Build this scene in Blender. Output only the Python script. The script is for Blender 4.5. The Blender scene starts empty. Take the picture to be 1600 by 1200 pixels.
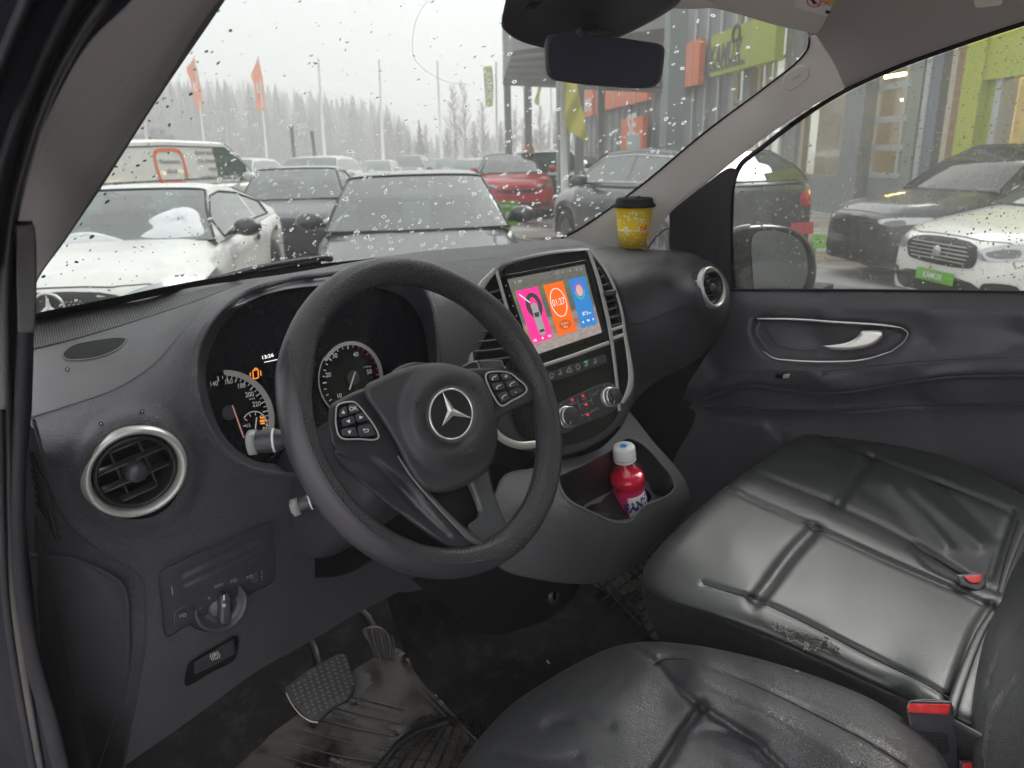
import bpy, bmesh, math, random
import numpy as np
from mathutils import Vector, Matrix
from mathutils.geometry import delaunay_2d_cdt
random.seed(7); RNG = np.random.RandomState(7)
SC = bpy.context.scene
COL = SC.collection
R = math.radians

# ---------------------------------------------------------------- camera (seen from the open driver's door)
FPX = 1150.0
PITCH, ROLL, YAW = R(17.4), R(1.4), R(48)
CAM = np.array([-.961, -.605, 1.60])
_f = np.array([math.sin(YAW)*math.cos(PITCH), math.cos(YAW)*math.cos(PITCH), -math.sin(PITCH)])
_r0 = np.array([math.cos(YAW), -math.sin(YAW), 0.]); _d0 = -np.cross(_r0, _f)
_r = math.cos(ROLL)*_r0 + math.sin(ROLL)*_d0
_d = -math.sin(ROLL)*_r0 + math.cos(ROLL)*_d0
cd = bpy.data.cameras.new('camera'); cam = bpy.data.objects.new('camera', cd); COL.objects.link(cam)
cam.matrix_world = Matrix(((_r[0], -_d[0], -_f[0], CAM[0]), (_r[1], -_d[1], -_f[1], CAM[1]), (_r[2], -_d[2], -_f[2], CAM[2]), (0, 0, 0, 1)))
cd.sensor_width = 36; cd.lens = FPX/1600*36
cd.clip_start = .02; cd.clip_end = 2000
cd.dof.use_dof = True; cd.dof.focus_distance = .98; cd.dof.aperture_fstop = 9.0
SC.camera = cam

# ---------------------------------------------------------------- world, sun, exposure (overcast winter day)
EXPOSURE = 1.46
W = bpy.data.worlds.new('World'); SC.world = W; W.use_nodes = True
nt = W.node_tree; nt.nodes.clear()
sky = nt.nodes.new('ShaderNodeTexSky'); sky.sky_type = 'NISHITA'; sky.sun_disc = False
SUN_EL, SUN_AZ = R(40), R(88)
sky.sun_elevation = SUN_EL; sky.sun_rotation = SUN_AZ; sky.air_density = 1.0; sky.dust_density = 8.0; sky.ozone_density = 1.0
hs = nt.nodes.new('ShaderNodeHueSaturation'); hs.inputs['Saturation'].default_value = .12
bg = nt.nodes.new('ShaderNodeBackground'); bg.inputs['Strength'].default_value = .143
wo = nt.nodes.new('ShaderNodeOutputWorld')
# cloud cover: the overcast deck evens the sky out
mixc = nt.nodes.new('ShaderNodeMix'); mixc.data_type = 'RGBA'; mixc.inputs[0].default_value = .75
mixc.inputs[7].default_value = (6.3, 6.4, 6.5, 1)
nt.links.new(sky.outputs[0], hs.inputs['Color']); nt.links.new(hs.outputs[0], mixc.inputs[6])
nt.links.new(mixc.outputs[2], bg.inputs['Color']); nt.links.new(bg.outputs[0], wo.inputs['Surface'])
sl = bpy.data.lights.new('sun', 'SUN'); sl.energy = 1.2; sl.angle = R(34); sl.color = (1, .97, .93)
so = bpy.data.objects.new('sun', sl); COL.objects.link(so)
_sd = Vector((math.sin(SUN_AZ)*math.cos(SUN_EL), math.cos(SUN_AZ)*math.cos(SUN_EL), math.sin(SUN_EL)))
so.rotation_euler = _sd.to_track_quat('Z', 'Y').to_euler()
SC.view_settings.view_transform = 'Standard'; SC.view_settings.look = 'None'
SC.view_settings.exposure = EXPOSURE; SC.view_settings.gamma = 1; SC.view_settings.use_curve_mapping = False
SC.render.engine = 'CYCLES'
cy = SC.cycles
cy.use_denoising = True
try: cy.denoiser = 'OPENIMAGEDENOISE'
except Exception: pass
cy.max_bounces = 10; cy.diffuse_bounces = 5; cy.glossy_bounces = 4; cy.transmission_bounces = 6; cy.transparent_max_bounces = 24
cy.caustics_reflective = False; cy.caustics_refractive = False; cy.sample_clamp_indirect = 6
cy.volume_bounces = 2

# ---------------------------------------------------------------- picking points in space
def ray(px, py):
    px = np.asarray(px, float); py = np.asarray(py, float)
    return _f + ((px-800)/FPX)[..., None]*_r + ((py-600)/FPX)[..., None]*_d
def at(px, py, ax, val):
    v = ray(px, py); i = 'xyz'.index(ax); return CAM + (val-CAM[i])/v[i]*v
def proj(P):
    q = np.asarray(P, float)-CAM; z = q@_f
    return 800+FPX*(q@_r)/z, 600+FPX*(q@_d)/z
def tps_u(r2): return np.where(r2 > 1e-12, .5*r2*np.log(np.maximum(r2, 1e-12)), 0)
class Surf:
    """a smooth surface through control points (px, py, axis, value)"""
    def __init__(s, ctrl):
        pts = []
        for c in ctrl:
            ax = c[2]; v = ray(c[0], c[1])
            t = c[3] if ax == 't' else (c[3]-CAM['xyz'.index(ax)])/v['xyz'.index(ax)]
            pts.append((c[0]/100, c[1]/100, 1/t))
        s.fit(np.array(pts))
    @classmethod
    def plane(cls, p0, n):
        n = np.array(n, float); n /= np.linalg.norm(n); o = cls.__new__(cls)
        pts = []
        for px, py in ((300, 300), (1300, 400), (700, 1000)):
            v = ray(px, py); t = ((np.array(p0)-CAM)@n)/(v@n); pts.append((px/100, py/100, 1/t))
        o.fit(np.array(pts)); o.n = n; return o
    def fit(s, A):
        s.c = A[:, :2]; n = len(A)
        d2 = ((s.c[:, None]-s.c[None])**2).sum(2); K = tps_u(d2) + np.eye(n)*1e-4*(n > 3)
        P = np.c_[np.ones(n), s.c]; M = np.zeros((n+3, n+3)); M[:n, :n] = K; M[:n, n:] = P; M[n:, :n] = P.T
        if n <= 3:
            s.w = np.zeros(n); s.a = np.linalg.solve(P, A[:, 2])
        else:
            x = np.linalg.solve(M, np.r_[A[:, 2], np.zeros(3)]); s.w = x[:n]; s.a = x[n:]
    def pts(s, px, py, lift=0.0):
        px = np.asarray(px, float); py = np.asarray(py, float); q = np.stack([px, py], -1)/100
        it = s.a[0]+q@s.a[1:]
        if np.any(s.w): it = it + tps_u(((q[..., None, :]-s.c)**2).sum(-1))@s.w
        v = ray(px, py); t = 1/it - np.asarray(lift)/np.linalg.norm(v, axis=-1)
        return CAM + t[..., None]*v
    def p(s, px, py, lift=0.0): return s.pts(px, py, lift)
def cat(pts, closed=True, n=8):
    """Catmull-Rom through pts; a point given with a third value 1 is a sharp corner"""
    P = [np.array(p[:2], float) for p in pts]; C = [len(p) > 2 and p[2] == 1 for p in pts]
    m = len(P); out = []
    for i in range(m if closed else m-1):
        p1, p2 = P[i], P[(i+1) % m]
        p0 = P[i-1] if (closed or i > 0) else 2*p1-p2
        p3 = P[(i+2) % m] if (closed or i+2 < m) else 2*p2-p1
        if C[i]: p0 = 2*p1-p2
        if C[(i+1) % m]: p3 = 2*p2-p1
        d01 = max(np.linalg.norm(p1-p0), 1e-6)**.5; d12 = max(np.linalg.norm(p2-p1), 1e-6)**.5; d23 = max(np.linalg.norm(p3-p2), 1e-6)**.5
        m1 = (p1-p0)/d01-(p2-p0)/(d01+d12)+(p2-p1)/d12; m2 = (p2-p1)/d12-(p3-p1)/(d12+d23)+(p3-p2)/d23
        m1 = m1*d12; m2 = m2*d12
        for k in range(n):
            t = k/n; out.append((2*t**3-3*t*t+1)*p1+(t**3-2*t*t+t)*m1+(-2*t**3+3*t*t)*p2+(t**3-t*t)*m2)
    if not closed: out.append(P[-1])
    return np.array(out)
def cat3(pts, closed=False, n=8):
    P = [np.array(p, float) for p in pts]; m = len(P); out = []
    for i in range(m if closed else m-1):
        p1, p2 = P[i], P[(i+1) % m]
        p0 = P[i-1] if (closed or i > 0) else 2*p1-p2
        p3 = P[(i+2) % m] if (closed or i+2 < m) else 2*p2-p1
        for k in range(n):
            t = k/n; out.append(.5*((2*p1)+(-p0+p2)*t+(2*p0-5*p1+4*p2-p3)*t*t+(-p0+3*p1-3*p2+p3)*t**3))
    if not closed: out.append(P[-1])
    return np.array(out)
def resample(P, step, closed=True):
    Q = np.vstack([P, P[:1]]) if closed else P
    d = np.r_[0, np.cumsum(np.linalg.norm(np.diff(Q, axis=0), axis=1))]
    n = max(3, int(round(d[-1]/step))); s = np.linspace(0, d[-1], n+1)
    if closed: s = s[:-1]
    return np.stack([np.interp(s, d, Q[:, k]) for k in range(Q.shape[1])], 1)
def dist_line(px, py, L):
    q = np.stack([px, py], -1); best = np.full(px.shape, 1e9)
    for a, b in zip(L[:-1], L[1:]):
        ab = b-a; l2 = max(ab@ab, 1e-9); t = np.clip(((q-a)@ab)/l2, 0, 1)
        best = np.minimum(best, ((q-(a+t[..., None]*ab))**2).sum(-1))
    return np.sqrt(best)
def inside(px, py, poly):
    r = np.zeros(px.shape, bool); n = len(poly)
    for i in range(n):
        x1, y1 = poly[i]; x2, y2 = poly[i-1]
        c = (y1 > py) != (y2 > py)
        with np.errstate(divide='ignore', invalid='ignore'): xi = (x2-x1)*(py-y1)/(y2-y1+1e-12)+x1
        r ^= c & (px < xi)
    return r
def sstep(x, a, b):
    t = np.clip((x-a)/(b-a), 0, 1); return t*t*(3-2*t)
def groove(line, w, depth, closed=False, n=8):
    L = cat(line, closed, n); L = np.vstack([L, L[:1]]) if closed else L
    return lambda x, y: -depth*np.exp(-(dist_line(x, y, L)/w)**2)
def terrace(poly, w, h, n=8):
    """raises the inside of a closed outline by h over a soft edge w"""
    L = cat(poly, True, n); LL = np.vstack([L, L[:1]])
    def f(x, y):
        d = dist_line(x, y, LL); d = np.where(inside(x, y, L), d, -d); return h*sstep(d, -w/2, w/2)
    return f
def blob(cx, cy, rx, ry, h, ang=0):
    c, s_ = math.cos(R(ang)), math.sin(R(ang))
    def f(x, y):
        dx, dy = x-cx, y-cy; u = (dx*c+dy*s_)/rx; v = (-dx*s_+dy*c)/ry; return h*np.exp(-(u*u+v*v))
    return f
def summed(*fs): return lambda x, y: sum(f(x, y) for f in fs)

# ---------------------------------------------------------------- objects
def tag(o, label=None, cat_=None, group=None, kind=None):
    if label: o['label'] = label
    if cat_: o['category'] = cat_
    if group: o['group'] = group
    if kind: o['kind'] = kind
    return o
def empty(name, loc, label, cat_, group=None):
    o = bpy.data.objects.new(name, None); o.empty_display_size = .05; COL.objects.link(o); o.location = Vector(loc)
    return tag(o, label, cat_, group)
def mesh_obj(name, V, F, mat, parent=None, smooth=True, mats=None, midx=None):
    me = bpy.data.meshes.new(name); me.from_pydata([tuple(map(float, v)) for v in V], [], [tuple(int(i) for i in f) for f in F])
    for m in (mats or [mat]): me.materials.append(m)
    if smooth: me.polygons.foreach_set('use_smooth', [True]*len(me.polygons))
    if midx is not None: me.polygons.foreach_set('material_index', midx)
    me.update()
    o = bpy.data.objects.new(name, me); COL.objects.link(o)
    if parent is not None:
        o.parent = parent; o.matrix_parent_inverse = inv_world(parent)
    return o
def world_mat(o):
    M = Matrix.LocRotScale(o.location, o.rotation_euler, o.scale)
    return M if o.parent is None else world_mat(o.parent) @ o.matrix_parent_inverse @ M
def inv_world(o): return world_mat(o).inverted()
class MB:
    """collects shapes into one mesh"""
    def __init__(s): s.V = []; s.F = []; s.M = []
    def add(s, V, F, m=0):
        b = len(s.V); s.V.extend([tuple(v) for v in V]); s.F.extend([tuple(i+b for i in f) for f in F]); s.M.extend([m]*len(F)); return s
    def box(s, c, size, axes=None, m=0):
        A = np.eye(3) if axes is None else np.array(axes, float); c = np.array(c, float); h = np.array(size)/2
        V = [c+sx*h[0]*A[0]+sy*h[1]*A[1]+sz*h[2]*A[2] for sx in (-1, 1) for sy in (-1, 1) for sz in (-1, 1)]
        return s.add(V, [(0, 1, 3, 2), (4, 6, 7, 5), (0, 4, 5, 1), (2, 3, 7, 6), (0, 2, 6, 4), (1, 5, 7, 3)], m)
    def build(s, name, mat, parent=None, smooth=False, bevel=0):
        o = mesh_obj(name, s.V, s.F, None, parent, smooth, mats=mat if isinstance(mat, list) else [mat], midx=s.M)
        if bevel:
            b = o.modifiers.new('bevel', 'BEVEL'); b.width = bevel; b.segments = 2; b.limit_method = 'ANGLE'; b.angle_limit = R(40)
            for p in o.data.polygons: p.use_smooth = True
        return o
def grid_faces(nu, nv, cu=False, cv=False):
    F = []
    for i in range(nu if cu else nu-1):
        for j in range(nv if cv else nv-1):
            a, b = i, (i+1) % nu; c, d_ = j, (j+1) % nv
            F.append((a*nv+c, b*nv+c, b*nv+d_, a*nv+d_))
    return F
def tube_geo(P, rad, closed=False, n=10, flat=1.0, up=None, cap=True):
    P = np.array(P, float); m = len(P); rad = np.full(m, rad) if np.isscalar(rad) else np.array(rad, float)
    T = np.zeros_like(P)
    for i in range(m):
        a = P[(i-1) % m] if (closed or i > 0) else P[i]; b = P[(i+1) % m] if (closed or i < m-1) else P[i]
        T[i] = (b-a)/max(np.linalg.norm(b-a), 1e-9)
    N = np.array(up, float) if up is not None else (np.array([0, 0, 1.]) if abs(T[0][2]) < .9 else np.array([1., 0, 0]))
    V = []
    for i in range(m):
        N = N-(N@T[i])*T[i]; N /= max(np.linalg.norm(N), 1e-9); B = np.cross(T[i], N)
        for k in range(n):
            a = 2*math.pi*k/n; V.append(P[i]+rad[i]*(math.cos(a)*B+flat*math.sin(a)*N))
    F = grid_faces(m, n, closed, True)
    if not closed and cap: F += [tuple(range(n))[::-1], tuple((m-1)*n+k for k in range(n))]
    return V, F
def tube(name, P, rad, mat, parent=None, **k):
    V, F = tube_geo(P, rad, **k); return mesh_obj(name, V, F, mat, parent)
def sheet_geo(outline, S, lift=0., thick=.004, step=7, holes=(), disp=None, roll=None, rings=None):
    O = resample(np.array(outline, float)[:, :2], step*.8)
    H = [resample(np.array(h, float)[:, :2], step*.8) for h in holes]
    x0, y0 = O.min(0); x1, y1 = O.max(0)
    gx, gy = np.meshgrid(np.arange(x0+step*.5, x1, step), np.arange(y0+step*.5, y1, step*.87))
    gx = gx + (np.arange(gx.shape[0]) % 2)[:, None]*step*.5
    g = np.stack([gx.ravel(), gy.ravel()], 1)
    OL = np.vstack([O, O[:1]]); dm = dist_line(g[:, 0], g[:, 1], OL); ok = inside(g[:, 0], g[:, 1], O) & (dm > step*.45)
    for h in H:
        hl = np.vstack([h, h[:1]]); ok &= ~inside(g[:, 0], g[:, 1], h) & (dist_line(g[:, 0], g[:, 1], hl) > step*.45)
    g = g[ok]
    if roll:
        ext = []
        for q in (.12, .3, .55, .8, 1.0):
            w = roll[0]*q
            for L in [O]:
                T = np.roll(L, -1, 0)-np.roll(L, 1, 0); T /= np.maximum(np.linalg.norm(T, axis=1), 1e-9)[:, None]
                for sg in (1, -1):
                    N = np.stack([-T[:, 1], T[:, 0]], 1)*sg; Q = L+N*w
                    dd = dist_line(Q[:, 0], Q[:, 1], OL); Q = Q[inside(Q[:, 0], Q[:, 1], O) & (np.abs(dd-w) < w*.1+.01)]
                    ext.append(Q)
        E_ = np.vstack(ext)
        if len(E_):
            keep = dist_line(g[:, 0], g[:, 1], OL) > roll[0]; g = np.vstack([g[keep], E_])
    allv = [O]+H+[g]; V2 = np.vstack(allv); edges = []; b = 0
    for L in [O]+H:
        n = len(L); edges += [(b+i, b+(i+1) % n) for i in range(n)]; b += n
    v, e, f, *_ = delaunay_2d_cdt([Vector((float(a), float(c))) for a, c in V2], edges, [], 0, 1e-4)
    v = np.array([(a[0], a[1]) for a in v]); f = np.array([t for t in f if len(t) == 3])
    cen = v[f].mean(1); ok = inside(cen[:, 0], cen[:, 1], O)
    for h in H: ok &= ~inside(cen[:, 0], cen[:, 1], h)
    f = f[ok]
    area = np.cross(v[f[:, 1]]-v[f[:, 0]], v[f[:, 2]]-v[f[:, 0]]); f = f[np.abs(area) > 1e-6]; area = area[np.abs(area) > 1e-6]
    f = np.where((area > 0)[:, None], f[:, ::-1], f)
    L_ = np.full(len(v), float(lift))
    if disp is not None: L_ = L_+disp(v[:, 0], v[:, 1])
    if roll:
        dd = dist_line(v[:, 0], v[:, 1], OL); u = np.clip(1-dd/roll[0], 0, 1); L_ = L_-roll[1]*(1-np.sqrt(np.maximum(1-u*u, 0)))
    P = S.pts(v[:, 0], v[:, 1], L_)
    F = [tuple(t) for t in f]
    if thick:
        D = P-CAM; D /= np.linalg.norm(D, axis=1)[:, None]; n = len(P); B = P+D*thick
        cnt = {}
        for t in F:
            for a, c in ((t[0], t[1]), (t[1], t[2]), (t[2], t[0])):
                cnt[(a, c)] = 1
        walls = [(c, a, a+n, c+n) for (a, c) in cnt if (c, a) not in cnt]
        back = [(t[0]+n, t[2]+n, t[1]+n) for t in F]
        P = np.vstack([P, B]); F = F+back+walls
        return P, F, len(f)
    return P, F, len(f)
def sheet(name, outline, S, mat, parent=None, **k):
    P, F, nf = sheet_geo(outline, S, **k)
    o = mesh_obj(name, P, F, mat, parent)
    th = k.get('thick', .004)
    if th and len(F) > nf:
        # keep the rim crisp
        me = o.data; sm = [True]*len(me.polygons)
        for i in range(nf, len(F)): sm[i] = False
        me.polygons.foreach_set('use_smooth', sm)
        att = me.attributes.new('sharp_edge', 'BOOLEAN', 'EDGE'); n2 = len(P)//2
        rim = set()
        for fc in F[2*nf:]: rim.add((min(fc[0], fc[1]), max(fc[0], fc[1])))
        vals = [(min(e.vertices), max(e.vertices)) in rim for e in me.edges]; att.data.foreach_set('value', vals)
    return o
def strip(name, line, S, w, mat, parent=None, lift=.001, thick=.003, closed=False, taper=None, n=10, rise=0.0):
    """a raised moulding of width w (pixels of the picking grid) along a line on a surface"""
    L = cat(line, closed, n); m = len(L); T = np.gradient(L, axis=0) if not closed else np.roll(L, -1, 0)-np.roll(L, 1, 0)
    T /= np.maximum(np.linalg.norm(T, axis=1), 1e-9)[:, None]; N = np.stack([-T[:, 1], T[:, 0]], 1)
    ww = np.full(m, w/2.) if np.isscalar(w) else np.interp(np.linspace(0, 1, m), np.linspace(0, 1, len(w)), np.array(w)/2.)
    rows = []
    for o_, l_ in ((-1, lift-thick), (-1, lift), (-.55, lift+rise*.75), (0, lift+rise), (.55, lift+rise*.75), (1, lift), (1, lift-thick)):
        Q = L+N*(ww*o_)[:, None]; rows.append(S.pts(Q[:, 0], Q[:, 1], l_))
    V = np.array(rows).transpose(1, 0, 2).reshape(-1, 3); F = grid_faces(m, 7, closed, False)
    F += [tuple(reversed(f)) for f in []]
    o = mesh_obj(name, V, [tuple(reversed(f)) for f in F], mat, parent)
    return o
def ell(cx, cy, rx, ry, ang=0, n=40, a0=0, a1=360):
    t = np.radians(np.linspace(a0, a1, n, endpoint=(a1-a0) < 360)); c, s_ = math.cos(R(ang)), math.sin(R(ang))
    x = rx*np.cos(t); y = ry*np.sin(t); return np.stack([cx+c*x-s_*y, cy+s_*x+c*y], 1)
def text_geo(txt, res=3, bold=0.0, spacing=1.0, extrude=0.0):
    cu = bpy.data.curves.new('t', 'FONT'); cu.body = txt; cu.size = 1; cu.resolution_u = res; cu.align_x = 'CENTER'; cu.align_y = 'CENTER'; cu.offset = bold; cu.space_character = spacing; cu.extrude = extrude
    ob = bpy.data.objects.new('t', cu); me = ob.to_mesh()
    V = np.array([v.co[:] for v in me.vertices]); F = [tuple(p.vertices) for p in me.polygons]
    ob.to_mesh_clear(); bpy.data.objects.remove(ob); bpy.data.curves.remove(cu)
    return V, F
def lettering(name, txt, S, c, xv, yv, mat, parent, lift=.0012, bold=0.0, spacing=1.0):
    """flat letters lying on a surface: centre c, letter-x vector xv and letter-up vector yv in picking units"""
    V, F = text_geo(txt, bold=bold, spacing=spacing)
    q = np.array(c)+V[:, :1]*np.array(xv)+V[:, 1:2]*np.array(yv)
    return mesh_obj(name, S.pts(q[:, 0], q[:, 1], lift), F, mat, parent, smooth=False)
class Frame:
    def __init__(s, o, z, up=(0, 0, 1)):
        s.o = np.array(o, float); s.z = np.array(z, float)/np.linalg.norm(z); s.x = np.cross(up, s.z); s.x /= np.linalg.norm(s.x); s.y = np.cross(s.z, s.x)
    def w(s, P):
        P = np.atleast_2d(np.array(P, float)); return s.o+P[:, :1]*s.x+P[:, 1:2]*s.y+P[:, 2:3]*s.z
    def uv(s, px, py, h=0.):
        v = ray(px, py); p0 = s.o+h*s.z; t = ((p0-CAM)@s.z)/(v@s.z); q = CAM+t[..., None]*v-s.o if np.ndim(t) else CAM+t*v-s.o
        return np.stack([q@s.x, q@s.y], -1)
def lathe_geo(prof, fr, n=40, a0=0, a1=360, sx=1., sy=1.):
    full = (a1-a0) >= 360; m = n if full else n+1; V = []
    for i in range(m):
        a = R(a0+(a1-a0)*i/n)
        for r_, h in prof: V.append((r_*math.cos(a)*sx, r_*math.sin(a)*sy, h))
    return fr.w(V), grid_faces(m, len(prof), full, False)
def lathe(name, prof, fr, mat, parent=None, **k):
    V, F = lathe_geo(prof, fr, **k); return mesh_obj(name, V, F, mat, parent)
def prism_geo(pts2, h0, h1, fr, bev=0.0, dome=0.0):
    """an outline in a frame raised from h0 to h1, its front edge rounded by bev and its middle domed"""
    P = np.array(pts2, float)[:, :2]; n = len(P)
    a = .5*np.sum(P[:, 0]*np.roll(P[:, 1], -1)-np.roll(P[:, 0], -1)*P[:, 1])
    if a < 0: P = P[::-1]
    T = np.roll(P, -1, 0)-np.roll(P, 1, 0); T /= np.maximum(np.linalg.norm(T, axis=1), 1e-9)[:, None]; N = np.stack([-T[:, 1], T[:, 0]], 1)
    rings = [(0, h0)]
    if bev:
        for k in range(4): q = math.pi/2*k/3; rings.append((bev*(1-math.cos(q)), h1-bev+bev*math.sin(q)))
    else: rings.append((0, h1))
    V = []
    for off, h in rings: V += [(x, y, h) for x, y in P+N*off]
    F = []
    for k in range(len(rings)-1):
        for i in range(n): j = (i+1) % n; F.append((k*n+i, k*n+j, (k+1)*n+j, (k+1)*n+i))
    b = (len(rings)-1)*n
    if dome:
        c = P.mean(0); top = P+N*rings[-1][0]; prev = b
        for q in (.8, .6, .4, .2):
            s0 = len(V); V += [(x, y, h1+dome*(1-q*q)) for x, y in c+(top-c)*q]
            for i in range(n): j = (i+1) % n; F.append((prev+i, prev+j, s0+j, s0+i))
            prev = s0
        V.append((c[0], c[1], h1+dome)); F += [(prev+i, prev+(i+1) % n, len(V)-1) for i in range(n)]
    else: F.append(tuple(b+i for i in range(n)))
    F.append(tuple(range(n))[::-1])
    return fr.w(V), F
def prism(name, pts2, h0, h1, fr, mat, parent=None, bev=0.0, dome=0.0, smooth=True):
    V, F = prism_geo(pts2, h0, h1, fr, bev, dome); o = mesh_obj(name, V, F, mat, parent, smooth)
    if smooth and not dome and not bev:
        for p in o.data.polygons: p.use_smooth = False
    return o
def loft(name, rows, mat, parent=None, n=10, m=10, closed_u=False, smooth=True):
    A = np.array([cat3(r_, False, n) for r_ in rows]); k = A.shape[1]
    B = np.array([cat3(A[:, j], closed_u, m) for j in range(k)]).transpose(1, 0, 2)
    return mesh_obj(name, B.reshape(-1, 3), grid_faces(B.shape[0], k, closed_u, False), mat, parent, smooth)

# ---------------------------------------------------------------- materials
def newmat(name):
    m = bpy.data.materials.new(name); m.use_nodes = True; n = m.node_tree; b = n.nodes['Principled BSDF']; return m, n, b
def N_(n, typ, **k):
    x = n.nodes.new(typ)
    for a, v in k.items(): setattr(x, a, v)
    return x
def coords(n, scale=None):
    tc = N_(n, 'ShaderNodeTexCoord'); mp = N_(n, 'ShaderNodeMapping'); n.links.new(tc.outputs['Object'], mp.inputs['Vector'])
    if scale is not None: mp.inputs['Scale'].default_value = scale
    return mp.outputs[0]
def plain(name, col, rough=.5, metal=0., spec=.5, coat=0., emit=None, es=1., bump=None, var=0.0, dirt=None):
    m, n, b = newmat(name)
    b.inputs['Base Color'].default_value = (*col, 1); b.inputs['Roughness'].default_value = rough; b.inputs['Metallic'].default_value = metal
    b.inputs['Specular IOR Level'].default_value = spec; b.inputs['Coat Weight'].default_value = coat; b.inputs['Coat Roughness'].default_value = .05
    if emit: b.inputs['Emission Color'].default_value = (*emit, 1); b.inputs['Emission Strength'].default_value = es
    v = coords(n) if (bump or var or dirt) else None
    if bump:
        kind, sc, st, dist = bump
        if kind == 'vor':
            t = N_(n, 'ShaderNodeTexVoronoi', feature='DISTANCE_TO_EDGE'); t.inputs['Scale'].default_value = sc; src = t.outputs['Distance']
            wv = N_(n, 'ShaderNodeTexNoise'); wv.inputs['Scale'].default_value = sc*.5; n.links.new(v, wv.inputs['Vector'])
            mx = N_(n, 'ShaderNodeMix', data_type='VECTOR'); mx.inputs[0].default_value = 1.2/sc; n.links.new(v, mx.inputs[4]); n.links.new(wv.outputs['Color'], mx.inputs[5]); n.links.new(mx.outputs[1], t.inputs['Vector'])
            cr = N_(n, 'ShaderNodeMapRange'); cr.inputs[2].default_value = .22; n.links.new(src, cr.inputs[0]); src = cr.outputs[0]
        else:
            t = N_(n, 'ShaderNodeTexNoise'); t.inputs['Scale'].default_value = sc; t.inputs['Detail'].default_value = 3; src = t.outputs[0]; n.links.new(v, t.inputs['Vector'])
        bp = N_(n, 'ShaderNodeBump'); bp.inputs['Strength'].default_value = st; bp.inputs['Distance'].default_value = dist
        n.links.new(src, bp.inputs['Height']); n.links.new(bp.outputs[0], b.inputs['Normal'])
    if var or dirt:
        t = N_(n, 'ShaderNodeTexNoise'); t.inputs['Scale'].default_value = 9; t.inputs['Detail'].default_value = 6; t.inputs['Roughness'].default_value = .65; n.links.new(v, t.inputs['Vector'])
        mr = N_(n, 'ShaderNodeMapRange'); mr.inputs[1].default_value = .3; mr.inputs[2].default_value = .7
        n.links.new(t.outputs[0], mr.inputs[0])
        if var:
            mr.inputs[3].default_value = max(rough-var, 0); mr.inputs[4].default_value = min(rough+var, 1); n.links.new(mr.outputs[0], b.inputs['Roughness'])
        if dirt:
            dc, amt, sc = dirt
            t2 = N_(n, 'ShaderNodeTexNoise'); t2.inputs['Scale'].default_value = sc; t2.inputs['Detail'].default_value = 8; t2.inputs['Roughness'].default_value = .7; n.links.new(v, t2.inputs['Vector'])
            m2 = N_(n, 'ShaderNodeMapRange'); m2.inputs[1].default_value = .48; m2.inputs[2].default_value = .72; m2.inputs[4].default_value = amt; n.links.new(t2.outputs[0], m2.inputs[0])
            mx = N_(n, 'ShaderNodeMix', data_type='RGBA'); n.links.new(m2.outputs[0], mx.inputs[0]); mx.inputs[6].default_value = (*col, 1); mx.inputs[7].default_value = (*dc, 1); n.links.new(mx.outputs[2], b.inputs['Base Color'])
    return m
def rgb(h): 
    c = [int(h[i:i+2], 16)/255 for i in (0, 2, 4)]; return tuple(x/12.92 if x <= .04045 else ((x+.055)/1.055)**2.4 for x in c)
DUST = (.16, .15, .14)
M = {}
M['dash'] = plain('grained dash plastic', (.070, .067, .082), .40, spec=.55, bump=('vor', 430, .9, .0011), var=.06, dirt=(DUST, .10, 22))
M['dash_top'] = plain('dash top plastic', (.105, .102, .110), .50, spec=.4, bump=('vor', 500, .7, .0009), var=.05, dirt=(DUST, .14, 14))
M['smooth_dark'] = plain('smooth dark plastic', (.042, .041, .051), .34, spec=.5, bump=('noi', 900, .12, .0005), var=.07, dirt=(DUST, .08, 30))
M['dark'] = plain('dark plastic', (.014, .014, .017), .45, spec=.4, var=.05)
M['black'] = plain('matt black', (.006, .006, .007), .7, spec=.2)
M['gloss'] = plain('piano black', (.006, .006, .009), .12, spec=.28, dirt=((.03, .03, .03), .2, 60))
M['rubber'] = plain('seal rubber', (.010, .010, .014), .75, spec=.15, bump=('noi', 400, .2, .001), var=.1)
M['silver'] = plain('satin silver trim', (.50, .50, .48), .34, metal=.45, spec=.6, var=.05)
M['chrome'] = plain('polished trim', (.80, .80, .78), .24, metal=.7)
M['white'] = plain('white marking', (.75, .75, .73), .5)
M['grey_mark'] = plain('grey marking', (.34, .34, .34), .5)
M['leather'] = plain('grained black leather', (.026, .027, .028), .40, spec=.5, bump=('vor', 330, .55, .0011), var=.07, dirt=((.09, .09, .085), .10, 40))
M['leather_fine'] = plain('fine worn leather', (.030, .032, .031), .38, spec=.5, bump=('vor', 520, .35, .0007), var=.08, dirt=((.1, .1, .09), .16, 30))
M['rim'] = plain('wheel rim leather', (.020, .020, .021), .40, spec=.5, bump=('vor', 700, .3, .0006), var=.05)
M['headliner'] = plain('beige grey trim', (.36, .335, .31), .75, spec=.2, bump=('noi', 1200, .15, .0005))
M['red'] = plain('red button plastic', (.72, .03, .03), .35, dirt=((.8, .3, .3), .3, 80))
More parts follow.
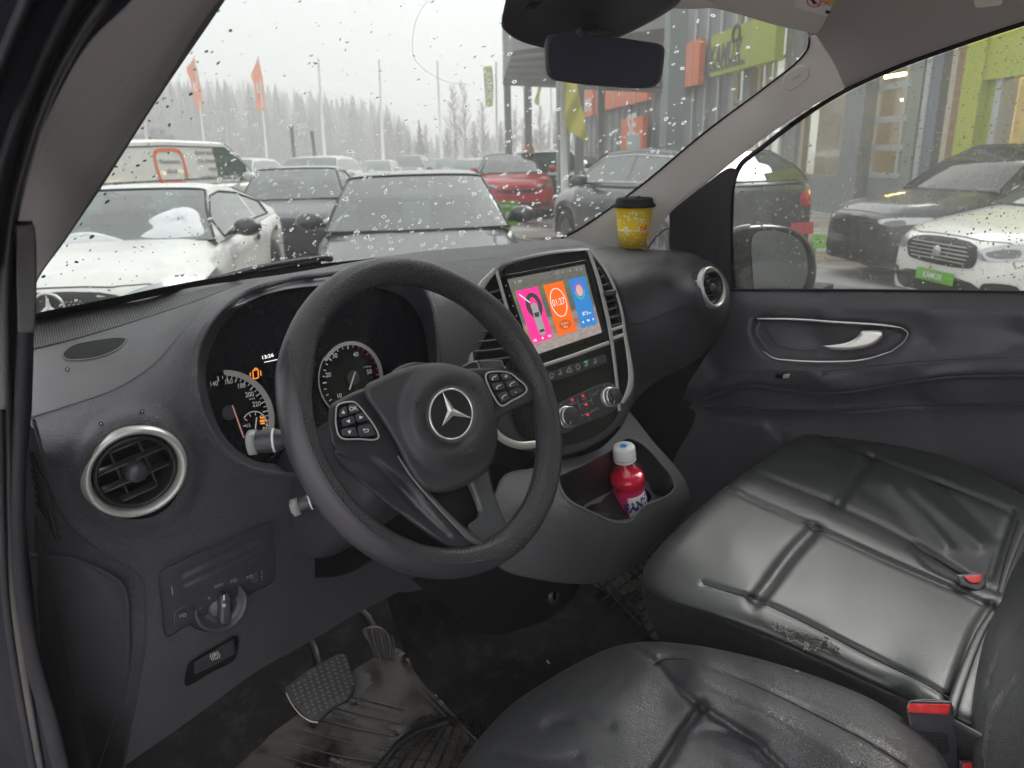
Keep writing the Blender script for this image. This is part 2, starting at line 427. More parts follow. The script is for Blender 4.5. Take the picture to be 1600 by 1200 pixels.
def glass_mat(name, tint, refl=.06, rough=.0, dirt=0.0, graz=.9):
    m, n, b = newmat(name); n.nodes.remove(b); out = n.nodes['Material Output']
    tr = N_(n, 'ShaderNodeBsdfTransparent'); tr.inputs[0].default_value = (*tint, 1)
    gl = N_(n, 'ShaderNodeBsdfGlossy'); gl.inputs['Roughness'].default_value = rough
    ge = N_(n, 'ShaderNodeNewGeometry'); dt = N_(n, 'ShaderNodeVectorMath', operation='DOT_PRODUCT'); n.links.new(ge.outputs['Incoming'], dt.inputs[0]); n.links.new(ge.outputs['Normal'], dt.inputs[1])
    ab_ = N_(n, 'ShaderNodeMath', operation='ABSOLUTE'); n.links.new(dt.outputs['Value'], ab_.inputs[0]); on_ = N_(n, 'ShaderNodeMath', operation='SUBTRACT'); on_.inputs[0].default_value = 1; n.links.new(ab_.outputs[0], on_.inputs[1])
    pw = N_(n, 'ShaderNodeMath', operation='POWER'); n.links.new(on_.outputs[0], pw.inputs[0]); pw.inputs[1].default_value = 5; fr = N_(n, 'ShaderNodeMath', operation='MULTIPLY_ADD'); n.links.new(pw.outputs[0], fr.inputs[0]); fr.inputs[1].default_value = graz; fr.inputs[2].default_value = refl
    mx = N_(n, 'ShaderNodeMixShader'); n.links.new(fr.outputs[0], mx.inputs[0]); n.links.new(tr.outputs[0], mx.inputs[1]); n.links.new(gl.outputs[0], mx.inputs[2])
    src = mx.outputs[0]
    if dirt:
        df = N_(n, 'ShaderNodeBsdfTranslucent'); df.inputs[0].default_value = (.75, .75, .74, 1)
        t = N_(n, 'ShaderNodeTexNoise'); t.inputs['Scale'].default_value = 5; t.inputs['Detail'].default_value = 6; n.links.new(coords(n), t.inputs['Vector'])
        mr = N_(n, 'ShaderNodeMapRange'); mr.inputs[1].default_value = .35; mr.inputs[2].default_value = .75; mr.inputs[3].default_value = dirt*.4; mr.inputs[4].default_value = dirt*1.6; n.links.new(t.outputs[0], mr.inputs[0])
        m2 = N_(n, 'ShaderNodeMixShader'); n.links.new(mr.outputs[0], m2.inputs[0]); n.links.new(src, m2.inputs[1]); n.links.new(df.outputs[0], m2.inputs[2]); src = m2.outputs[0]
    n.links.new(src, out.inputs['Surface']); return m
M['windscreen'] = glass_mat('windscreen glass', (.48, .50, .49), refl=.006, dirt=.004, graz=.08)
M['side_glass'] = glass_mat('side glass', (.58, .60, .585), refl=.03, dirt=.03, graz=.4)
def drop_mat():
    m, n, b = newmat('water drop'); n.nodes.remove(b); out = n.nodes['Material Output']
    g = N_(n, 'ShaderNodeBsdfRefraction'); g.inputs['IOR'].default_value = 1.33; g.inputs['Roughness'].default_value = 0; g.inputs[0].default_value = (.95, .95, .95, 1)
    s = N_(n, 'ShaderNodeBsdfGlossy'); s.inputs['Roughness'].default_value = .02
    fr = N_(n, 'ShaderNodeFresnel'); fr.inputs[0].default_value = 1.33
    mx = N_(n, 'ShaderNodeMixShader'); n.links.new(fr.outputs[0], mx.inputs[0]); n.links.new(g.outputs[0], mx.inputs[1]); n.links.new(s.outputs[0], mx.inputs[2]); n.links.new(mx.outputs[0], out.inputs[0]); return m
M['drop'] = drop_mat()
# ================================================================= DASHBOARD
dash = empty('dashboard', (-.2, .35, 1.1), 'dark grey grained plastic dashboard running under the windscreen from the driver side vent to the passenger side vent', 'dashboard')
WSB = [(40,503,'y',.55),(55,499,'y',.56),(160,478,'y',.61),(267,455,'y',.66),(367,439,'y',.65),(433,430,'y',.56)]
F_DASH = Surf(WSB+[(500,419,'y',.50),(560,408,'y',.47),(650,394,'y',.45),(775,383,'y',.45),(853,375,'y',.43),(912,380,'y',.40),
  (50,648,'y',.275),(110,632,'y',.27),(180,607,'y',.268),(240,568,'y',.275),(285,515,'y',.30),(330,465,'y',.36),(400,437,'y',.47),
  (60,700,'y',.235),(93,800,'y',.235),(150,860,'y',.235),(120,680,'y',.215),(210,640,'y',.215),(290,640,'y',.205),(300,560,'y',.235),
  (200,737,'y',.215),(290,740,'y',.205),(330,720,'y',.205),(400,760,'y',.215),(470,760,'y',.225),(345,482,'y',.295),(400,452,'y',.36),(433,440,'y',.40),(487,429,'y',.40),(560,424,'y',.38),(640,424,'y',.34),
  (690,450,'y',.28),(700,500,'y',.24),(705,570,'y',.225),(720,650,'y',.235),(760,430,'y',.30),(840,450,'y',.32),(860,600,'y',.26),(800,760,'y',.26),
  (225,950,'y',.235),(345,945,'y',.225),(450,900,'y',.24),(215,1080,'y',.26),(197,1190,'y',.29),(340,1095,'y',.29),(483,1003,'y',.31),(623,925,'y',.34),(600,800,'y',.28),(700,850,'y',.32)])
apert_O = cat([(303,590),(306,545),(322,510),(347,480),(385,457),(433,441),(490,431),(560,425),(620,425),(658,440),(678,478),(685,530),(687,580),(680,640),(640,700),(560,745),(480,745),(440,742),(395,735),(355,712),(325,672),(308,630)], n=6)
vent_hole = ell(213,737,74,75,n=40)
dash_out = cat([(36,503,1),(55,499),(160,478),(267,455),(367,439),(433,430),(500,419),(560,408),(607,400),(650,394),(700,389),(775,383),(853,375.5),(880,373),(912,379),(926,388,1),
  (870,560,1),(840,700),(800,760),(780,830),(700,905),(640,925),(623,925,1),(560,957),(483,1003),(400,1050),(290,1130),(197,1195,1),(207,1133),(220,1067),(230,1000),(230,950),(227,907),(213,890),(187,877),(143,847),(110,820),(93,793),(77,750),(60,683),(36,650,1)], n=8)
lip = lambda x, y: .006*np.exp(-((dist_line(x, y, np.vstack([ell(213,737,104,106), ell(213,737,104,106)[:1]]))/14)**2))*sstep(x-y, -640, -430)
podd = lambda x, y: .016*sstep(-np.hypot((x-213)/1.0, (y-737)/1.02), -108, -84)
low_step = groove([(48,655),(110,634),(180,609),(240,570),(285,517),(330,467),(372,449)], 9, .0)
d_dash = summed(podd, groove([(52,602),(90,592),(140,578),(178,560)], 1.6, .0012), groove([(230,1110),(235,1000),(236,940),(222,905)], 5, .0015))
skin = sheet('dash_skin', dash_out, F_DASH, M['dash'], dash, step=6.5, thick=.006, holes=[apert_O, vent_hole], disp=d_dash)
pad_o = [(36,503,1),(55,499),(160,478),(267,455),(367,439),(433,430),(500,419),(560,408),(607,400),(650,394),(700,389),(775,383),(853,375.5),(880,373),(912,379,1),(914,385,1),(880,386),(833,391),(770,402),(700,410),(640,416),(560,422),(500,428),(433,437),(378,450),(332,468),(287,517),(241,569),(181,608),(110,633),(36,657,1)]
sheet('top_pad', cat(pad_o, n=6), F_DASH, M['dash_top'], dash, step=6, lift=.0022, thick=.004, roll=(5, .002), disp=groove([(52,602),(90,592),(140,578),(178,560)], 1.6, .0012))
# the darker defroster strip with fine ribs
g = MB()
Rb = cat([(40,512),(160,487),(267,463),(330,449),(372,441)], False, 14); Rc = cat([(40,548),(110,531),(180,511),(250,489),(320,465),(378,443)], False, 14)
nr = 90
Rb = resample(Rb, 1, False); Rc = resample(Rc, 1, False)
ra = Rb[np.linspace(0, len(Rb)-1, nr).astype(int)]; rc = Rc[np.linspace(0, len(Rc)-1, nr).astype(int)]
sheet('defroster_grille', np.vstack([Rb, Rc[::-1]]), F_DASH, M['dark'], dash, step=7, lift=.0045, thick=.003)
for i in range(nr-1):
    a, b = ra[i], rc[min(i+1, nr-1)]; q = np.array([a, (a+b)/2, b]); P = F_DASH.pts(q[:, 0], q[:, 1], .0062)
    V, F = tube_geo(P, .0009, n=5); g.add(V, F)
g.build('defroster_ribs', M['dash_top'], dash, smooth=True)
# oval tweeter recess, screws
sheet('oval_recess', cat([(98,554),(112,540),(150,531),(185,527),(197,529),(188,542),(160,556),(125,562),(104,561)]), F_DASH, M['black'], dash, step=6, lift=.0034, thick=.001)
strip('recess_lip', [(98,554),(112,540),(150,531),(185,527),(197,529),(188,542),(160,556),(125,562),(104,561)], F_DASH, 2.2, M['dash_top'], dash, lift=.0042, closed=True, n=6, rise=.001)
for (x, y) in ((105,577), (222,643), (158,662)):
    _l = float(podd(np.array([float(x)]), np.array([float(y)]))[0])+.0038
    s = sheet('screw', ell(x, y, 3.6, 3.2, n=14), F_DASH, M['black'], dash, step=2, lift=_l, thick=.002)
    sheet('screw_slot', ell(x, y, 1.5, 1.4, n=8), F_DASH, M['grey_mark'], s, step=1.2, lift=_l+.001, thick=.001)
# black glass band at the foot of the windscreen is part of the windscreen (below)

# ---- end cap facing the driver's door
F_CAP = Surf([(36,650,'x',-.775),(60,690,'x',-.765),(93,800,'y',.25),(143,850,'y',.25),(227,915,'y',.25),(232,1000,'y',.26),(205,1140,'y',.29),(190,1210,'y',.31),
   (60,850,'x',-.77),(60,950,'x',-.775),(90,1100,'x',-.77),(150,1180,'x',-.73),(120,900,'x',-.745),(180,930,'x',-.715),(180,1050,'x',-.715),(20,900,'x',-.79),(60,1210,'x',-.78)])
cap_out = cat([(36,650,1),(60,683),(77,750),(93,793),(110,820),(143,847),(187,877),(213,890),(227,907),(230,950),(230,1000),(220,1067),(207,1133),(190,1215,1),(40,1215,1),(15,900,1),(30,700)], n=6)
inner_cap = [(20,868,1),(53,868),(85,869),(120,876),(160,893),(186,909),(197,930),(200,970),(200,1033),(190,1080),(178,1120),(150,1215,1),(20,1215,1)]
cap = sheet('end_cap', cap_out, F_CAP, M['dash'], dash, step=7, thick=.005, disp=summed(terrace(inner_cap, 16, .010), groove([(201,920),(205,912),(215,905)], 2, .002), groove([(203,925),(205,1000),(200,1060),(180,1130),(165,1190)], 3, .004)))
strip('cap_highlight_bead', [(30,868),(53,868),(85,869),(120,876),(160,893),(186,909),(197,930),(200,970),(200,1033),(190,1080),(178,1120),(152,1200)], F_CAP, [5,6,7,8,9,10,9,7,6,6,5,5], M['dash'], cap, lift=.006, thick=.012, n=10, rise=.006)  # bead added along the panel edge to catch a highlight
strip('dash_highlight_bead', [(52,655),(62,690),(78,750),(95,793),(112,822),(145,849),(187,878),(213,891),(226,908),(229,950),(229,1000),(219,1067),(206,1133),(192,1200)], F_CAP, 7, M['dash'], cap, lift=.006, thick=.014, n=8, rise=.005)  # added bead, shaped so the crease at the dash end catches light
for i in range(7):
    x0 = 48+i*1.5; y0 = 712+i*13
    tube('side_vent_slat', F_CAP.pts(*np.array([(x0, y0-6), (x0+10+i*1.5, y0+22), (x0+26+i*1.2, y0+52)]).T, .003), .0022, M['dark'], cap, n=6)

# ---- round driver vent
vt = sheet('vent_well', ell(213,738,70,72,n=50), F_DASH, M['black'], dash, step=8, lift=-.038, thick=.002)
def snorm(S, x, y, d=55):
    n = np.cross(S.p(x+d, y)-S.p(x-d, y), S.p(x, y+d)-S.p(x, y-d)); n /= np.linalg.norm(n); return n if n@(CAM-S.p(x, y)) > 0 else -n
vn = snorm(F_DASH, 213, 737)*.75+np.array((-.14, -.93, .26))*.25
vc = F_DASH.p(213, 737, .021); vfr = Frame(vc, vn)
rr = 76/FPX*np.dot(vc-CAM, _f)
air = lathe('air_vent', [(rr*.82, -.030), (rr*.82, -.002), (rr*.835, .003), (rr*.87, .0065), (rr*.92, .0078), (rr*.965, .006), (rr*1.0, .001), (rr*1.02, -.006), (rr*1.04, -.02)], vfr, M['silver'], dash, n=64)
lathe('vent_barrel', [(rr*.79, -.045), (rr*.79, .001), (rr*.735, .004), (rr*.70, .0), (rr*.70, -.045)], vfr, M['dark'], air, n=64)
for k, yy in enumerate((-.62, -.22, .22, .62)):
    hw = math.sqrt(max(.72**2-yy*yy, .05))*rr; a = R(-14)
    c = vfr.w([[-math.sin(a)*yy*rr*.0, yy*rr*.92, -.012]])[0]
    ax = np.array([math.cos(R(11))*vfr.x+math.sin(R(11))*vfr.y, -math.sin(R(11))*vfr.x+math.cos(R(11))*vfr.y, vfr.z])
    b = MB(); b.box(c, (hw*2, .0022, .014), ax); b.build('slat', M['smooth_dark'], air, bevel=.0006)
for xx in (-.28, .3):
    b = MB(); b.box(vfr.w([[xx*rr, 0, -.020]])[0], (.0018, rr*1.25, .010), ax); b.build('slat', M['smooth_dark'], air)
lathe('vent_knob', [(0, .009), (.006, .0085), (.0105, .006), (.012, .001), (.0125, -.012)], Frame(vfr.w([[0, 0, 0]])[0], vfr.z), M['smooth_dark'], air, n=24)

# ---- instrument cluster: hood funnel, dark glass, gauges
cl_n = (0, -.92, .39)
S_CL = Surf.plane(at(500, 600, 'y', .305), cl_n)
apert_I = cat([(322,600),(324,560),(343,517),(367,486),(400,466),(450,452),(520,446),(590,450),(635,468),(658,500),(668,545),(672,590),(660,650),(610,705),(540,732),(460,728),(400,722),(360,694),(336,655)], n=6)
clu = sheet('instrument_cluster', apert_I, S_CL, M['gloss'], dash, step=14, thick=.01)
Oo = resample(apert_O, 1e9 if False else 6); n_ = 160
def rs_n(P, n):
    Q = np.vstack([P, P[:1]]); d_ = np.r_[0, np.cumsum(np.linalg.norm(np.diff(Q, axis=0), axis=1))]; s_ = np.linspace(0, d_[-1], n+1)[:-1]
    return np.stack([np.interp(s_, d_, Q[:, k]) for k in range(2)], 1)
Ao = rs_n(apert_O, n_); Ai = rs_n(apert_I, n_)
k0 = np.argmin(np.hypot(*(Ai-Ao[0]).T)); Ai = np.roll(Ai, -k0, 0)
if np.abs(Ai[5]-Ao[5]).sum() > np.abs(Ai[-5]-Ao[5]).sum(): Ai = Ai[::-1]; Ai = np.roll(Ai, 1, 0)
A = F_DASH.pts(Ao[:, 0], Ao[:, 1], -.001); B = S_CL.pts(Ai[:, 0], Ai[:, 1], .002)
for _k in range(6): A = (np.roll(A, 1, 0)+A*2+np.roll(A, -1, 0))/4
_V, _F = tube_geo(A, .0045, closed=True, n=8); mesh_obj('hood_lip', _V, _F, M['dash'], dash)
rows = []
for t_ in (0, .06, .16, .35, .6, .85, 1.0):
    rows.append(A*(1-t_)+B*t_+np.outer(np.ones(n_), [0, 0, -.004*math.sin(math.pi*min(t_*1.6, 1))])*(t_ > 0))
mesh_obj('cluster_hood', np.array(rows).reshape(-1, 3), [tuple(reversed(f)) for f in grid_faces(len(rows), n_, False, True)], M['smooth_dark'], dash)
strip('glass_edge', [tuple(p) for p in Ai[::5]], S_CL, 2.0, M['dark'], clu, lift=.003, closed=True, n=4, rise=.001)
def arcband(name, cx, cy, rx, ry, w, a0, a1, mat, par, lift=.002, S=S_CL, ang=0, th=.002):
    o_ = ell(cx, cy, rx, ry, ang, 40, a0, a1); i_ = ell(cx, cy, rx-w, ry-w, ang, 40, a0, a1)
    return sheet(name, np.vstack([o_, i_[::-1]]), S, mat, par, step=max(w*.9, 1.5), lift=lift, thick=th)
def bar(mb, S, p, q, w, lift=.0035):
    p, q = np.array(p, float), np.array(q, float); t_ = (q-p)/np.linalg.norm(q-p); n2 = np.array([-t_[1], t_[0]])*w/2
    Q = np.array([p-n2, q-n2, q+n2, p+n2]); mb.add(S.pts(Q[:, 0], Q[:, 1], lift), [(0, 3, 2, 1)])
sp_ = arcband('speedometer', 352,656,77,78,9,-92,16, M['silver'], clu, .006, th=.004)
mb = MB()
for i in range(19):
    a = R(-100+i*6.3); l = 8 if i % 2 == 0 else 5
    c_, s_ = math.cos(a), math.sin(a); bar(mb, S_CL, (352+68*c_, 656+69*s_), (352+(68-l)*c_, 656+(69-l)*s_), 1.5 if i % 2 else 2)
mb.build('speed_ticks', M['white'], sp_)
mk = MB()
def addtxt(mb, S, txt, c, sz, ang=0, lift=.0035, bold=.01, slant=0., mode=0, asp=1.):
    V, F = text_geo(txt, bold=bold); ca, sa = math.cos(R(ang)), math.sin(R(ang))
    x = V[:, 0]*asp+V[:, 1]*slant; y = V[:, 1]; q = np.stack([c[0]+sz*(x*ca+y*sa), c[1]+sz*(x*sa-y*ca)], 1)
    mb.add(S.pts(q[:, 0], q[:, 1], lift), F, mode)
for s_, c_ in (('140', (334,600)), ('160', (357,596.5)), ('180', (377,603)), ('200', (390,616.5)), ('220', (401,631.5))): _m = MB(); addtxt(_m, S_CL, s_, c_, 11, -8, asp=.82); _m.build('dial_number', M['white'], sp_)
addtxt(mk, S_CL, 'km/h', (394,623), 4.5, -8)
mk.build('unit_word', M['white'], sp_)
mb = MB(); bar(mb, S_CL, (363,633), (381,684), 2.4, .006); mb.build('needle', plain('needle', (.9,.5,.4), .4), sp_)
sheet('needle_hub', ell(358,645,11,12,n=20), S_CL, M['smooth_dark'], sp_, step=4, lift=.005, thick=.003)
fg = arcband('fuel_gauge', 398,664,20,22,1.6,-150,30, M['white'], clu, .004)
mb = MB()
for i in range(7):
    a = R(-185+i*33); bar(mb, S_CL, (398+18*math.cos(a), 664+20*math.sin(a)), (398+13*math.cos(a), 664+15*math.sin(a)), 1.4)
bar(mb, S_CL, (401,652), (399,670), 2); addtxt(mb, S_CL, '1/2', (387,665), 7, -8)
mb.build('fuel_ticks', M['white'], fg)
tach = arcband('tachometer', 549,592,50,59,6,-150,8, M['silver'], clu, .006, th=.004)
arcband('tach_rim', 549,592,52,60,2,60,215, M['grey_mark'], tach, .004)
mb = MB(); mr_ = MB()
for i in range(22):
    a = R(-243+i*11.2); l = 6 if i % 4 == 1 else 4; c_, s_ = math.cos(a), math.sin(a)
    bar(mr_ if i >= 15 else mb, S_CL, (549+45*c_, 592+53*s_), (549+(45-l)*c_, 592+(53-l)*s_), 2 if i % 4 == 1 else 1.4)
mb.build('tach_ticks', M['white'], tach); mr_.build('redline_ticks', plain('red line', (.8,.06,.08), .4), tach)
mk = MB()
for s_, c_ in (('10', (530,618.5)), ('20', (513,586)), ('30', (523,556)), ('40', (556,554)), ('50', (577,581))): _m = MB(); addtxt(_m, S_CL, s_, c_, 10, -8, asp=.85); _m.build('dial_number', M['white'], tach)
addtxt(mk, S_CL, 'x100/min', (574,573), 3.4, -8)
mk.build('unit_word', M['white'], tach)
mb = MB(); bar(mb, S_CL, (555,581), (546,609), 2.4, .006); mb.build('needle', M['white'], tach)
sheet('needle_hub', ell(552,590,10,12,n=20), S_CL, M['smooth_dark'], tach, step=4, lift=.005, thick=.003)
EM_W = plain('display white', (.8,.8,.8), .5, emit=(1, 1, 1), es=.35); EM_O = plain('warning amber', (.9,.3,.02), .5, emit=(1, .30, .02), es=.28)
mb = MB(); addtxt(mb, S_CL, '13:26', (418,557), 7.5, -14, asp=1.2, bold=.02); bar(mb, S_CL, (413,566), (437,561), 1.1); mb.build('clock_digits', EM_W, clu)
mb = MB(); arc = lambda *a: ell(*a)
for p_, q_ in (((395,579),(403,577)), ((403,577),(404,590)), ((404,590),(396,592)), ((396,592),(395,579)), ((391,582),(391,588)), ((407,579),(408,587)), ((397,577),(399,575)), ((399,575),(402,576))): bar(mb, S_CL, p_, q_, 1.7)
mb.build('warning_lamp', EM_O, clu)
mb = MB(); [bar(mb, S_CL, p_, q_, w_) for p_, q_, w_ in (((407,653),(413,652),3), ((406,658),(414,657),3.4), ((407,662),(414,661),2.6), ((414,654),(417,658),1.4))]; mb.build('fuel_lamp', EM_O, clu)

# ---- light switch panel
S_LP = Surf([(x, y, 't', t_) for x, y in [] for t_ in ()] + [(250,890,'y',.218),(425,825,'y',.218),(262,990,'y',.222),(430,910,'y',.222)])
def on(S, mb=None): return S
lpo = cat([(249,905),(252,895),(262,888),(330,855),(410,822),(422,820),(428,828),(431,860),(432,900),(425,912),(400,925),(370,942),(345,970),(330,985),(305,982),(275,990),(262,995),(256,985),(252,950)], n=6)
lpo = cat([(249,900),(253,893),(275,882),(340,851),(405,823),(420,818),(427,824),(430,850),(432,880),(431,902),(420,915),(392,928),(372,955),(352,978),(328,988),(308,984),(296,978),(262,996),(256,990),(252,950)], n=6)
lp = sheet('light_switch_panel', lpo, F_DASH, M['smooth_dark'], dash, step=5, lift=.004, thick=.006, roll=(3, .0015), disp=summed(groove([(282,900),(340,870),(402,843)], 2, .004), groove([(285,914),(340,889),(402,858)], 2, .004), groove([(362,900),(390,890),(412,882),(417,888),(418,905)], 1.4, .002)))
strip('panel_edge', [tuple(p) for p in lpo[::6]], F_DASH, 2.0, M['dash'], lp, lift=.0065, closed=True, n=6, rise=.0022)
dial_c = F_DASH.p(346, 947, .006); dfr = Frame(dial_c, (-.12, -.95, .22)); pr = np.dot(dial_c-CAM, _f)/FPX
dl = lathe('light_dial', [(40*pr, .0), (40*pr, .002), (38*pr, .003), (33*pr, .000), (27*pr, -.004), (20*pr, -.004), (19*pr, .001), (16*pr, .004), (0, .0045)], dfr, M['smooth_dark'], lp, n=48, sx=1.02)
q = [(-.0058, -.020), (.0058, -.020), (.0072, 0), (.0058, .020), (0, .0225), (-.0058, .020), (-.0072, 0)]
kn = prism('dial_grip', cat([(a*.9*math.cos(.2)+b*.9*math.sin(.2), -a*.9*math.sin(.2)+b*.9*math.cos(.2)) for a, b in q], n=4), .003, .019, dfr, M['smooth_dark'], dl, bev=.003)
mb = MB(); SD = Surf.plane(dial_c+dfr.z*.0195, dfr.z)
bar(mb, SD, (350,930), (350,938), 1.8, .0008); mb.add(*sheet_geo(np.vstack([ell(350,946,2.6,2.8,n=14)]), SD, lift=.0008, thick=0, step=2, holes=[ell(350,946,1.5,1.7,n=10)])[:2])
mb.build('dial_marks', M['white'], kn)
mb = MB(); LF = dict(lift=.0105)
addtxt(mb, F_DASH, 'AUTO', (342,915), 5.4, -18, **LF); addtxt(mb, F_DASH, 'P', (327,935), 6, -18, **LF); addtxt(mb, F_DASH, 'EDGE'[:0]+'=', (313,950), 6, -80, **LF)
for dx, dy in ((367,907), (392,901), (288,961)):
    mb.add(*sheet_geo(ell(dx, dy, 3.2, 2.8, -20, 16), F_DASH, lift=.0095, thick=0, step=2, holes=[ell(dx, dy, 2.2, 1.8, -20, 12)])[:2])
    for k in (-2, 0, 2): bar(mb, F_DASH, (dx-4, dy+k*.8+1), (dx-7.5, dy+k*.8+2), .7, .0095)
for k in range(4): bar(mb, F_DASH, (408, 893+k*4), (410, 892.5+k*4), 1.6, .0095)
bar(mb, F_DASH, (268,916), (270,930), 1.4, .0095)
mb.build('panel_symbols', M['grey_mark'], lp)
fb = sheet('fog_button', cat([(272,956,1),(297,942,1),(302,944),(303,968),(300,972),(276,984,1),(273,980)], n=4), F_DASH, M['smooth_dark'], lp, step=4, lift=.006, thick=.004, roll=(2, .001))
sheet('aim_wheel', cat([(392,897,1),(403,892,1),(404,908,1),(394,912,1)], n=2), F_DASH, M['dash'], lp, step=3, lift=.007, thick=.003)
# ---- parking brake release
pbo = cat([(292,1040),(296,1033),(330,1012),(368,992),(373,994),(372,1020),(366,1032),(330,1052),(292,1073),(288,1070)], n=5)
pb = sheet('parking_brake_recess', pbo, F_DASH, M['black'], dash, step=5, lift=.002, thick=.002)
strip('recess_edge', [tuple(p) for p in pbo[::5]], F_DASH, 2, M['dash'], pb, lift=.004, closed=True, n=6, rise=.001)
pbh = sheet('parking_brake_handle', cat([(303,1036,1),(345,1010),(366,998,1),(366,1022,1),(330,1042),(304,1054,1)], n=4), F_DASH, M['smooth_dark'], dash, step=4, lift=.012, thick=.010, roll=(3, .002))
mb = MB(); mb.add(*sheet_geo(ell(336,1025,4.6,5.4,-20,20), F_DASH, lift=.0145, thick=0, step=2.5, holes=[ell(336,1025,3.6,4.3,-20,16)])[:2]); addtxt(mb, F_DASH, 'P', (336,1025), 8, -22, lift=.0145, bold=.02)
for sg in (-1, 1):
    a_ = ell(336,1025,7,7.6,-20,9, 130 if sg < 0 else -50, 230 if sg < 0 else 50); 
    for p_, q_ in zip(a_[:-1], a_[1:]): bar(mb, F_DASH, p_, q_, 1.1, .0145)
mb.build('brake_symbol', M['white'], pbh)
# ---- dark patch painted in for the shaded opening under the steering column
sheet('column_shade_patch', cat([(492,792,1),(600,760),(690,800),(700,860),(640,875),(587,872),(545,894),(492,903,1)], n=5), F_DASH, M['black'], dash, step=9, lift=.002, thick=.002)
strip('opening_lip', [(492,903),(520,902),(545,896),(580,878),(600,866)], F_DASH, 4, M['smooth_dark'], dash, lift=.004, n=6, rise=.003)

# ---- passenger side of the dashboard
F_PD = Surf([(905,381,'y',.42),(930,384,'y',.43),(960,386,'y',.44),(1000,389,'y',.42),(1050,391,'x',.765),(1085,397,'x',.78),(1112,410,'x',.785),(1133,432,'x',.79),(1143,462,'x',.79),(1143,492,'x',.79),(1128,522,'x',.79),
   (945,420,'y',.30),(1000,410,'y',.285),(1037,404,'y',.285),(1070,404,'y',.28),(1095,420,'x',.71),(1090,445,'y',.20),(1115,450,'y',.185),(1120,490,'y',.19),(980,470,'y',.245),(1040,450,'y',.235),(1090,500,'y',.21),(1040,520,'y',.22),
   (990,520,'y',.235),(1000,570,'y',.26),(1060,560,'y',.25),(1033,592,'y',.30),(990,630,'y',.30),(930,520,'y',.27),(900,600,'y',.30),(950,680,'y',.33),(1110,545,'y',.26)])
pd_out = cat([(880,376,1),(915,381),(960,386),(1000,389),(1050,391),(1085,397),(1112,410),(1132,432),(1142,462),(1142,492),(1134,515),(1110,545),(1073,572),(1033,592),(1005,612),(988,633),(972,665,1),(900,690,1),(880,560,1),(915,392,1)], n=6)
rv_hole = ell(1113,449,18,32,-3,n=36)
glove = [(950,419,1),(990,410),(1037,404),(1062,404),(1078,415),(1088,445),(1090,470),(1060,483),(1030,494),(997,507),(985,505),(977,485),(966,450)]
sheet('passenger_dash_skin', pd_out, F_PD, M['dash'], dash, step=6, thick=.005, holes=[rv_hole], disp=summed(lambda x, y: .012*sstep(-np.hypot((x-1113)/1., (y-452)/1.65), -33, -20)))
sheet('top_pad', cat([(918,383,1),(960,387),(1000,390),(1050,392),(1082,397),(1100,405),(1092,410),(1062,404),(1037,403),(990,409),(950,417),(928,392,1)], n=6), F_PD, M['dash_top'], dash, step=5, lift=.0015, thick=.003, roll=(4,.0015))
gl = sheet('glovebox_lid', cat(glove, n=6), F_PD, M['dash'], dash, step=5, lift=.0035, thick=.003, roll=(3, .0018))
strip('tray_recess', [(925,387),(940,386),(957,388)], F_PD, [1, 6, 1], M['dash_top'], dash, lift=.002, n=8, rise=.001)
rvc = F_PD.p(1113, 449, .012); rq = 33/FPX*np.dot(rvc-CAM, _f)
airr = lathe('air_vent', [(rq*.80, -.05), (rq*.80, -.004), (rq*.84, .001), (rq*.90, .006), (rq*.97, .005), (rq*1.0, .001), (rq*1.0, -.008)], Frame(rvc, snorm(F_PD, 1113, 449, 14)*.4+np.array((-.18, -.97, .12))*.6), M['silver'], dash, n=48)
rfr = Frame(rvc, (-.18, -.97, .12))
lathe('vent_barrel', [(rq*.79, -.045), (rq*.79, .001), (rq*.70, .0), (rq*.68, -.04), (0, -.045)], rfr, M['dark'], airr, n=48)
for yy in (-.4, 0, .4):
    b = MB(); b.box(rfr.w([[0, yy*rq, -.012]])[0], (rq*1.3, .002, .014), (rfr.x, rfr.y, rfr.z)); b.build('slat', M['smooth_dark'], airr)
lathe('vent_knob', [(0, .006), (.007, .005), (.010, 0), (.010, -.02)], rfr, M['smooth_dark'], airr, n=20)
# ================================================================= CENTRE STACK (parts of the dashboard)
ST_N = np.array((-.16, -.915, .375))
S_ST = Surf.plane(at(850, 480, 'y', .235), ST_N)
# body of the stack, rounded at the bottom
st_body = cat([(774,420,1),(790,409),(833,397),(880,390),(921,388,1),(946,418),(965,458),(976,500),(984,540),(990,585),(991,620),(976,655),(945,685),(905,706),(873,712),(835,708),(800,698),(768,680),(748,640),(731,590),(722,540),(729,490),(748,448)], n=6)
sheet('centre_stack', st_body, S_ST, M['smooth_dark'], dash, step=9, lift=-.004, thick=.05, roll=(8, .006))
pn = cat([(779,430,1),(790,417),(833,402),(880,394),(916,391,1),(930,430),(948,500),(962,580),(967,640),(950,668),(915,688),(873,697),(840,692),(815,680),(800,640),(795,500)], n=6)
sheet('piano_black_panel', pn, S_ST, M['gloss'], dash, step=10, lift=.0015, thick=.004, roll=(3, .001))
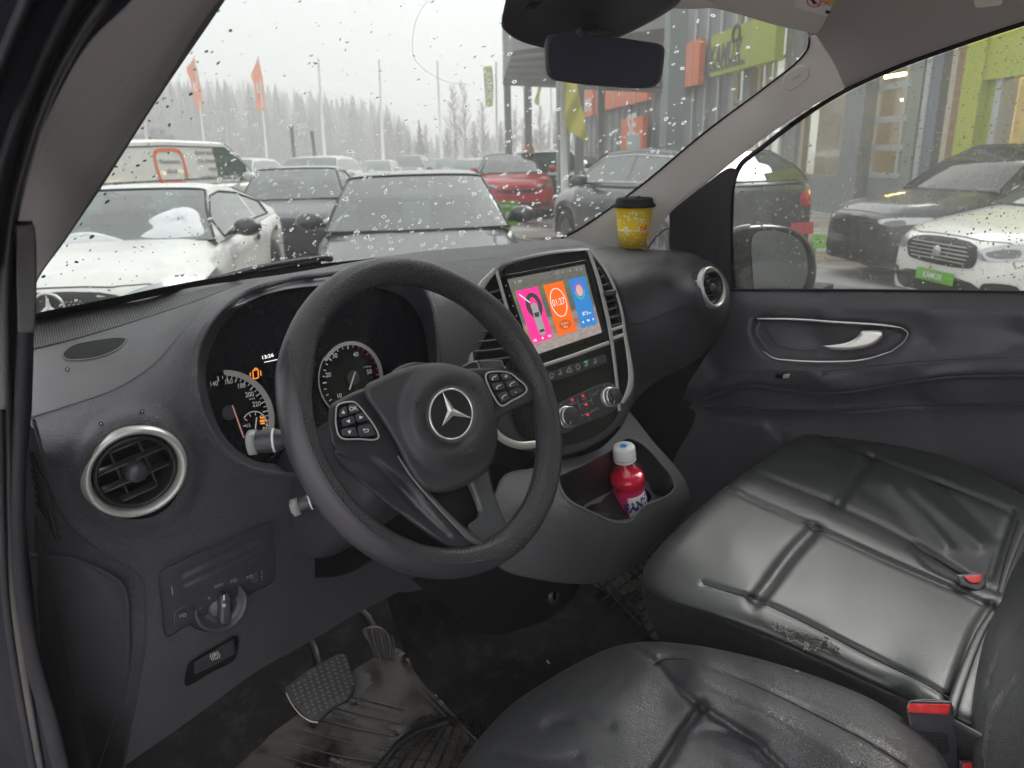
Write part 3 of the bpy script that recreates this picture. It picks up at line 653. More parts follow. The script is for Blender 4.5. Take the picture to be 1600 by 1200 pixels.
# screen
scr_f = [(783,431),(920,405),(949,529),(835,562)]
def rrect(c4, r=4, n=4):
    """rounded quadrilateral"""
    out = []; c4 = [np.array(c, float) for c in c4]
    for i in range(4):
        p, a, b = c4[i], c4[i-1], c4[(i+1) % 4]; u = p+(a-p)/np.linalg.norm(a-p)*r; v = p+(b-p)/np.linalg.norm(b-p)*r
        for k in range(n+1): t = k/n; out.append((1-t)**2*u+2*t*(1-t)*p+t*t*v)
    return np.array(out)
scr = sheet('touchscreen', rrect(scr_f, 4), S_ST, M['gloss'], dash, step=12, lift=.007, thick=.007, roll=(2, .001))
D4 = [np.array(p, float) for p in ((792.5,436.5),(913,413),(940.5,519.5),(832.5,556))]
def hom(u, v):
    """display coordinates (0..1, 0..1) to picking coordinates"""
    src = [(0, 0), (1, 0), (1, 1), (0, 1)]; A = []; b = []
    for (x, y), (X, Y) in zip(src, D4): A += [[x, y, 1, 0, 0, 0, -X*x, -X*y], [0, 0, 0, x, y, 1, -Y*x, -Y*y]]; b += [X, Y]
    h = hom.h if hasattr(hom, 'h') else np.linalg.solve(np.array(A), np.array(b)); hom.h = h
    u, v = np.asarray(u, float), np.asarray(v, float); d_ = h[6]*u+h[7]*v+1
    return np.stack([(h[0]*u+h[1]*v+h[2])/d_, (h[3]*u+h[4]*v+h[5])/d_], -1)
def emis(name, col, s=.9):
    m, n, b = newmat(name); b.inputs['Base Color'].default_value = (*[c*.1 for c in col], 1); b.inputs['Roughness'].default_value = .12
    b.inputs['Emission Color'].default_value = (*col, 1); b.inputs['Emission Strength'].default_value = s/(2**EXPOSURE)*1.35; return m
def wall_mat():
    m, n, b = newmat('screen wallpaper'); b.inputs['Base Color'].default_value = (.03, .03, .03, 1); b.inputs['Roughness'].default_value = .12
    uv = N_(n, 'ShaderNodeUVMap'); sp = N_(n, 'ShaderNodeSeparateXYZ'); n.links.new(uv.outputs[0], sp.inputs[0])
    cr = N_(n, 'ShaderNodeValToRGB'); n.links.new(sp.outputs[1], cr.inputs[0]); e = cr.color_ramp.elements
    e[0].position = 0; e[0].color = (.20, .19, .17, 1); e[1].position = 1; e[1].color = (.46, .40, .38, 1)
    for p, c in ((.14, (.17, .17, .15, 1)), (.18, (.20, .24, .10, 1)), (.40, (.13, .17, .12, 1)), (.55, (.16, .15, .15, 1)), (.62, (.50, .34, .27, 1)), (.72, (.42, .20, .17, 1)), (.85, (.50, .38, .34, 1))):
        x = e.new(p); x.color = c
    t = N_(n, 'ShaderNodeTexNoise'); t.inputs['Scale'].default_value = 14; t.inputs['Detail'].default_value = 8; mp = N_(n, 'ShaderNodeMapping'); mp.inputs['Scale'].default_value = (1, 2.5, 1); n.links.new(uv.outputs[0], mp.inputs[0]); n.links.new(mp.outputs[0], t.inputs['Vector'])
    mr = N_(n, 'ShaderNodeMapRange'); mr.inputs[3].default_value = .35; mr.inputs[4].default_value = 1.7; n.links.new(t.outputs[0], mr.inputs[0])
    mx = N_(n, 'ShaderNodeMix', data_type='RGBA', blend_type='MULTIPLY'); mx.inputs[0].default_value = 1; n.links.new(cr.outputs[0], mx.inputs[6]); n.links.new(mr.outputs[0], mx.inputs[7])
    n.links.new(mx.outputs[2], b.inputs['Emission Color']); b.inputs['Emission Strength'].default_value = .55/(2**EXPOSURE)*1.3; return m
nu = 12
uvs = [(i/nu, j/nu) for i in range(nu+1) for j in range(nu+1)]; q = hom([a for a, b in uvs], [b for a, b in uvs])
dsp = mesh_obj('display', S_ST.pts(q[:, 0], q[:, 1], .0082), [tuple(reversed(f)) for f in grid_faces(nu+1, nu+1)], wall_mat(), scr)
ul = dsp.data.uv_layers.new(name='UVMap')
for l in dsp.data.loops: ul.data[l.index].uv = uvs[l.vertex_index]
E_PK, E_OR, E_BL = emis('pink tile', (.90, .035, .30), .80), emis('orange tile', (.92, .14, .015), .80), emis('blue tile', (.03, .22, .58), .80)
E_WH, E_GY, E_DG = emis('screen white', (.9, .88, .88), .8), emis('screen grey', (.32, .33, .34), .8), emis('screen dark', (.05, .04, .05), .8)
E_GR, E_YL, E_LM = emis('screen green', (.1, .5, .35), .7), emis('screen yellow', (.85, .62, .08), .8), emis('led red', (1, .03, .05), .6)
def shape(name, uv, mat, par, lift=.0088, thick=0, n=0):
    P = np.array(uv, float); q = hom(P[:, 0], P[:, 1]); V = S_ST.pts(q[:, 0], q[:, 1], lift); return mesh_obj(name, V, [tuple(range(len(V)))[::-1]], mat, par, smooth=False)
def circ_uv(cx, cy, rx, ry, n=28, a0=0, a1=360): t = np.radians(np.linspace(a0, a1, n, endpoint=(a1-a0 < 360))); return np.stack([cx+rx*np.cos(t), cy+ry*np.sin(t)], 1)
def ringm(mb, cx, cy, rx, ry, w, lift, a0=0, a1=360):
    o_, i_ = circ_uv(cx, cy, rx, ry, 40, a0, a1), circ_uv(cx, cy, rx-w, ry-w*1.1, 40, a0, a1); P = np.vstack([o_, i_]); q = hom(P[:, 0], P[:, 1]); n = 40
    mb.add(S_ST.pts(q[:, 0], q[:, 1], lift), [(k, n+k, n+(k+1) % n, (k+1) % n) for k in range(n if a1-a0 >= 360 else n-1)])
def stxt(mb, txt, u, v, w, h, lift=.0096, bold=.01):
    V, F = text_geo(txt, bold=bold); q = hom(u+V[:, 0]*w, v-V[:, 1]*h); mb.add(S_ST.pts(q[:, 0], q[:, 1], lift), F)
pk = shape('pink_tile', [(.045,.155),(.315,.155),(.315,.855),(.045,.855)], E_PK, scr)
og = shape('orange_tile', [(.385,.155),(.645,.155),(.645,.855),(.385,.855)], E_OR, scr)
bl = shape('blue_tile', [(.72,.155),(.965,.155),(.965,.855),(.72,.855)], E_BL, scr)
mb = MB(); ringm(mb, .205,.38,.095,.165,.05,.0094); mb.build('record', E_DG, pk)
car_ = [(.17,.36),(.20,.345),(.235,.36),(.245,.48),(.245,.70),(.235,.765),(.205,.785),(.172,.765),(.16,.70),(.16,.48)]
cb = shape('drawn_car', car_, E_GY, pk, .0100); shape('drawn_glass', [(.17,.47),(.235,.47),(.228,.53),(.177,.53)], E_DG, pk, .0103); shape('drawn_rear_glass', [(.175,.70),(.232,.70),(.235,.735),(.172,.735)], E_DG, pk, .0103)
mb = MB()
def ubar(mb, a, b, w, lift=.0098):
    a, b = np.array(a, float), np.array(b, float); t = (b-a)/np.linalg.norm(b-a); n = np.array([-t[1], t[0]])*w/2; P = np.array([a-n, a+n, b+n, b-n]); q = hom(P[:, 0], P[:, 1]); mb.add(S_ST.pts(q[:, 0], q[:, 1], lift), [(0, 1, 2, 3)])
ubar(mb, (.075,.20), (.165,.33), .012); 
for cx in (.09, .27):
    sg = 1 if cx > .2 else -1; P = np.array([(cx-.012*sg,.795),(cx-.012*sg,.835),(cx+.014*sg,.815)]); q = hom(P[:, 0], P[:, 1]); mb.add(S_ST.pts(q[:, 0], q[:, 1], .0098), [(0, 1, 2)]); ubar(mb, (cx+.02*sg,.795), (cx+.02*sg,.835), .006)
P = np.array([(.175,.795),(.175,.835),(.20,.815)]); q = hom(P[:, 0], P[:, 1]); mb.add(S_ST.pts(q[:, 0], q[:, 1], .0098), [(0, 1, 2)])
mb.build('player_marks', E_WH, pk)
mb = MB(); ringm(mb, .515,.42,.105,.195,.009,.0096); stxt(mb, '01:27', .515,.415,.075,.13, bold=-.005); mb.build('clock_face', E_WH, og)
shape('soft_button', circ_uv(.515,.73,.085,.07), emis('dark orange', (.55,.10,.02), .8), og, .0094)
mb = MB(); stxt(mb, 'Default', .515,.71,.035,.05); stxt(mb, 'Map', .515,.76,.035,.05); mb.build('tile_words', emis('peach', (.9,.45,.3), .7), og)
mb = MB(); ringm(mb, .835,.33,.072,.125,.018,.0094, 0, 180); mb.build('dial_lower', E_GR, bl)
mb = MB(); ringm(mb, .835,.33,.072,.125,.018,.0094, 180, 360); mb.build('dial_upper', emis('violet', (.35,.08,.45), .8), bl)
shape('dial_middle', circ_uv(.835,.33,.045,.08), emis('rose', (.75,.38,.36), .8), bl, .0096)
mb = MB(); stxt(mb, '87.5', .83,.66,.05,.075); stxt(mb, 'FM', .845,.77,.035,.05); 
for cx, sg in ((.765, -1), (.925, 1)):
    P = np.array([(cx-.012*sg,.75),(cx-.012*sg,.79),(cx+.014*sg,.77)]); q = hom(P[:, 0], P[:, 1]); mb.add(S_ST.pts(q[:, 0], q[:, 1], .0098), [(0, 1, 2)])
stxt(mb, 'MHz', .90,.67,.02,.03)
mb.build('radio_words', E_WH, bl)
mb = MB(); stxt(mb, '1:27', .60,.045,.035,.05); stxt(mb, '22', .68,.045,.03,.045)
for cx in (.075, .12, .14, .78, .87, .94): ubar(mb, (cx-.008,.05), (cx+.008,.05), .03)
for cx, cy_ in ((.46,.93), (.40,.90), (.40,.95), (.31,.94), (.67,.90), (.80,.86), (.86,.86), (.55,.92)): ringm(mb, cx, cy_, .016,.024,.006,.0096)
ringm(mb, .09,.945,.016,.03,.005,.0096)
mb.build('status_marks', E_GY, scr)
for a, b in (((.585,.93),(.565,.80)), ((.70,.55),(.68,.70))): pass
# bezel touch marks
mb = MB()
for k in range(7): p_ = np.array(D4[0])*(1-(k+.6)/7.5)+np.array(D4[3])*(k+.6)/7.5+np.array([-5, 0]); bar(mb, S_ST, p_-[0, 1], p_+[0.4, 1.2], 1.6, .0078)
mb.build('bezel_marks', M['grey_mark'], scr)
# silver line under the screen
strip('trim_bar', [(840,574),(895,556),(952,535)], S_ST, 6, M['silver'], dash, lift=.006, thick=.005, n=4, rise=.001)
# left vent and its silver frame
lv = cat([(773,424,1),(752,454),(738,495),(733,535),(739,568),(748,572),(787,573,1),(800,560,1),(798,500,1)], n=5)
vl = sheet('centre_vent', lv, S_ST, M['black'], dash, step=7, lift=.0005, thick=.003)
for k in range(8):
    y = 455+k*15; xl = np.interp(y, [440,470,500,535,570], [760,746,738,735,742]); xr = np.interp(y, [440,500,560], [781,799,806])
    strip('slat', [(xl+2, y+5), ((xl+xr)/2, y+2), (xr, y-3)], S_ST, 3.6, M['smooth_dark'], vl, lift=.005, thick=.004, n=4, rise=.001)
strip('vent_frame', [(774,421),(752,448),(737,487),(731,530),(737,572)], S_ST, [7,12,13,12,9], M['silver'], vl, lift=.008, thick=.010, n=8, rise=.002)
strip('vent_frame', [(775,421),(786,460),(799,508),(806,550)], S_ST, 5, M['silver'], vl, lift=.007, thick=.009, n=6, rise=.001)
strip('vent_frame', [(739,577),(762,577),(790,574)], S_ST, 3, M['silver'], vl, lift=.006, thick=.005, n=4)
# right vent and its silver frame
rv = cat([(922,398,1),(938,424),(955,460),(966,500),(971,515,1),(951,520,1),(940,470)], n=5)
vr = sheet('centre_vent', rv, S_ST, M['black'], dash, step=6, lift=.0025, thick=.003)
for k in range(8):
    y = 420+k*12.5; xl = np.interp(y, [400,520], [925,952]); xr = np.interp(y, [400,424,455,487,515], [926,941,957,966,972])
    strip('slat', [(xl, y+3), ((xl+xr)/2, y+1), (xr, y-2)], S_ST, 3.4, M['smooth_dark'], vr, lift=.006, thick=.004, n=3, rise=.001)
sheet('slat_knob', rrect([(944,455),(963,452),(964,460),(946,464)], 2), S_ST, M['smooth_dark'], vr, step=4, lift=.016, thick=.012, roll=(2, .002))
strip('vent_frame', [(920,391),(936,440),(952,510),(962,580),(968,642)], S_ST, [5,6,6,5,5], M['silver'], vr, lift=.008, thick=.010, n=8, rise=.0015)
strip('vent_frame', [(921,390),(945,420),(962,455),(972,490),(976,520),(983,560),(986,592),(982,612),(972,630)], S_ST, [4,4,4,4,5,7,9,9,5], M['silver'], vr, lift=.008, thick=.010, n=8, rise=.0015)
strip('vent_frame', [(955,516),(974,510)], S_ST, 5, M['silver'], vr, lift=.009, thick=.006, n=4)
strip('vent_frame', [(958,529),(975,523)], S_ST, 5, M['silver'], vr, lift=.009, thick=.006, n=4)
sheet('storage_slot', cat([(960,535,1),(977,530,1),(980,560),(980,595),(972,618),(969,600),(964,570)], n=4), S_ST, M['black'], dash, step=6, lift=.003, thick=.002)
# button row
br = sheet('button_row', cat([(849,584,1),(946,553,1),(948,565),(944,569,1),(856,597),(851,594)], n=3), S_ST, M['smooth_dark'], dash, step=6, lift=.005, thick=.004, roll=(2, .001))
bx = np.linspace(862, 944, 7)
for i in range(6):
    x0, x1 = bx[i]-6.0, bx[i+1]-7.6; f_ = lambda x: 590.5-(x-850)*.327
    b_ = sheet('button', rrect([(x0, f_(x0)-7), (x1, f_(x1)-7), (x1+1, f_(x1)+6), (x0+1, f_(x0)+6)], 1.5), S_ST, M['smooth_dark'], br, step=5, lift=.0065, thick=.002)
    c = ((x0+x1)/2, f_((x0+x1)/2)); mb = MB()
    if i == 2:
        for a_, b__ in (((c[0]-4, c[1]+4), (c[0], c[1]-4.5)), ((c[0], c[1]-4.5), (c[0]+4.5, c[1]+3)), ((c[0]+4.5, c[1]+3), (c[0]-4, c[1]+4))): bar(mb, S_ST, a_, b__, 1.8, .0075)
    elif i in (1, 4, 5):
        bar(mb, S_ST, (c[0]-3, c[1]+3), (c[0]+2, c[1]+1.5), 3, .0075); bar(mb, S_ST, (c[0]-1, c[1]-4), (c[0]+1, c[1]), 2.2, .0075)
    else:
        mb.add(*sheet_geo(ell(c[0], c[1], 3.8, 4, 0, 14), S_ST, lift=.0075, thick=0, step=2, holes=[ell(c[0], c[1], 2.5, 2.8, 0, 10)])[:2]); bar(mb, S_ST, (c[0]-2, c[1]+5), (c[0]+3, c[1]+3.5), 1.2, .0075)
    mb.build('button_symbol', M['grey_mark'], b_)
sheet('green_lamp', rrect([(912,565),(918,563),(918.5,565.5),(912.5,567.5)], .8), S_ST, emis('green lamp', (.02, .8, .12), .4), br, step=2, lift=.0078, thick=.001)
# climate panel
cp = sheet('climate_panel', cat([(862,640),(872,631),(900,617),(935,602),(952,598),(966,604),(969,622),(962,640),(930,655),(900,668),(880,678),(866,668)], n=5), S_ST, M['smooth_dark'], dash, step=6, lift=.005, thick=.004, roll=(2, .001))
for (x, y, rp) in ((883,652,15.5), (950.5,621,14.2)):
    kc = S_ST.p(x, y, .006); kf = Frame(kc, ST_N); kr = rp*1.08/FPX*np.dot(kc-CAM, _f)
    V = []; m_ = 72; pro = [(1.02, -.002), (1.04, .004), (1.0, .008), (.93, .0085)]
    for i in range(m_):
        a = 2*math.pi*i/m_; rf = 1+.035*(i % 3 == 0)
        for r_, h in pro: V.append((kr*r_*rf*math.cos(a), kr*r_*rf*math.sin(a), h))
    kb = mesh_obj('temperature_knob', kf.w(V), grid_faces(m_, 4, True), M['chrome'], dash)
    V = []; pro = [(.90, .006), (.90, .016), (.86, .020), (.80, .021), (0, .0215)]
    V, F = lathe_geo([(kr*a, b) for a, b in pro], kf, n=48); mesh_obj('knob_cap', V, F, M['smooth_dark'], kb)
    V, F = lathe_geo([(kr*.93, .0115), (kr*.955, .014), (kr*.93, .0165), (kr*.90, .0165)], kf, n=48); mesh_obj('knob_ring', V, F, M['chrome'], kb)
    mb = MB(); mb.box(kf.w([[-kr*.45, -kr*.55, .0215]])[0], (.0016, .007, .001), (kf.x*.8+kf.y*-.6, kf.x*.6+kf.y*.8, kf.z)); mb.build('knob_mark', M['grey_mark'], kb)
    for k in range(7):
        a = R(150-k*20); x2, y2 = x+(rp+5)*math.cos(a), y-(rp+6)*math.sin(a)
        if k in (0, 2, 4): sheet('knob_scale_dot', ell(x2, y2, 1.1, 1.1, n=8), S_ST, M['grey_mark'], cp, step=1, lift=.0065, thick=.0008)
for (x, y) in ((894,624.5), (911,618.5), (916,632), (918.5,648)): sheet('red_lamp', ell(x, y, 2.4, 2.0, n=12), S_ST, E_LM, cp, step=1.2, lift=.0065, thick=.001)
mb = MB()
for (x, y, t_) in ((897,630,'MAX'), (913,623,'A/C'), (917,638,'~'), (929,616,'OFF'), (905,650,'~'), (930,640,'AUTO'), (921,654,'o')): addtxt(mb, S_ST, t_, (x, y), 5, -20, lift=.0062)
for p_, q_ in (((902,622),(907,640)), ((921,614),(926,632)), ((903,634),(926,624)), ((908,650),(930,641))): bar(mb, S_ST, p_, q_, .8, .0062)
mb.build('climate_words', M['grey_mark'], cp)
# silver arc at the foot of the stack
strip('foot_trim', [(764,652),(770,668),(781,682),(797,692),(815,696),(838,694)], S_ST, [9,10,11,12,12,12], M['silver'], dash, lift=.012, thick=.014, n=8, rise=.003)

# ================================================================= LOWER CONSOLE
F_CON = Surf([(985,645,'y',.22),(873,722,'y',.155),(793,737,'y',.16),(1020,690,'y',.17),(1055,727,'y',.14),(1076,773,'y',.115),(907,790,'y',.075),(940,822,'y',.07),(977,827,'y',.075),(1053,790,'y',.10),
   (800,790,'y',.11),(850,860,'y',.09),(910,908,'y',.10),(970,898,'y',.105),(1020,860,'y',.12),(1065,810,'y',.13),(960,745,'y',.12),(790,860,'y',.13)])
con_out = cat([(983,642,1),(1003,667),(1020,689),(1053,726),(1069,748),(1077,775),(1073,800),(1060,820),(1033,850),(1000,880),(967,901),(933,911),(887,912),(833,904),(790,893),(760,870,1),(765,800),(776,762),(781,750),(795,738),(833,731),(873,721),(933,703),(967,672)], n=6)
tray = cat([(873,744),(885,737),(905,728),(957,700),(968,690),(980,684),(1000,690),(1018,705),(1033,722),(1052,747),(1055,762),(1047,773),(1025,784),(1006,792),(997,803),(988,814),(975,818),(958,816),(935,806),(913,796),(893,785),(879,770)], n=6)
conp = empty('centre_console', F_CON.p(920, 905, 0), 'grey moulded lower console with open cup tray below the centre stack', 'console')
rim_t = [(871,738),(900,724),(955,697),(980,680),(1003,686),(1036,720),(1058,747),(1064,765),(1052,788),(1020,812),(985,829),(952,831),(915,815),(888,797),(868,772)]
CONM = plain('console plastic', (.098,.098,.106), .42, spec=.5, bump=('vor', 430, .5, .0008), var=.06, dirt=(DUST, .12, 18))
strip('tray_lip', [tuple(p) for p in tray[::6]], F_CON, 5, CONM, conp, lift=.0005, thick=.006, closed=True, n=5, rise=.0028)  # bead added to give the tray rim its highlight
sheet('console_shell', con_out, F_CON, CONM, conp, step=6, thick=.02, holes=[tray], roll=(7, .006), disp=groove([(1078,760),(1062,772),(1052,790),(1020,814),(985,831),(950,834),(912,817),(885,798),(862,772)], 4, .003))
# tray walls and floor
Sfl = Surf([(880,780,'y',.115),(1000,700,'y',.24),(1050,770,'y',.165),(930,830,'y',.10),(960,760,'y',.165)])
Tn = rs_n(tray, 80); A = F_CON.pts(Tn[:, 0], Tn[:, 1], -.001); dn = np.array([0, .018, -.075]); cen = A.mean(0)
rows = [A, A+(cen-A)*.02+dn*.1, A+(cen-A)*.04+dn*.5, A+(cen-A)*.07+dn*.92, A+(cen-A)*.15+dn, np.repeat((cen+dn)[None], 80, 0)]
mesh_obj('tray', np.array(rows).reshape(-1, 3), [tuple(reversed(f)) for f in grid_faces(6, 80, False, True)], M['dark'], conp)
Sled = Surf([(895,800,'y',.10),(985,745,'y',.155),(1050,780,'y',.135),(950,800,'y',.12),(1030,730,'y',.20)])
lo = cat([(903,797,1),(920,785),(955,767),(985,745),(1010,736),(1035,745),(1048,760),(1047,773),(1025,784),(1006,792),(997,803),(988,814),(975,818),(958,816),(935,806)], n=5)
h1 = cat([(913,796),(925,788),(938,785),(946,776),(962,764),(985,758),(1008,764),(1018,778),(1006,792),(990,806),(975,812),(958,812),(935,805)], n=5)
h2 = cat([(1014,752),(1024,747),(1037,750),(1042,760),(1036,771),(1026,774),(1018,766)], n=5)
sheet('cup_holder', lo, Sled, CONM, conp, step=4, lift=-.004, thick=.02, holes=[h1, h2])
# column beneath, with power socket
S_COL = Surf([(700,900,'y',.30),(860,900,'y',.22),(870,990,'y',.30),(760,1000,'y',.36),(900,920,'y',.26),(680,1020,'y',.45)])
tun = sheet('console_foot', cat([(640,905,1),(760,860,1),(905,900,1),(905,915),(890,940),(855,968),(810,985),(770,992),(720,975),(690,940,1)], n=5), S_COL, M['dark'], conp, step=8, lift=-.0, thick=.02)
soc = Frame(S_COL.p(865, 930, .006), (.25, -.9, .15))
ps = lathe('power_socket', [(.019, -.004), (.019, .004), (.016, .006), (.013, .004), (.0125, -.02), (0, -.02)], soc, M['smooth_dark'], conp, n=32)
lathe('socket_cap', [(0, .004), (.009, .003), (.0115, -.004)], soc, M['gloss'], ps, n=24)
# knee panel side behind the wheel, left flank of the console
S_FL = Surf([(640,925,'y',.36),(780,760,'y',.19),(700,850,'y',.30),(600,800,'y',.34),(880,700,'y',.25)])
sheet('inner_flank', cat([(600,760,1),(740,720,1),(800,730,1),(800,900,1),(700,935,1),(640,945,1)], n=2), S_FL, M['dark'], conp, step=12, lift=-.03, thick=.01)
# ================================================================= STEERING WHEEL
WC = np.array([-.42, 0, 1.318]); WN = np.array([0, -math.cos(R(30)), math.sin(R(30))])
wfr = Frame(WC, WN)
whl = empty('steering_wheel', WC, 'black leather steering wheel with perforated grip and a three pointed star on its airbag', 'steering wheel')
def wsurf(h): return Surf.plane(WC+WN*h, WN)
# rim, textured through its own UV map
def rim_mat(name, perf):
    m, n, b = newmat(name); b.inputs['Base Color'].default_value = (.034, .033, .040, 1); b.inputs['Roughness'].default_value = .32 if perf else .36; b.inputs['Specular IOR Level'].default_value = .5
    uv = N_(n, 'ShaderNodeUVMap'); bp = N_(n, 'ShaderNodeBump')
    if perf:
        mp = N_(n, 'ShaderNodeMapping'); mp.inputs['Scale'].default_value = (390, 38, 1); n.links.new(uv.outputs[0], mp.inputs[0])
        rot = N_(n, 'ShaderNodeVectorRotate'); rot.inputs['Angle'].default_value = R(45); rot.rotation_type = 'Z_AXIS'; n.links.new(mp.outputs[0], rot.inputs[0])
        t = N_(n, 'ShaderNodeTexVoronoi'); t.inputs['Scale'].default_value = 1; t.inputs['Randomness'].default_value = 0; t.feature = 'F1'; t.voronoi_dimensions = '2D'; n.links.new(rot.outputs[0], t.inputs['Vector'])
        cr = N_(n, 'ShaderNodeMapRange'); cr.inputs[1].default_value = .15; cr.inputs[2].default_value = .42; n.links.new(t.outputs['Distance'], cr.inputs[0])
        bp.inputs['Strength'].default_value = .9; bp.inputs['Distance'].default_value = .0010; n.links.new(cr.outputs[0], bp.inputs['Height'])
        mx = N_(n, 'ShaderNodeMix', data_type='RGBA'); mx.inputs[6].default_value = (.004, .004, .004, 1); mx.inputs[7].default_value = (.046, .046, .052, 1); n.links.new(cr.outputs[0], mx.inputs[0]); n.links.new(mx.outputs[2], b.inputs['Base Color'])
    else:
        t = N_(n, 'ShaderNodeTexVoronoi', feature='DISTANCE_TO_EDGE'); t.inputs['Scale'].default_value = 900; n.links.new(coords(n), t.inputs['Vector'])
        bp.inputs['Strength'].default_value = .25; bp.inputs['Distance'].default_value = .0006; n.links.new(t.outputs[0], bp.inputs['Height'])
    n.links.new(bp.outputs[0], b.inputs['Normal']); return m
RP, RSM = rim_mat('perforated rim leather', True), rim_mat('smooth rim leather', False)
RM, RT = .1750, .0172
nU, nV = 240, 28; V = []; 
def thumb(a):  # the smooth grip runs from the upper left down to the bottom on the outer side, and has a mate at right
    return 1.0 if 142 < a < 272 else (1.0 if -62 < a-360 < 20 and False else 0.0)
def grip(a): 
    d1 = np.exp(-((a-150)/9)**2)+np.exp(-(((a-30+180) % 360-180)/9)**2)
    return 1+.10*d1
for i in range(nU):
    a = 360*i/nU; ar = R(a); g_ = grip(a)
    for j in range(nV):
        p = 2*math.pi*j/nV; ro = RT*g_
        # cross-section a little deeper than wide
        rr_ = RM+ro*.97*math.cos(p); h = ro*1.08*math.sin(p)
        V.append((rr_*math.cos(ar), rr_*math.sin(ar), h))
F = grid_faces(nU, nV, True, True); mi = []
for k, f_ in enumerate(F):
    i, j = divmod(k, nV); a = 360*(i+.5)/nU; p = (360*(j+.5)/nV+180) % 360-180
    lim0 = np.interp(a, [140, 150, 165, 260, 272, 283], [0, 35, 62, 62, 35, 0]) if 140 < a < 283 else 0
    mi.append(1 if (abs(p-0) < lim0+18 and lim0 > 0 and p > -120) else 0)
rimo = mesh_obj('rim', wfr.w(V), [tuple(reversed(f)) for f in F], None, whl, mats=[RP, RSM], midx=mi)
ul = rimo.data.uv_layers.new(name='UVMap')
for pl_, f_ in zip(rimo.data.polygons, F):
    for li in pl_.loop_indices:
        vi = rimo.data.loops[li].vertex_index; i, j = divmod(vi, nV); i0, j0 = divmod(f_[0], nV)
        if i == 0 and i0 == nU-1: i = nU
        if j == 0 and j0 == nV-1: j = nV
        ul.data[li].uv = (i/nU, j/nV)
# seam between the two leathers
for sgn in (1,):
    P = []
    for a in np.linspace(143, 281, 80):
        lim = np.interp(a, [140, 150, 165, 260, 272, 283], [0, 35, 62, 62, 35, 0])+18; p = R(lim); ar = R(a); rr_ = RM+RT*1.0*grip(a)*.97*math.cos(p); P.append((rr_*math.cos(ar), rr_*math.sin(ar), RT*1.08*grip(a)*math.sin(p)))
    tube('rim_seam', wfr.w(P), .0010, RSM, whl, n=6)
# spoke body: one dark shell behind, left pod, right pod, lower V
SH0, SH1, SH2 = wsurf(-.012), wsurf(.004), wsurf(.020)
shell_d = plain('spoke plastic', (.028, .028, .033), .34, spec=.5, bump=('noi', 1500, .06, .0004), var=.06)
left = cat([(514,640),(518,632),(529,625),(552,613),(572,606),(600,604,1),(640,737,1),(657,760),(690,790),(731,827),(760,848),(727,860,1),(698,853),(663,831),(631,808),(596,782),(558,750),(530,726),(521,708),(516,690),(512,662)], n=6)
sl_ = sheet('left_spoke', left, SH1, shell_d, whl, step=6, thick=.02, roll=(6, .006), disp=summed(groove([(520,703),(545,712),(580,720),(610,745),(650,790),(700,840)], 5, .006), lambda x, y: -.014*sstep(y-(706+(x-520)*.35), -10, 30)*sstep(-(x-640), -60, 20)))
right = cat([(705,576,1),(719,577),(762,575),(792,578),(815,587),(835,603),(840,614),(831,627),(806,639),(782,651),(777,664),(776,690),(730,700,1)], n=6)
sr_ = sheet('right_spoke', right, SH1, shell_d, whl, step=6, thick=.02, roll=(6, .006))
strip('spoke_accent', [(622,712),(643,742),(680,785),(715,822),(735,842),(757,852),(776,848),(792,836)], SH1, [4,8,9,9,9,8,8,4], plain('dark satin metal', (.16,.155,.16), .30, metal=.7, var=.05), sl_, lift=.004, thick=.006, n=8, rise=.002)
lowr = cat([(742,728,1),(762,724,1),(768,755),(780,792),(790,815),(796,828),(795,838),(785,846),(765,849),(752,846),(738,834),(730,822),(746,806),(738,775),(728,748)], n=6)
sheet('lower_spoke', lowr, wsurf(.000), plain('satin spoke cover', (.055,.058,.062), .33, spec=.5, var=.05), whl, step=5, thick=.02, roll=(5, .005), disp=summed(groove([(735,757),(748,800),(742,808)], 3, .004), lambda x, y: -.004*sstep(790-y, 0, 40)))
hol = cat([(640,740,1),(700,770),(740,740,1),(748,790),(742,812),(728,822),(700,800),(665,768)], n=5)
sheet('spoke_back', hol, wsurf(-.022), M['dark'], whl, step=8, thick=.012)
# airbag module
ab = cat([(569,610),(574,600),(588,593),(617,580),(652,570),(690,567),(728,576),(751,588),(766,614),(774,643),(777,681),(772,713),(760,735),(739,752),(716,764),(690,770),(672,768),(657,759),(640,737),(622,702),(602,667),(584,640),(572,622)], n=6)
EMX, EMY = 705, 647
dome = lambda x, y: .016*sstep(-np.hypot((x-EMX)/1.0, (y-EMY)/1.12)/76, -1.12, -.72)-.006*sstep(-np.hypot((x-EMX)/1.0, (y-EMY)/1.13), -52, -34)
air_m = plain('airbag cover', (.036, .036, .041), .42, spec=.45, bump=('vor', 620, .35, .0007), var=.05)
abm = sheet('airbag_cover', ab, SH2, air_m, whl, step=5, thick=.03, roll=(9, .012), disp=dome)
ls_ = lambda v: v
ebr = ell(EMX, EMY, 41, 47, 0, 60)
sheet('emblem_seat', ell(EMX+1, EMY, 42, 47, n=50), SH2, plain('grey emblem seat', (.10,.097,.10), .34, var=.05), whl, step=6, lift=.0115, thick=.004, roll=(3, .002))
S_EM = wsurf(.020+.0130)
emb = sheet('emblem_disc', ell(EMX, EMY, 34, 39.5, n=50), S_EM, M['dark'], whl, step=6, lift=.0, thick=.003)
strip('emblem_ring', [tuple(p) for p in ell(EMX, EMY, 33.5, 39.2, 0, 24)], S_EM, 3.6, M['chrome'], emb, lift=.002, thick=.003, closed=True, n=4, rise=.0018)
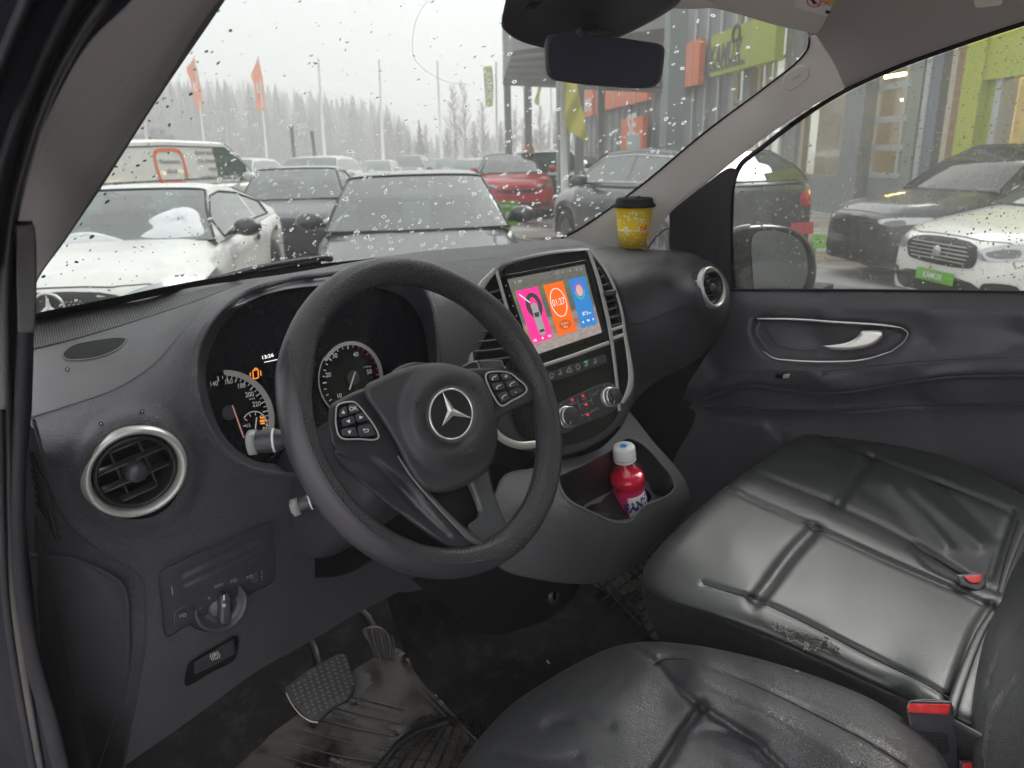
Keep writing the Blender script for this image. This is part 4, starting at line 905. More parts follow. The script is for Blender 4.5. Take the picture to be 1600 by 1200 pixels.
tips = [(690.8, 610), (690.5, 666.5), (737.5, 653.2)]; ctr = np.array((705.3, 641.8)); V = [S_EM.p(*ctr, .0065)]; F = []
tp = [np.array(t) for t in tips]; ins = []
for i in range(3):
    a, b = tp[i]-ctr, tp[(i+1) % 3]-ctr; ins.append(ctr+(a/np.linalg.norm(a)+b/np.linalg.norm(b))*6.4)
for t_ in tp: V.append(S_EM.p(*t_, .002))
for t_ in ins: V.append(S_EM.p(*t_, .0012))
for i in range(3): F += [(0, 1+i, 4+i), (0, 4+i, 1+(i+1) % 3)]
me_ = mesh_obj('emblem_star', V, F, M['chrome'], emb, smooth=False)
# airbag lettering and embossed horn marks
lettering('airbag_word', 'AIRBAG', SH2, (736, 704), (7.5, -2.4), (.6, -8.5), M['grey_mark'] if False else plain('embossed letters', (.07,.07,.072), .35), abm, lift=.0205, bold=.01, spacing=1.35)
mb = MB()
for cx, cy_, sg in ((652,632,1), (741,607,1)):
    for a_, b_ in (((-6,-4),(-2,-4)), ((-2,-4),(-1,4)), ((-1,4),(3,5)), ((-4,2),(4,-4)), ((3,-4),(5,0))): bar(mb, SH2, (cx+a_[0], cy_+a_[1]), (cx+b_[0], cy_+b_[1]), 1.5, .020)
mb.build('horn_marks', M['dark'], abm)
# button pads
def pad(outl, rows_, par):
    S = SH1; o_ = cat(outl, n=5)
    bp_ = sheet('button_pad', o_, S, M['gloss'], par, step=6, lift=.004, thick=.004)
    strip('pad_ring', [tuple(p) for p in o_[::4]], S, 2.6, M['silver'], bp_, lift=.0062, thick=.004, closed=True, n=4, rise=.001)
    for c4, sym in rows_:
        b_ = sheet('button', rrect(c4, 2), S, M['smooth_dark'], bp_, step=5, lift=.0072, thick=.004, roll=(2, .001)); c = np.mean(np.array(c4), 0); mb = MB()
        if sym in ('+', '-', 'OK'):
            addtxt(mb, S, sym, c, 9 if sym == 'OK' else 12, -8, lift=.0082)
        elif sym in '^v<>':
            d_ = {'^': (0, -1), 'v': (0, 1), '<': (-1, .1), '>': (1, -.1)}[sym]; d_ = np.array(d_)*3.4; n2 = np.array([-d_[1], d_[0]])*.9
            Q = np.array([c+d_, c-d_*.7+n2, c-d_*.7-n2]); mb.add(S.pts(Q[:, 0], Q[:, 1], .0082), [(0, 2, 1)])
        elif sym == 'r': [bar(mb, S, (c[0]+a, c[1]+b), (c[0]+e, c[1]+f_), 1.1, .0082) for a, b, e, f_ in ((-4,-1,4,-2), (4,-2,4,2), (4,2,-2,3), (-4,-1,-2,-3), (-4,-1,-2,1))]
        else: [bar(mb, S, (c[0]+a, c[1]+b), (c[0]+e, c[1]+f_), 1.5, .0082) for a, b, e, f_ in ((-3,3,-2,0), (-2,0,2,-2), (2,-2,4,-3), (-3,3,-1,3.4))]
        mb.build('button_symbol', M['white'], b_)
pad([(525,644),(527,634),(534,630),(552,628),(560,633),(579,657),(592,681),(589,686),(561,686),(532,684),(528,676),(525,664)],
    [(((531,640),(541,634),(545,648),(529,653)), '^'), (((543,633),(555,631),(563,643),(547,647)), 'OK'), (((533,656),(552,649),(556,660),(536,667)), '<'), (((554,648),(567,644),(577,656),(558,660)), '>'), (((533,671),(556,667),(560,682),(535,681)), 'v'), (((558,666),(578,661),(588,680),(562,683)), 'r')], sl_)
pad([(759,590),(761,583),(770,581),(795,582),(809,592),(823,606),(821,614),(803,624),(786,634),(779,631),(768,612)],
    [(((763,586),(778,584),(781,594),(766,596)), 'c'), (((781,584),(794,584),(803,592),(785,594)), '+'), (((767,600),(786,597),(790,608),(772,611)), 'c'), (((789,596),(805,593),(812,602),(793,607)), 'c'), (((776,616),(792,611),(797,622),(784,629)), 'c'), (((794,611),(812,605),(818,611),(799,620)), '-')], sr_)
# column shroud and boss behind the wheel
boss = Frame(WC-WN*.05, WN)
lathe('wheel_boss', [(.035, -.10), (.045, -.06), (.058, -.01), (.066, .03), (.060, .045), (0, .045)], boss, M['dark'], whl, n=40)
col = empty('steering_column', WC-WN*.12, 'dark plastic steering column shroud behind the wheel', 'steering column')
V = []; cs = []
for d_, w_, h_, dz in ((.045, .052, .050, -.005), (.07, .062, .062, -.012), (.13, .068, .070, -.022), (.20, .070, .078, -.03), (.30, .070, .085, -.04)):
    c = WC-WN*d_+np.array([0, 0, dz])
    for k in range(32):
        a = 2*math.pi*k/32; ca, sa = math.cos(a), math.sin(a); e = 2/3.2
        V.append(c+wfr.x*w_*math.copysign(abs(ca)**e, ca)+wfr.y*h_*math.copysign(abs(sa)**e, sa))
mesh_obj('shroud', V, [tuple(reversed(f)) for f in grid_faces(5, 32, False, True)]+[tuple(range(32))], M['smooth_dark'], col)
# stalks
def stalk(name, p_end, y_end, p_in, y_in, r0, capm, marks, label):
    e = at(*p_end, 'y', y_end); b = at(*p_in, 'y', y_in); d_ = (b-e)/np.linalg.norm(b-e)
    s_ = empty(name, b, label, 'stalk'); fr = Frame(e, -d_, up=(0, 0, 1))
    L = np.linalg.norm(b-e)
    lathe('stalk_arm', [(r0*.2, -L), (r0*.75, -L), (r0*.85, -L*.6), (r0*1.05, -r0*2.2), (r0*1.12, -r0*1.3), (r0*1.0, -.002)], fr, M['smooth_dark'], s_, n=28)
    q_ = cat([(r0*.95*a, r0*1.0*b_) for a, b_ in ((-1, -.6), (-.7, -1), (.7, -1), (1, -.6), (1, .6), (.7, 1), (-.7, 1), (-1, .6))], n=4)
    c_ = prism('stalk_button', q_, -.004, .006, fr, capm, s_, bev=.0025); prism('button_face', q_*.62, .004, .0072, fr, plain('button face', (.40,.42,.42), .3), c_, bev=.001)
    V, F = lathe_geo([(r0*1.09, -r0*2.0), (r0*1.12, -r0*1.95), (r0*1.13, -r0*1.85), (r0*1.1, -r0*1.8)], fr, n=28); mesh_obj('stalk_ring', V, F, M['white'], s_)
    return s_, fr
capw = plain('pale grey button', (.27, .28, .28), .35, var=.04)
stalk('indicator_stalk', (396,691), .145, (470,684), .11, .0125, capw, None, 'combination stalk with a pale square end button, above the left rim of the wheel')
stalk('trip_stalk', (463,792), .16, (510,775), .14, .0095, capw, None, 'small short stalk with a pale end button below the combination stalk')
fr = Frame(F_DASH.p(466, 818, .006), (-.1, -.95, .2)); lb_ = lathe('lock_bezel', [(.0085, -.004), (.0085, .002), (.006, .003), (.0055, -.003), (0, -.003)], fr, M['smooth_dark'], dash, n=20)
gs = empty('gear_selector', at(765, 572, 'y', .10), 'dark flat gear selector lever with a silver line above the right spoke', 'gear lever')
S_GS = Surf.plane(at(755, 574, 'y', .13), (-.3, -.8, .45))
sheet('lever_grip', rrect([(722,570),(745,562),(752,578),(722,584)], 4), S_GS, M['smooth_dark'], gs, step=5, thick=.014, roll=(3, .003))
sheet('lever_tip', rrect([(747,563),(785,562),(789,577),(752,578)], 4), S_GS, M['dash'], gs, step=5, thick=.014, roll=(3, .003))
strip('lever_line', [(722,573),(744,565),(750,577)], S_GS, 1.4, M['silver'], gs, lift=.002, n=3)
# ================================================================= CAB: pillars, roof, doors, glass
def hl(name, base, rough=.75):
    return plain(name, base, rough, spec=.25, bump=('noi', 1400, .12, .0005))
def woven_mat():
    m, n, b = newmat('woven pillar cloth'); b.inputs['Base Color'].default_value = (.48, .45, .465, 1); b.inputs['Roughness'].default_value = .85; b.inputs['Specular IOR Level'].default_value = .2
    w = N_(n, 'ShaderNodeTexWave'); w.wave_type = 'BANDS'; w.bands_direction = 'Z'; w.inputs['Scale'].default_value = 150; w.inputs['Distortion'].default_value = .3
    mp = N_(n, 'ShaderNodeMapping'); mp.inputs['Rotation'].default_value = (R(38), R(12), 0); tc = N_(n, 'ShaderNodeTexCoord'); n.links.new(tc.outputs['Object'], mp.inputs[0]); n.links.new(mp.outputs[0], w.inputs[0])
    bp = N_(n, 'ShaderNodeBump'); bp.inputs['Strength'].default_value = .6; bp.inputs['Distance'].default_value = .001; n.links.new(w.outputs[0], bp.inputs['Height']); n.links.new(bp.outputs[0], b.inputs['Normal']); return m
M['woven'] = woven_mat()
M['pillar'] = hl('pale grey pillar trim', (.78, .75, .72), .55)
M['roof'] = hl('headliner cloth', (.34, .315, .30), .9)
M['visor'] = hl('visor vinyl', (.66, .63, .59), .7)
# ---- driver's side pillar and seals
pL = empty('windscreen_pillar', at(120, 300, 'x', -.70), 'grey cloth covered windscreen pillar on the driver side, left of the windscreen', 'pillar')
S_PL = Surf([(350,0,'x',-.66),(460,-200,'x',-.66),(55,440,'x',-.68),(20,560,'x',-.68),(260,60,'x',-.70),(130,250,'x',-.72),(60,350,'x',-.745),(200,0,'x',-.76),(120,130,'x',-.765),(60,230,'x',-.775),(30,350,'x',-.785),(280,-200,'x',-.76),(40,480,'x',-.715)])
pl_o = cat([(480,-200,1),(352,0),(250,150),(165,283),(105,372),(55,447),(50,503),(36,505,1),(20,420),(28,350),(50,240),(85,150),(140,60),(205,-10),(300,-200,1)], n=6)
sheet('pillar_trim', pl_o, S_PL, M['woven'], pL, step=9, thick=.03, disp=summed(lambda x, y: -.018*sstep(x-(352-y*.64), -46, 0)*sstep(470-y, 0, 60), blob(98,290,6,16,-.002,-30)))
S_DS = Surf([(200,0,'x',-.80),(60,230,'x',-.80),(20,350,'x',-.80),(0,0,'x',-.83),(-60,300,'x',-.835),(50,600,'x',-.80),(0,900,'x',-.825),(70,1200,'x',-.81),(-80,1100,'x',-.84),(-80,700,'x',-.84)])
fr_o = [(330,-200,1),(215,-10),(140,66),(88,155),(52,245),(30,350),(50,352,1),(53,520),(50,640,1),(44,700),(40,800),(46,870,1),(62,1000),(88,1120),(112,1260,1),(-120,1260,1),(-120,-200,1)]
dfm = plain('painted door frame', (.006,.007,.014), .7, spec=.08, var=.06)
ds = empty('driver_door_frame', at(0, 600, 'x', -.84), 'black door frame with rubber seals at the left edge, along the open driver door', 'door frame')
sheet('frame_panel', cat(fr_o, n=5), S_DS, dfm, ds, step=12, thick=.04, lift=-.004)
for ln, w, m_, li in (([(178,-160),(125,-20),(70,90),(25,200),(-2,290),(-25,420)], 26, 'rubber', .018), ([(250,-160),(176,-20),(122,60),(75,150),(42,250),(20,340),(10,430),(8,560),(10,700),(14,900),(34,1050),(62,1220)], 20, 'dark', .010), ([(95,-160),(52,-20),(15,70),(-20,160)], 30, 'rubber', .022),
                      ([(38,345),(40,500),(34,640),(28,760),(30,880),(48,1020),(78,1130),(104,1240)], 26, 'rubber', .014), ([(2,640),(4,800),(10,940),(30,1080),(58,1230)], 14, 'rubber', .016)):
    strip('door_seal', ln, S_DS, w, M[m_], ds, lift=li*.4, thick=.02, n=10, rise=li)
sheet('seal_cap', cat([(24,352,1),(54,350,1),(57,380),(56,500),(54,520,1),(28,520,1)], n=3), S_DS, M['dark'], ds, step=9, lift=.022, thick=.01, roll=(4,.003))
# ---- passenger side pillar
pR = empty('windscreen_pillar', at(1150, 200, 'x', .70), 'pale beige windscreen pillar with a small oval airbag cover on the passenger side', 'pillar')
S_PR = Surf([(880,373,'x',.70),(1000,290,'x',.69),(1100,205,'x',.68),(1200,130,'x',.67),(1263,62,'x',.66),(960,386,'x',.745),(1030,355,'x',.775),(1110,280,'x',.765),(1250,175,'x',.745),(1318,135,'x',.735),(1000,340,'x',.715),(1180,200,'x',.70)])
pr_o = cat([(866,375,1),(900,360),(1000,289),(1100,206),(1200,131),(1245,96),(1260,78),(1264,60,1),(1275,52,1),(1321,130),(1319,137,1),(1250,178),(1180,226),(1110,281),(1070,311),(1047,332),(1030,357),(1012,392,1),(960,396,1)], n=6)
oval = [(1223,125),(1228,115),(1240,106),(1254,102),(1262,106),(1264,118),(1258,127),(1246,136),(1234,142),(1227,139)]
pt = sheet('pillar_trim', pr_o, S_PR, M['pillar'], pR, step=7, thick=.03, roll=(5, .004), disp=summed(groove([(1266,60),(1285,88),(1305,118),(1320,137)], 1.6, .003), groove(oval, 1.5, .0022, True)))
sheet('airbag_cover', cat(oval, n=5), S_PR, M['pillar'], pR, step=3, lift=.003, thick=.003, roll=(3, .002))
lettering('airbag_word', 'AIRBAG', S_PR, (1244,121), (4.6,-2.7), (2.2,-4.6), plain('embossed trim', (.30,.28,.26), .6), pt, lift=.0042)
strip('pillar_seal', [(872,374),(900,361),(1000,291),(1100,208),(1200,133),(1245,97),(1262,76),(1265,58)], S_PR, 3.2, M['black'], pR, lift=.002, n=8, rise=.001)
S_Q = Surf.plane((.80, 0, 0), (1, 0, 0))
S_DR = Surf([(1145,450,'x',.80),(1600,452,'x',.80),(1318,135,'x',.745),(1600,32,'x',.70),(1110,285,'x',.79),(1250,178,'x',.765),(1450,85,'x',.725),(1750,-20,'x',.70),(1750,460,'x',.80),(1050,390,'x',.80),(1140,300,'x',.795)])
# ---- roof lining, visor, console, mirror
S_RF = Surf([(1318,135,'x',.735),(1600,32,'x',.69),(1270,50,'x',.655),(1400,60,'x',.66),(1600,-60,'x',.62),(1400,-60,'x',.50),(1150,-60,'x',.40),(1450,90,'x',.715),(1750,-30,'x',.69),(1300,0,'x',.56)])
roof = empty('roof_lining', (0, -.4, 1.9), 'grey cloth headliner over the passenger side with a rounded door header', 'headliner')
rf_o = cat([(1264,58,1),(1273,80),(1300,115),(1319,138,1),(1400,102),(1500,66),(1600,33),(1700,5),(1820,-20,1),(1820,-160,1),(1230,-160,1),(1245,0)], n=6)
sheet('header_lining', rf_o, S_RF, M['roof'], roof, step=9, thick=.03, roll=(8, .008))
mb = MB(); mb.box((-.03, -.80, 1.975), (1.30, 1.50, .03)); mb.build('roof_panel', M['roof'], roof, bevel=.01)
mb = MB(); mb.box((.02, -1.56, 1.24), (1.62, .03, 1.44)); rb_o = mb.build('rear_partition', plain('partition lining', (.10,.10,.105), .8), None); tag(rb_o, 'unseen grey load partition wall behind the front seats', 'partition')  # out of view; added to darken reflections in the cabin
strip('header_seal', [(1319,139),(1400,103),(1500,67),(1600,34),(1720,0)], S_DR, 3, M['black'], roof, lift=-.004, n=6)
sheet('coat_hook', rrect([(1520,-5),(1568,-8),(1566,8),(1524,13)], 5), S_RF, M['visor'], roof, step=5, lift=.008, thick=.006, roll=(3,.002))
S_VS = Surf.plane(at(1200, 30, 'y', .03), (-.10, -.42, -.9))
vs_o = cat([(1015,-60,1),(1010,-8),(1030,4),(1070,8),(1110,12),(1160,24),(1215,40),(1262,50),(1298,55),(1328,53),(1362,44),(1392,28),(1412,10),(1430,-20),(1440,-60,1)], n=6)
vis = sheet('sun_visor', vs_o, S_VS, M['visor'], None, step=7, thick=.02, roll=(7, .005)); tag(vis, 'beige folded sun visor with a warning sticker above the passenger side', 'sun visor')
stk = sheet('sticker', [(1251,-14),(1341,-8),(1306,29),(1240,11)], S_VS, M['white'], vis, step=8, lift=.0015, thick=.001)
sheet('sticker_band', [(1287,-10),(1342,-6),(1328,14),(1280,2)], S_VS, plain('sticker orange', (.75,.42,.12), .5), stk, step=6, lift=.003, thick=.001)
mb = MB(); mb.add(*sheet_geo(ell(1272,3,12,9,10,24), S_VS, lift=.0035, thick=0, step=3, holes=[ell(1272,3,9.5,7,10,20)])[:2]); bar(mb, S_VS, (1263,-3), (1281,9), 2, .0036); bar(mb, S_VS, (1284,2), (1300,10), 1.4, .0036); bar(mb, S_VS, (1286,10), (1294,2), 1.2, .0036); mb.build('sticker_symbol', M['red'], stk)
mb = MB(); bar(mb, S_VS, (1269,0), (1274,6), 5, .004); bar(mb, S_VS, (1290,18), (1297,20), 5, .0036); bar(mb, S_VS, (1302,6), (1312,12), 1.2, .0036); mb.build('sticker_print', M['black'], stk)
hinge = sheet('visor_arm', cat([(1010,0),(1060,-6),(1105,2),(1120,10),(1080,14),(1035,10)], n=4), Surf.plane(at(1060, 5, 'y', .05), (-.1,-.6,-.8)), M['visor'], vis, step=5, thick=.012, roll=(4,.003))
# windscreen header trim (dark, behind the mirror)
S_HD = Surf([(786,40,'y',.16),(800,0,'y',.12),(900,70,'y',.14),(1000,20,'y',.06),(1060,5,'y',.03),(860,-60,'y',.0),(1060,-60,'y',.0)])
hd_o = cat([(790,-80,1),(793,-20),(784,30),(784,42),(795,53),(815,64),(850,74),(880,77),(920,74),(960,61),(1000,43),(1040,18),(1062,4),(1085,-80,1)], n=6)
pod = sheet('overhead_pod', hd_o, S_HD, plain('charcoal overhead pod', (.03,.031,.037), .5, spec=.4, var=.05), None, step=7, thick=.06, roll=(9, .008), disp=summed(groove([(812,-30),(840,0),(900,18),(960,12)], 8, .004)))
tag(pod, 'charcoal sensor pod at the windscreen top, above the rear view mirror', 'overhead pod')
for k in range(3): strip('vent_slot', [(822+k*6,14),(826+k*6,8),(834+k*6,3)], S_HD, 3, M['black'], pod, lift=.002, n=4)
strip('pod_edge', [(792,0),(786,30),(788,44),(800,56),(820,66),(850,74)], S_HD, 2.4, M['smooth_dark'], pod, lift=.003, n=6, rise=.001)
S_H2 = Surf.plane(at(960, 20, 'y', .10), (-.2,-.5,-.85))
sheet('mount_cover', cat([(925,76,1),(960,60),(1010,38),(1050,14),(1062,4),(1000,-10,1),(930,-10,1),(900,40,1)], n=4), S_H2, plain('cover grey', (.07,.07,.078), .5), pod, step=8, lift=-.03, thick=.01)
mir = empty('rear_view_mirror', at(945, 93, 'y', .07), 'dark rectangular rear view mirror hanging under the overhead pod', 'mirror')
MN = np.array((-.42, -.90, -.10)); S_MR = Surf.plane(at(945, 93, 'y', .07), MN)
mo = cat([(852,62),(858,54),(870,51),(905,52),(960,58),(1010,65),(1030,68),(1038,75),(1038,90),(1034,118),(1030,130),(1018,137),(990,138),(930,134),(880,128),(862,124),(854,115),(851,90)], n=6)
sheet('mirror_housing', mo, S_MR, plain('mirror shell', (.05,.05,.055), .35, var=.04), mir, step=6, thick=.03, roll=(5, .005))
mg = cat([(861,66),(866,58),(880,56),(930,59),(990,66),(1022,71),(1031,78),(1031,92),(1028,114),(1024,128),(1012,133),(985,134),(930,130),(884,124),(867,120),(861,112),(859,88)], n=6)
mm, n_, b_ = newmat('dimmed mirror glass'); b_.inputs['Base Color'].default_value = (.16,.17,.24,1); b_.inputs['Metallic'].default_value = .9; b_.inputs['Roughness'].default_value = .03
sheet('mirror_glass', mg, S_MR, mm, mir, step=9, lift=.003, thick=.003)
tube('mirror_arm', [at(925, 52, 'y', .09), at(932, 44, 'y', .10), at(930, 25, 'y', .12)], [.010, .009, .014], M['smooth_dark'], mir)
tube('mirror_joint', [at(905, 52, 'y', .085), at(948, 54, 'y', .085)], [.008, .008], M['smooth_dark'], mir)

# ---- passenger door
F_DO = Surf([(x_, y_+(x_-1140)*.0+(d_*(x_-1140)/460.), 'x', v_) for x_ in (1110,1280,1450,1600,1750) for y_, d_, v_ in ((452,4,.797),(476,14,.768),(535,0,.768),(585,-18,.742),(600,-20,.735),(628,-4,.765),(700,0,.775),(860,0,.79))]+[(1060,700,'x',.80),(1090,620,'x',.785)])
door = empty('passenger_door', (.8, -.2, .9), 'closed dark passenger door with silver handle, armrest and rain spotted window', 'car door')
do_o = [(1125,452,1),(1400,453),(1600,456),(1760,458,1),(1760,960,1),(1300,860,1),(1060,860,1),(1040,700,1),(1075,600,1),(1110,545),(1135,505)]
rec = [(1183,498),(1240,499),(1300,503),(1377,508),(1410,513),(1418,520),(1413,533),(1393,550),(1350,562),(1300,565),(1233,563),(1210,560),(1193,550),(1178,527),(1177,510)]
arm_top = [(1100,600),(1120,589),(1143,582),(1178,579),(1240,578),(1290,580),(1317,577),(1380,570),(1453,563),(1600,557),(1760,553)]
arm_low = [(1100,620),(1160,598),(1210,602),(1283,610),(1333,607),(1433,591),(1500,584),(1600,582),(1760,580)]
lo_line = [(1095,634),(1167,638),(1300,641),(1330,640),(1400,634),(1500,631),(1600,631),(1760,631)]
def below(line, w, h):
    L = cat(line, False, 6); return lambda x, y: h*sstep(y-np.interp(x, L[:, 0], L[:, 1]), -w/2, w/2)
dd = summed(terrace(rec, 5, -.028), below([(1100,486),(1300,489),(1600,508),(1760,515)], 26, -.006), groove([(1330,482),(1450,482),(1600,492)], 5, -.0025),
   below(arm_top, 7, .012), below([(a, b+5) for a, b in arm_low], 9, -.014), below(lo_line, 5, .006), below([(a, b+6) for a, b in lo_line], 7, -.010),
   groove([(1317,577),(1340,588),(1400,590),(1440,580),(1453,563)], 3, .002), terrace([(1305,638),(1325,624),(1345,616),(1400,612),(1425,612),(1445,618),(1463,633),(1400,636)], 4, -.012),
   terrace([(1110,664),(1190,663),(1210,675),(1222,700),(1222,740),(1150,760),(1120,745),(1108,715)], 7, .010), groove([(1190,660),(1210,668),(1243,682),(1250,700)], 3, -.004))
sheet('door_trim', cat(do_o, n=5), F_DO, plain('door trim plastic', (.064,.062,.074), .40, spec=.45, bump=('vor', 600, .15, .0005), var=.07, dirt=(DUST, .06, 20)), door, step=6.5, thick=.02, disp=dd)
strip('armrest_highlight_bead', arm_top, F_DO, 3, M['dash'], door, lift=.020, thick=.006, n=8, rise=.002)  # these three beads are added to draw highlights along the door ledges
strip('armrest_highlight_bead', [(a, b+5) for a, b in arm_low], F_DO, 4, M['dash'], door, lift=.016, thick=.010, n=8, rise=.004)
strip('armrest_highlight_bead', lo_line, F_DO, 4, M['dash'], door, lift=.004, thick=.008, n=8, rise=.003)
strip('handle_surround', [(1183,498),(1240,499),(1300,503),(1377,508),(1408,512)], F_DO, [2,3.4,3.6,3.4,2.4], M['chrome'], door, lift=.003, thick=.004, n=8, rise=.0012)
strip('handle_surround', [(1408,512),(1418,520),(1413,533),(1393,549)], F_DO, [2,1.6,1.6,1.4], M['silver'], door, lift=.002, thick=.003, n=8, rise=.001)
strip('handle_surround', [(1393,549),(1350,562),(1300,565),(1233,563),(1210,560),(1193,549)], F_DO, [1.6,2.6,2.6,2.6,2.4,1.4], M['chrome'], door, lift=.002, thick=.003, n=8, rise=.001)
S_HN = Surf.plane(at(1330, 535, 'x', .765), (-1, -.12, .05))
sheet('door_handle', cat([(1283,540,1),(1305,538),(1325,534),(1338,527),(1346,517,1),(1362,516),(1378,518),(1380,524),(1370,535),(1356,542),(1335,546),(1310,547),(1295,545)], n=5), S_HN, M['chrome'], door, step=3.5, thick=.012, roll=(5, .005))
strip('pocket_line', [(1198,518),(1215,540),(1250,548),(1275,548)], F_DO, 1.2, M['dash'], door, lift=-.024, n=6, rise=.001)
sp_o = cat([(1178,581),(1223,578),(1287,580),(1282,593),(1277,602),(1255,603),(1233,602),(1200,600),(1185,595)], n=4)
S_SW = Surf([(1178,581,'x',.745),(1287,580,'x',.735),(1277,602,'x',.715),(1200,600,'x',.725)])
swp = sheet('window_switch_panel', sp_o, F_DO, M['smooth_dark'], door, step=4, lift=.022, thick=.004, roll=(3,.0015))
sheet('window_switch', rrect([(1212,584),(1235,583),(1232,592),(1211,591)], 2), F_DO, M['gloss'], swp, step=3, lift=.030, thick=.008, roll=(2,.001))
sheet('switch_tip', rrect([(1224,585),(1235,583.5),(1232,591.5),(1222,591)], 1.5), F_DO, M['silver'], swp, step=3, lift=.032, thick=.003, roll=(1.5,.001))
# door window frame: black corner piece, seals and glass
cr_o = cat([(1046,333,1),(1070,312),(1110,282),(1140,262),(1152,266),(1143,300),(1141,380),(1143,455,1),(1110,455,1),(1046,392,1)], n=4)
S_CR = Surf([(1046,392,'x',.785),(1046,333,'x',.775),(1110,282,'x',.765),(1150,266,'x',.775),(1143,455,'x',.785),(1095,400,'x',.785)])
sheet('corner_trim', cr_o, S_CR, plain('corner trim', (.02,.02,.025), .5, spec=.4), door, step=7, thick=.02, disp=groove([(1118,285),(1113,330),(1113,440)], 3, .006))
strip('window_seal', [(1146,458),(1142,400),(1142,330),(1146,283),(1158,257),(1190,231),(1255,182),(1322,141),(1400,106),(1500,70),(1600,37),(1720,2)], S_DR, [9,9,9,9,8,8,8,7,7,7,7,7], M['rubber'], door, lift=-.002, thick=.02, n=8, rise=.003)
strip('waist_seal', [(1138,453),(1300,453),(1600,456),(1750,458)], F_DO, 4, M['rubber'], door, lift=.004, thick=.012, n=4, rise=.002)
gl_o = [(1138,458),(1138,300),(1150,262),(1255,186),(1322,145),(1400,110),(1500,75),(1600,42),(1760,-5),(1760,462)]
sheet('door_glass', gl_o, S_DR, M['side_glass'], door, step=60, lift=-.006, thick=0)
# quarter light
qo = cat([(1012,391,1),(1024,374),(1038,362),(1045,360),(1047,366),(1047,391,1)], n=4)
S_QL = Surf([(1012,391,'x',.78),(1047,391,'x',.79),(1045,360,'x',.785)])
ql = sheet('quarter_glass', qo, S_QL, M['side_glass'], door, step=20, lift=-.004, thick=0)
strip('quarter_seal', [(1010,392),(1023,373),(1037,360),(1047,357),(1049,366),(1049,393)], S_QL, 2.6, M['dash'], door, lift=.001, n=6, rise=.002)
# ---- windscreen
S_WS = Surf([(40,506,'y',.555),(55,503,'y',.56),(160,482,'y',.61),(267,459,'y',.66),(367,443,'y',.695),(500,423,'y',.735),(600,410,'y',.75),(700,400,'y',.745),(800,388,'y',.72),(880,376,'y',.69),
             (1000,289,'x',.705),(1100,206,'x',.695),(1200,131,'x',.685),(1263,62,'x',.675),(250,150,'x',-.69),(352,0,'x',-.68),(120,350,'x',-.70),(786,40,'y',.20),(900,60,'y',.15),(1060,0,'y',.08),(600,-60,'y',.10)])
ws_o = cat([(20,512,1),(160,486),(267,463),(367,446),(433,437),(500,427),(600,416),(700,404),(800,392),(880,381,1),(905,362),(1002,292),(1102,208),(1202,133),(1262,74),(1275,40,1),(1300,-60,1),(480,-120,1),(350,-10),(245,150),(160,282),(95,380),(20,480,1)], n=5)
ws = sheet('windscreen', ws_o, S_WS, M['windscreen'], None, step=30, thick=0); tag(ws, 'sloping windscreen glass spotted with rain above the dashboard', 'windscreen')
strip('frit_band', [(20,508),(55,496),(160,475),(267,452),(367,435),(433,426),(500,418),(560,412),(640,402)], S_WS, 12, M['black'], ws, lift=.002, n=6)
tube('hair_line', S_WS.pts(*cat([(678,-10),(655,20),(645,55),(647,90),(668,112),(700,128),(735,132)], False, 8).T, .002), .00022, M['grey_mark'], ws, n=4)
# rain on both panes: many small drops, one mass on each pane
def drops(name, outl, S, n, smin, smax, dens, lift, parent, label, cat_, stretch=(1.8, .7), ang=-25, out=-1):
    P = resample(np.array(outl, float)[:, :2], 8); x0, y0 = P.min(0); x1, y1 = P.max(0); mb = MB(); k = 0; tries = 0
    ico = []; 
    for j in range(3):
        for i in range(7): ico.append((i*2*math.pi/7+j*.4, (0.0, .55, 1.1)[j]))
    while k < n and tries < n*30:
        tries += 1; x = RNG.uniform(x0, x1); y = RNG.uniform(y0, y1)
        if RNG.rand() > dens(x, y) or not inside(np.array([x]), np.array([y]), P)[0]: continue
        k += 1; s_ = smin+(smax-smin)*RNG.rand()**3.0; a = R(ang+RNG.normal()*22); u = np.array([math.cos(a), math.sin(a)])*s_*RNG.uniform(*sorted((1.0, stretch[0]))); v = np.array([-math.sin(a), math.cos(a)])*s_*stretch[1]*RNG.uniform(.8, 1.2)
        V = []
        wob = [RNG.uniform(.75, 1.2) for _ in range(7)]
        for th, ph in ico:
            i_ = int(round((th % (2*math.pi))/(2*math.pi/7))) % 7
            c_, h_ = math.cos(ph), math.sin(ph); q = np.array([x, y])+(u*math.cos(th)+v*math.sin(th))*c_*wob[i_]; V.append((q[0], q[1], h_))
        V.append((x, y, 1.25)); V = np.array(V); hh = s_*.28/FPX*1.2*.8
        W3 = S.pts(V[:, 0], V[:, 1], lift+out*V[:, 2]*hh)
        F = grid_faces(3, 7, False, True)+[(14+i, 14+(i+1) % 7, 21) for i in range(7)]+[tuple(range(7))[::-1]]
        mb.add(W3, F)
    o = mb.build(name, M['drop'], None, smooth=True); return tag(o, label, cat_, kind='stuff')
drops('windscreen_rain', ws_o, S_WS, 1150, 1.0, 3.5, lambda x, y: .18+.82*sstep(y, 40, 300) if x > 330 else .5, -.0005, None, 'small raindrops scattered over the windscreen', 'rain')
drops('window_rain', gl_o, S_DR, 3000, .8, 2.4, lambda x, y: (.25+.75*sstep(x, 1330, 1560))*(1-.55*sstep(y, 260, 420)) + .35*sstep(-abs(y-330), -110, -30)*(x < 1300), -.0065, None, 'dense small raindrops on the passenger window', 'rain', stretch=(1.25, .8))
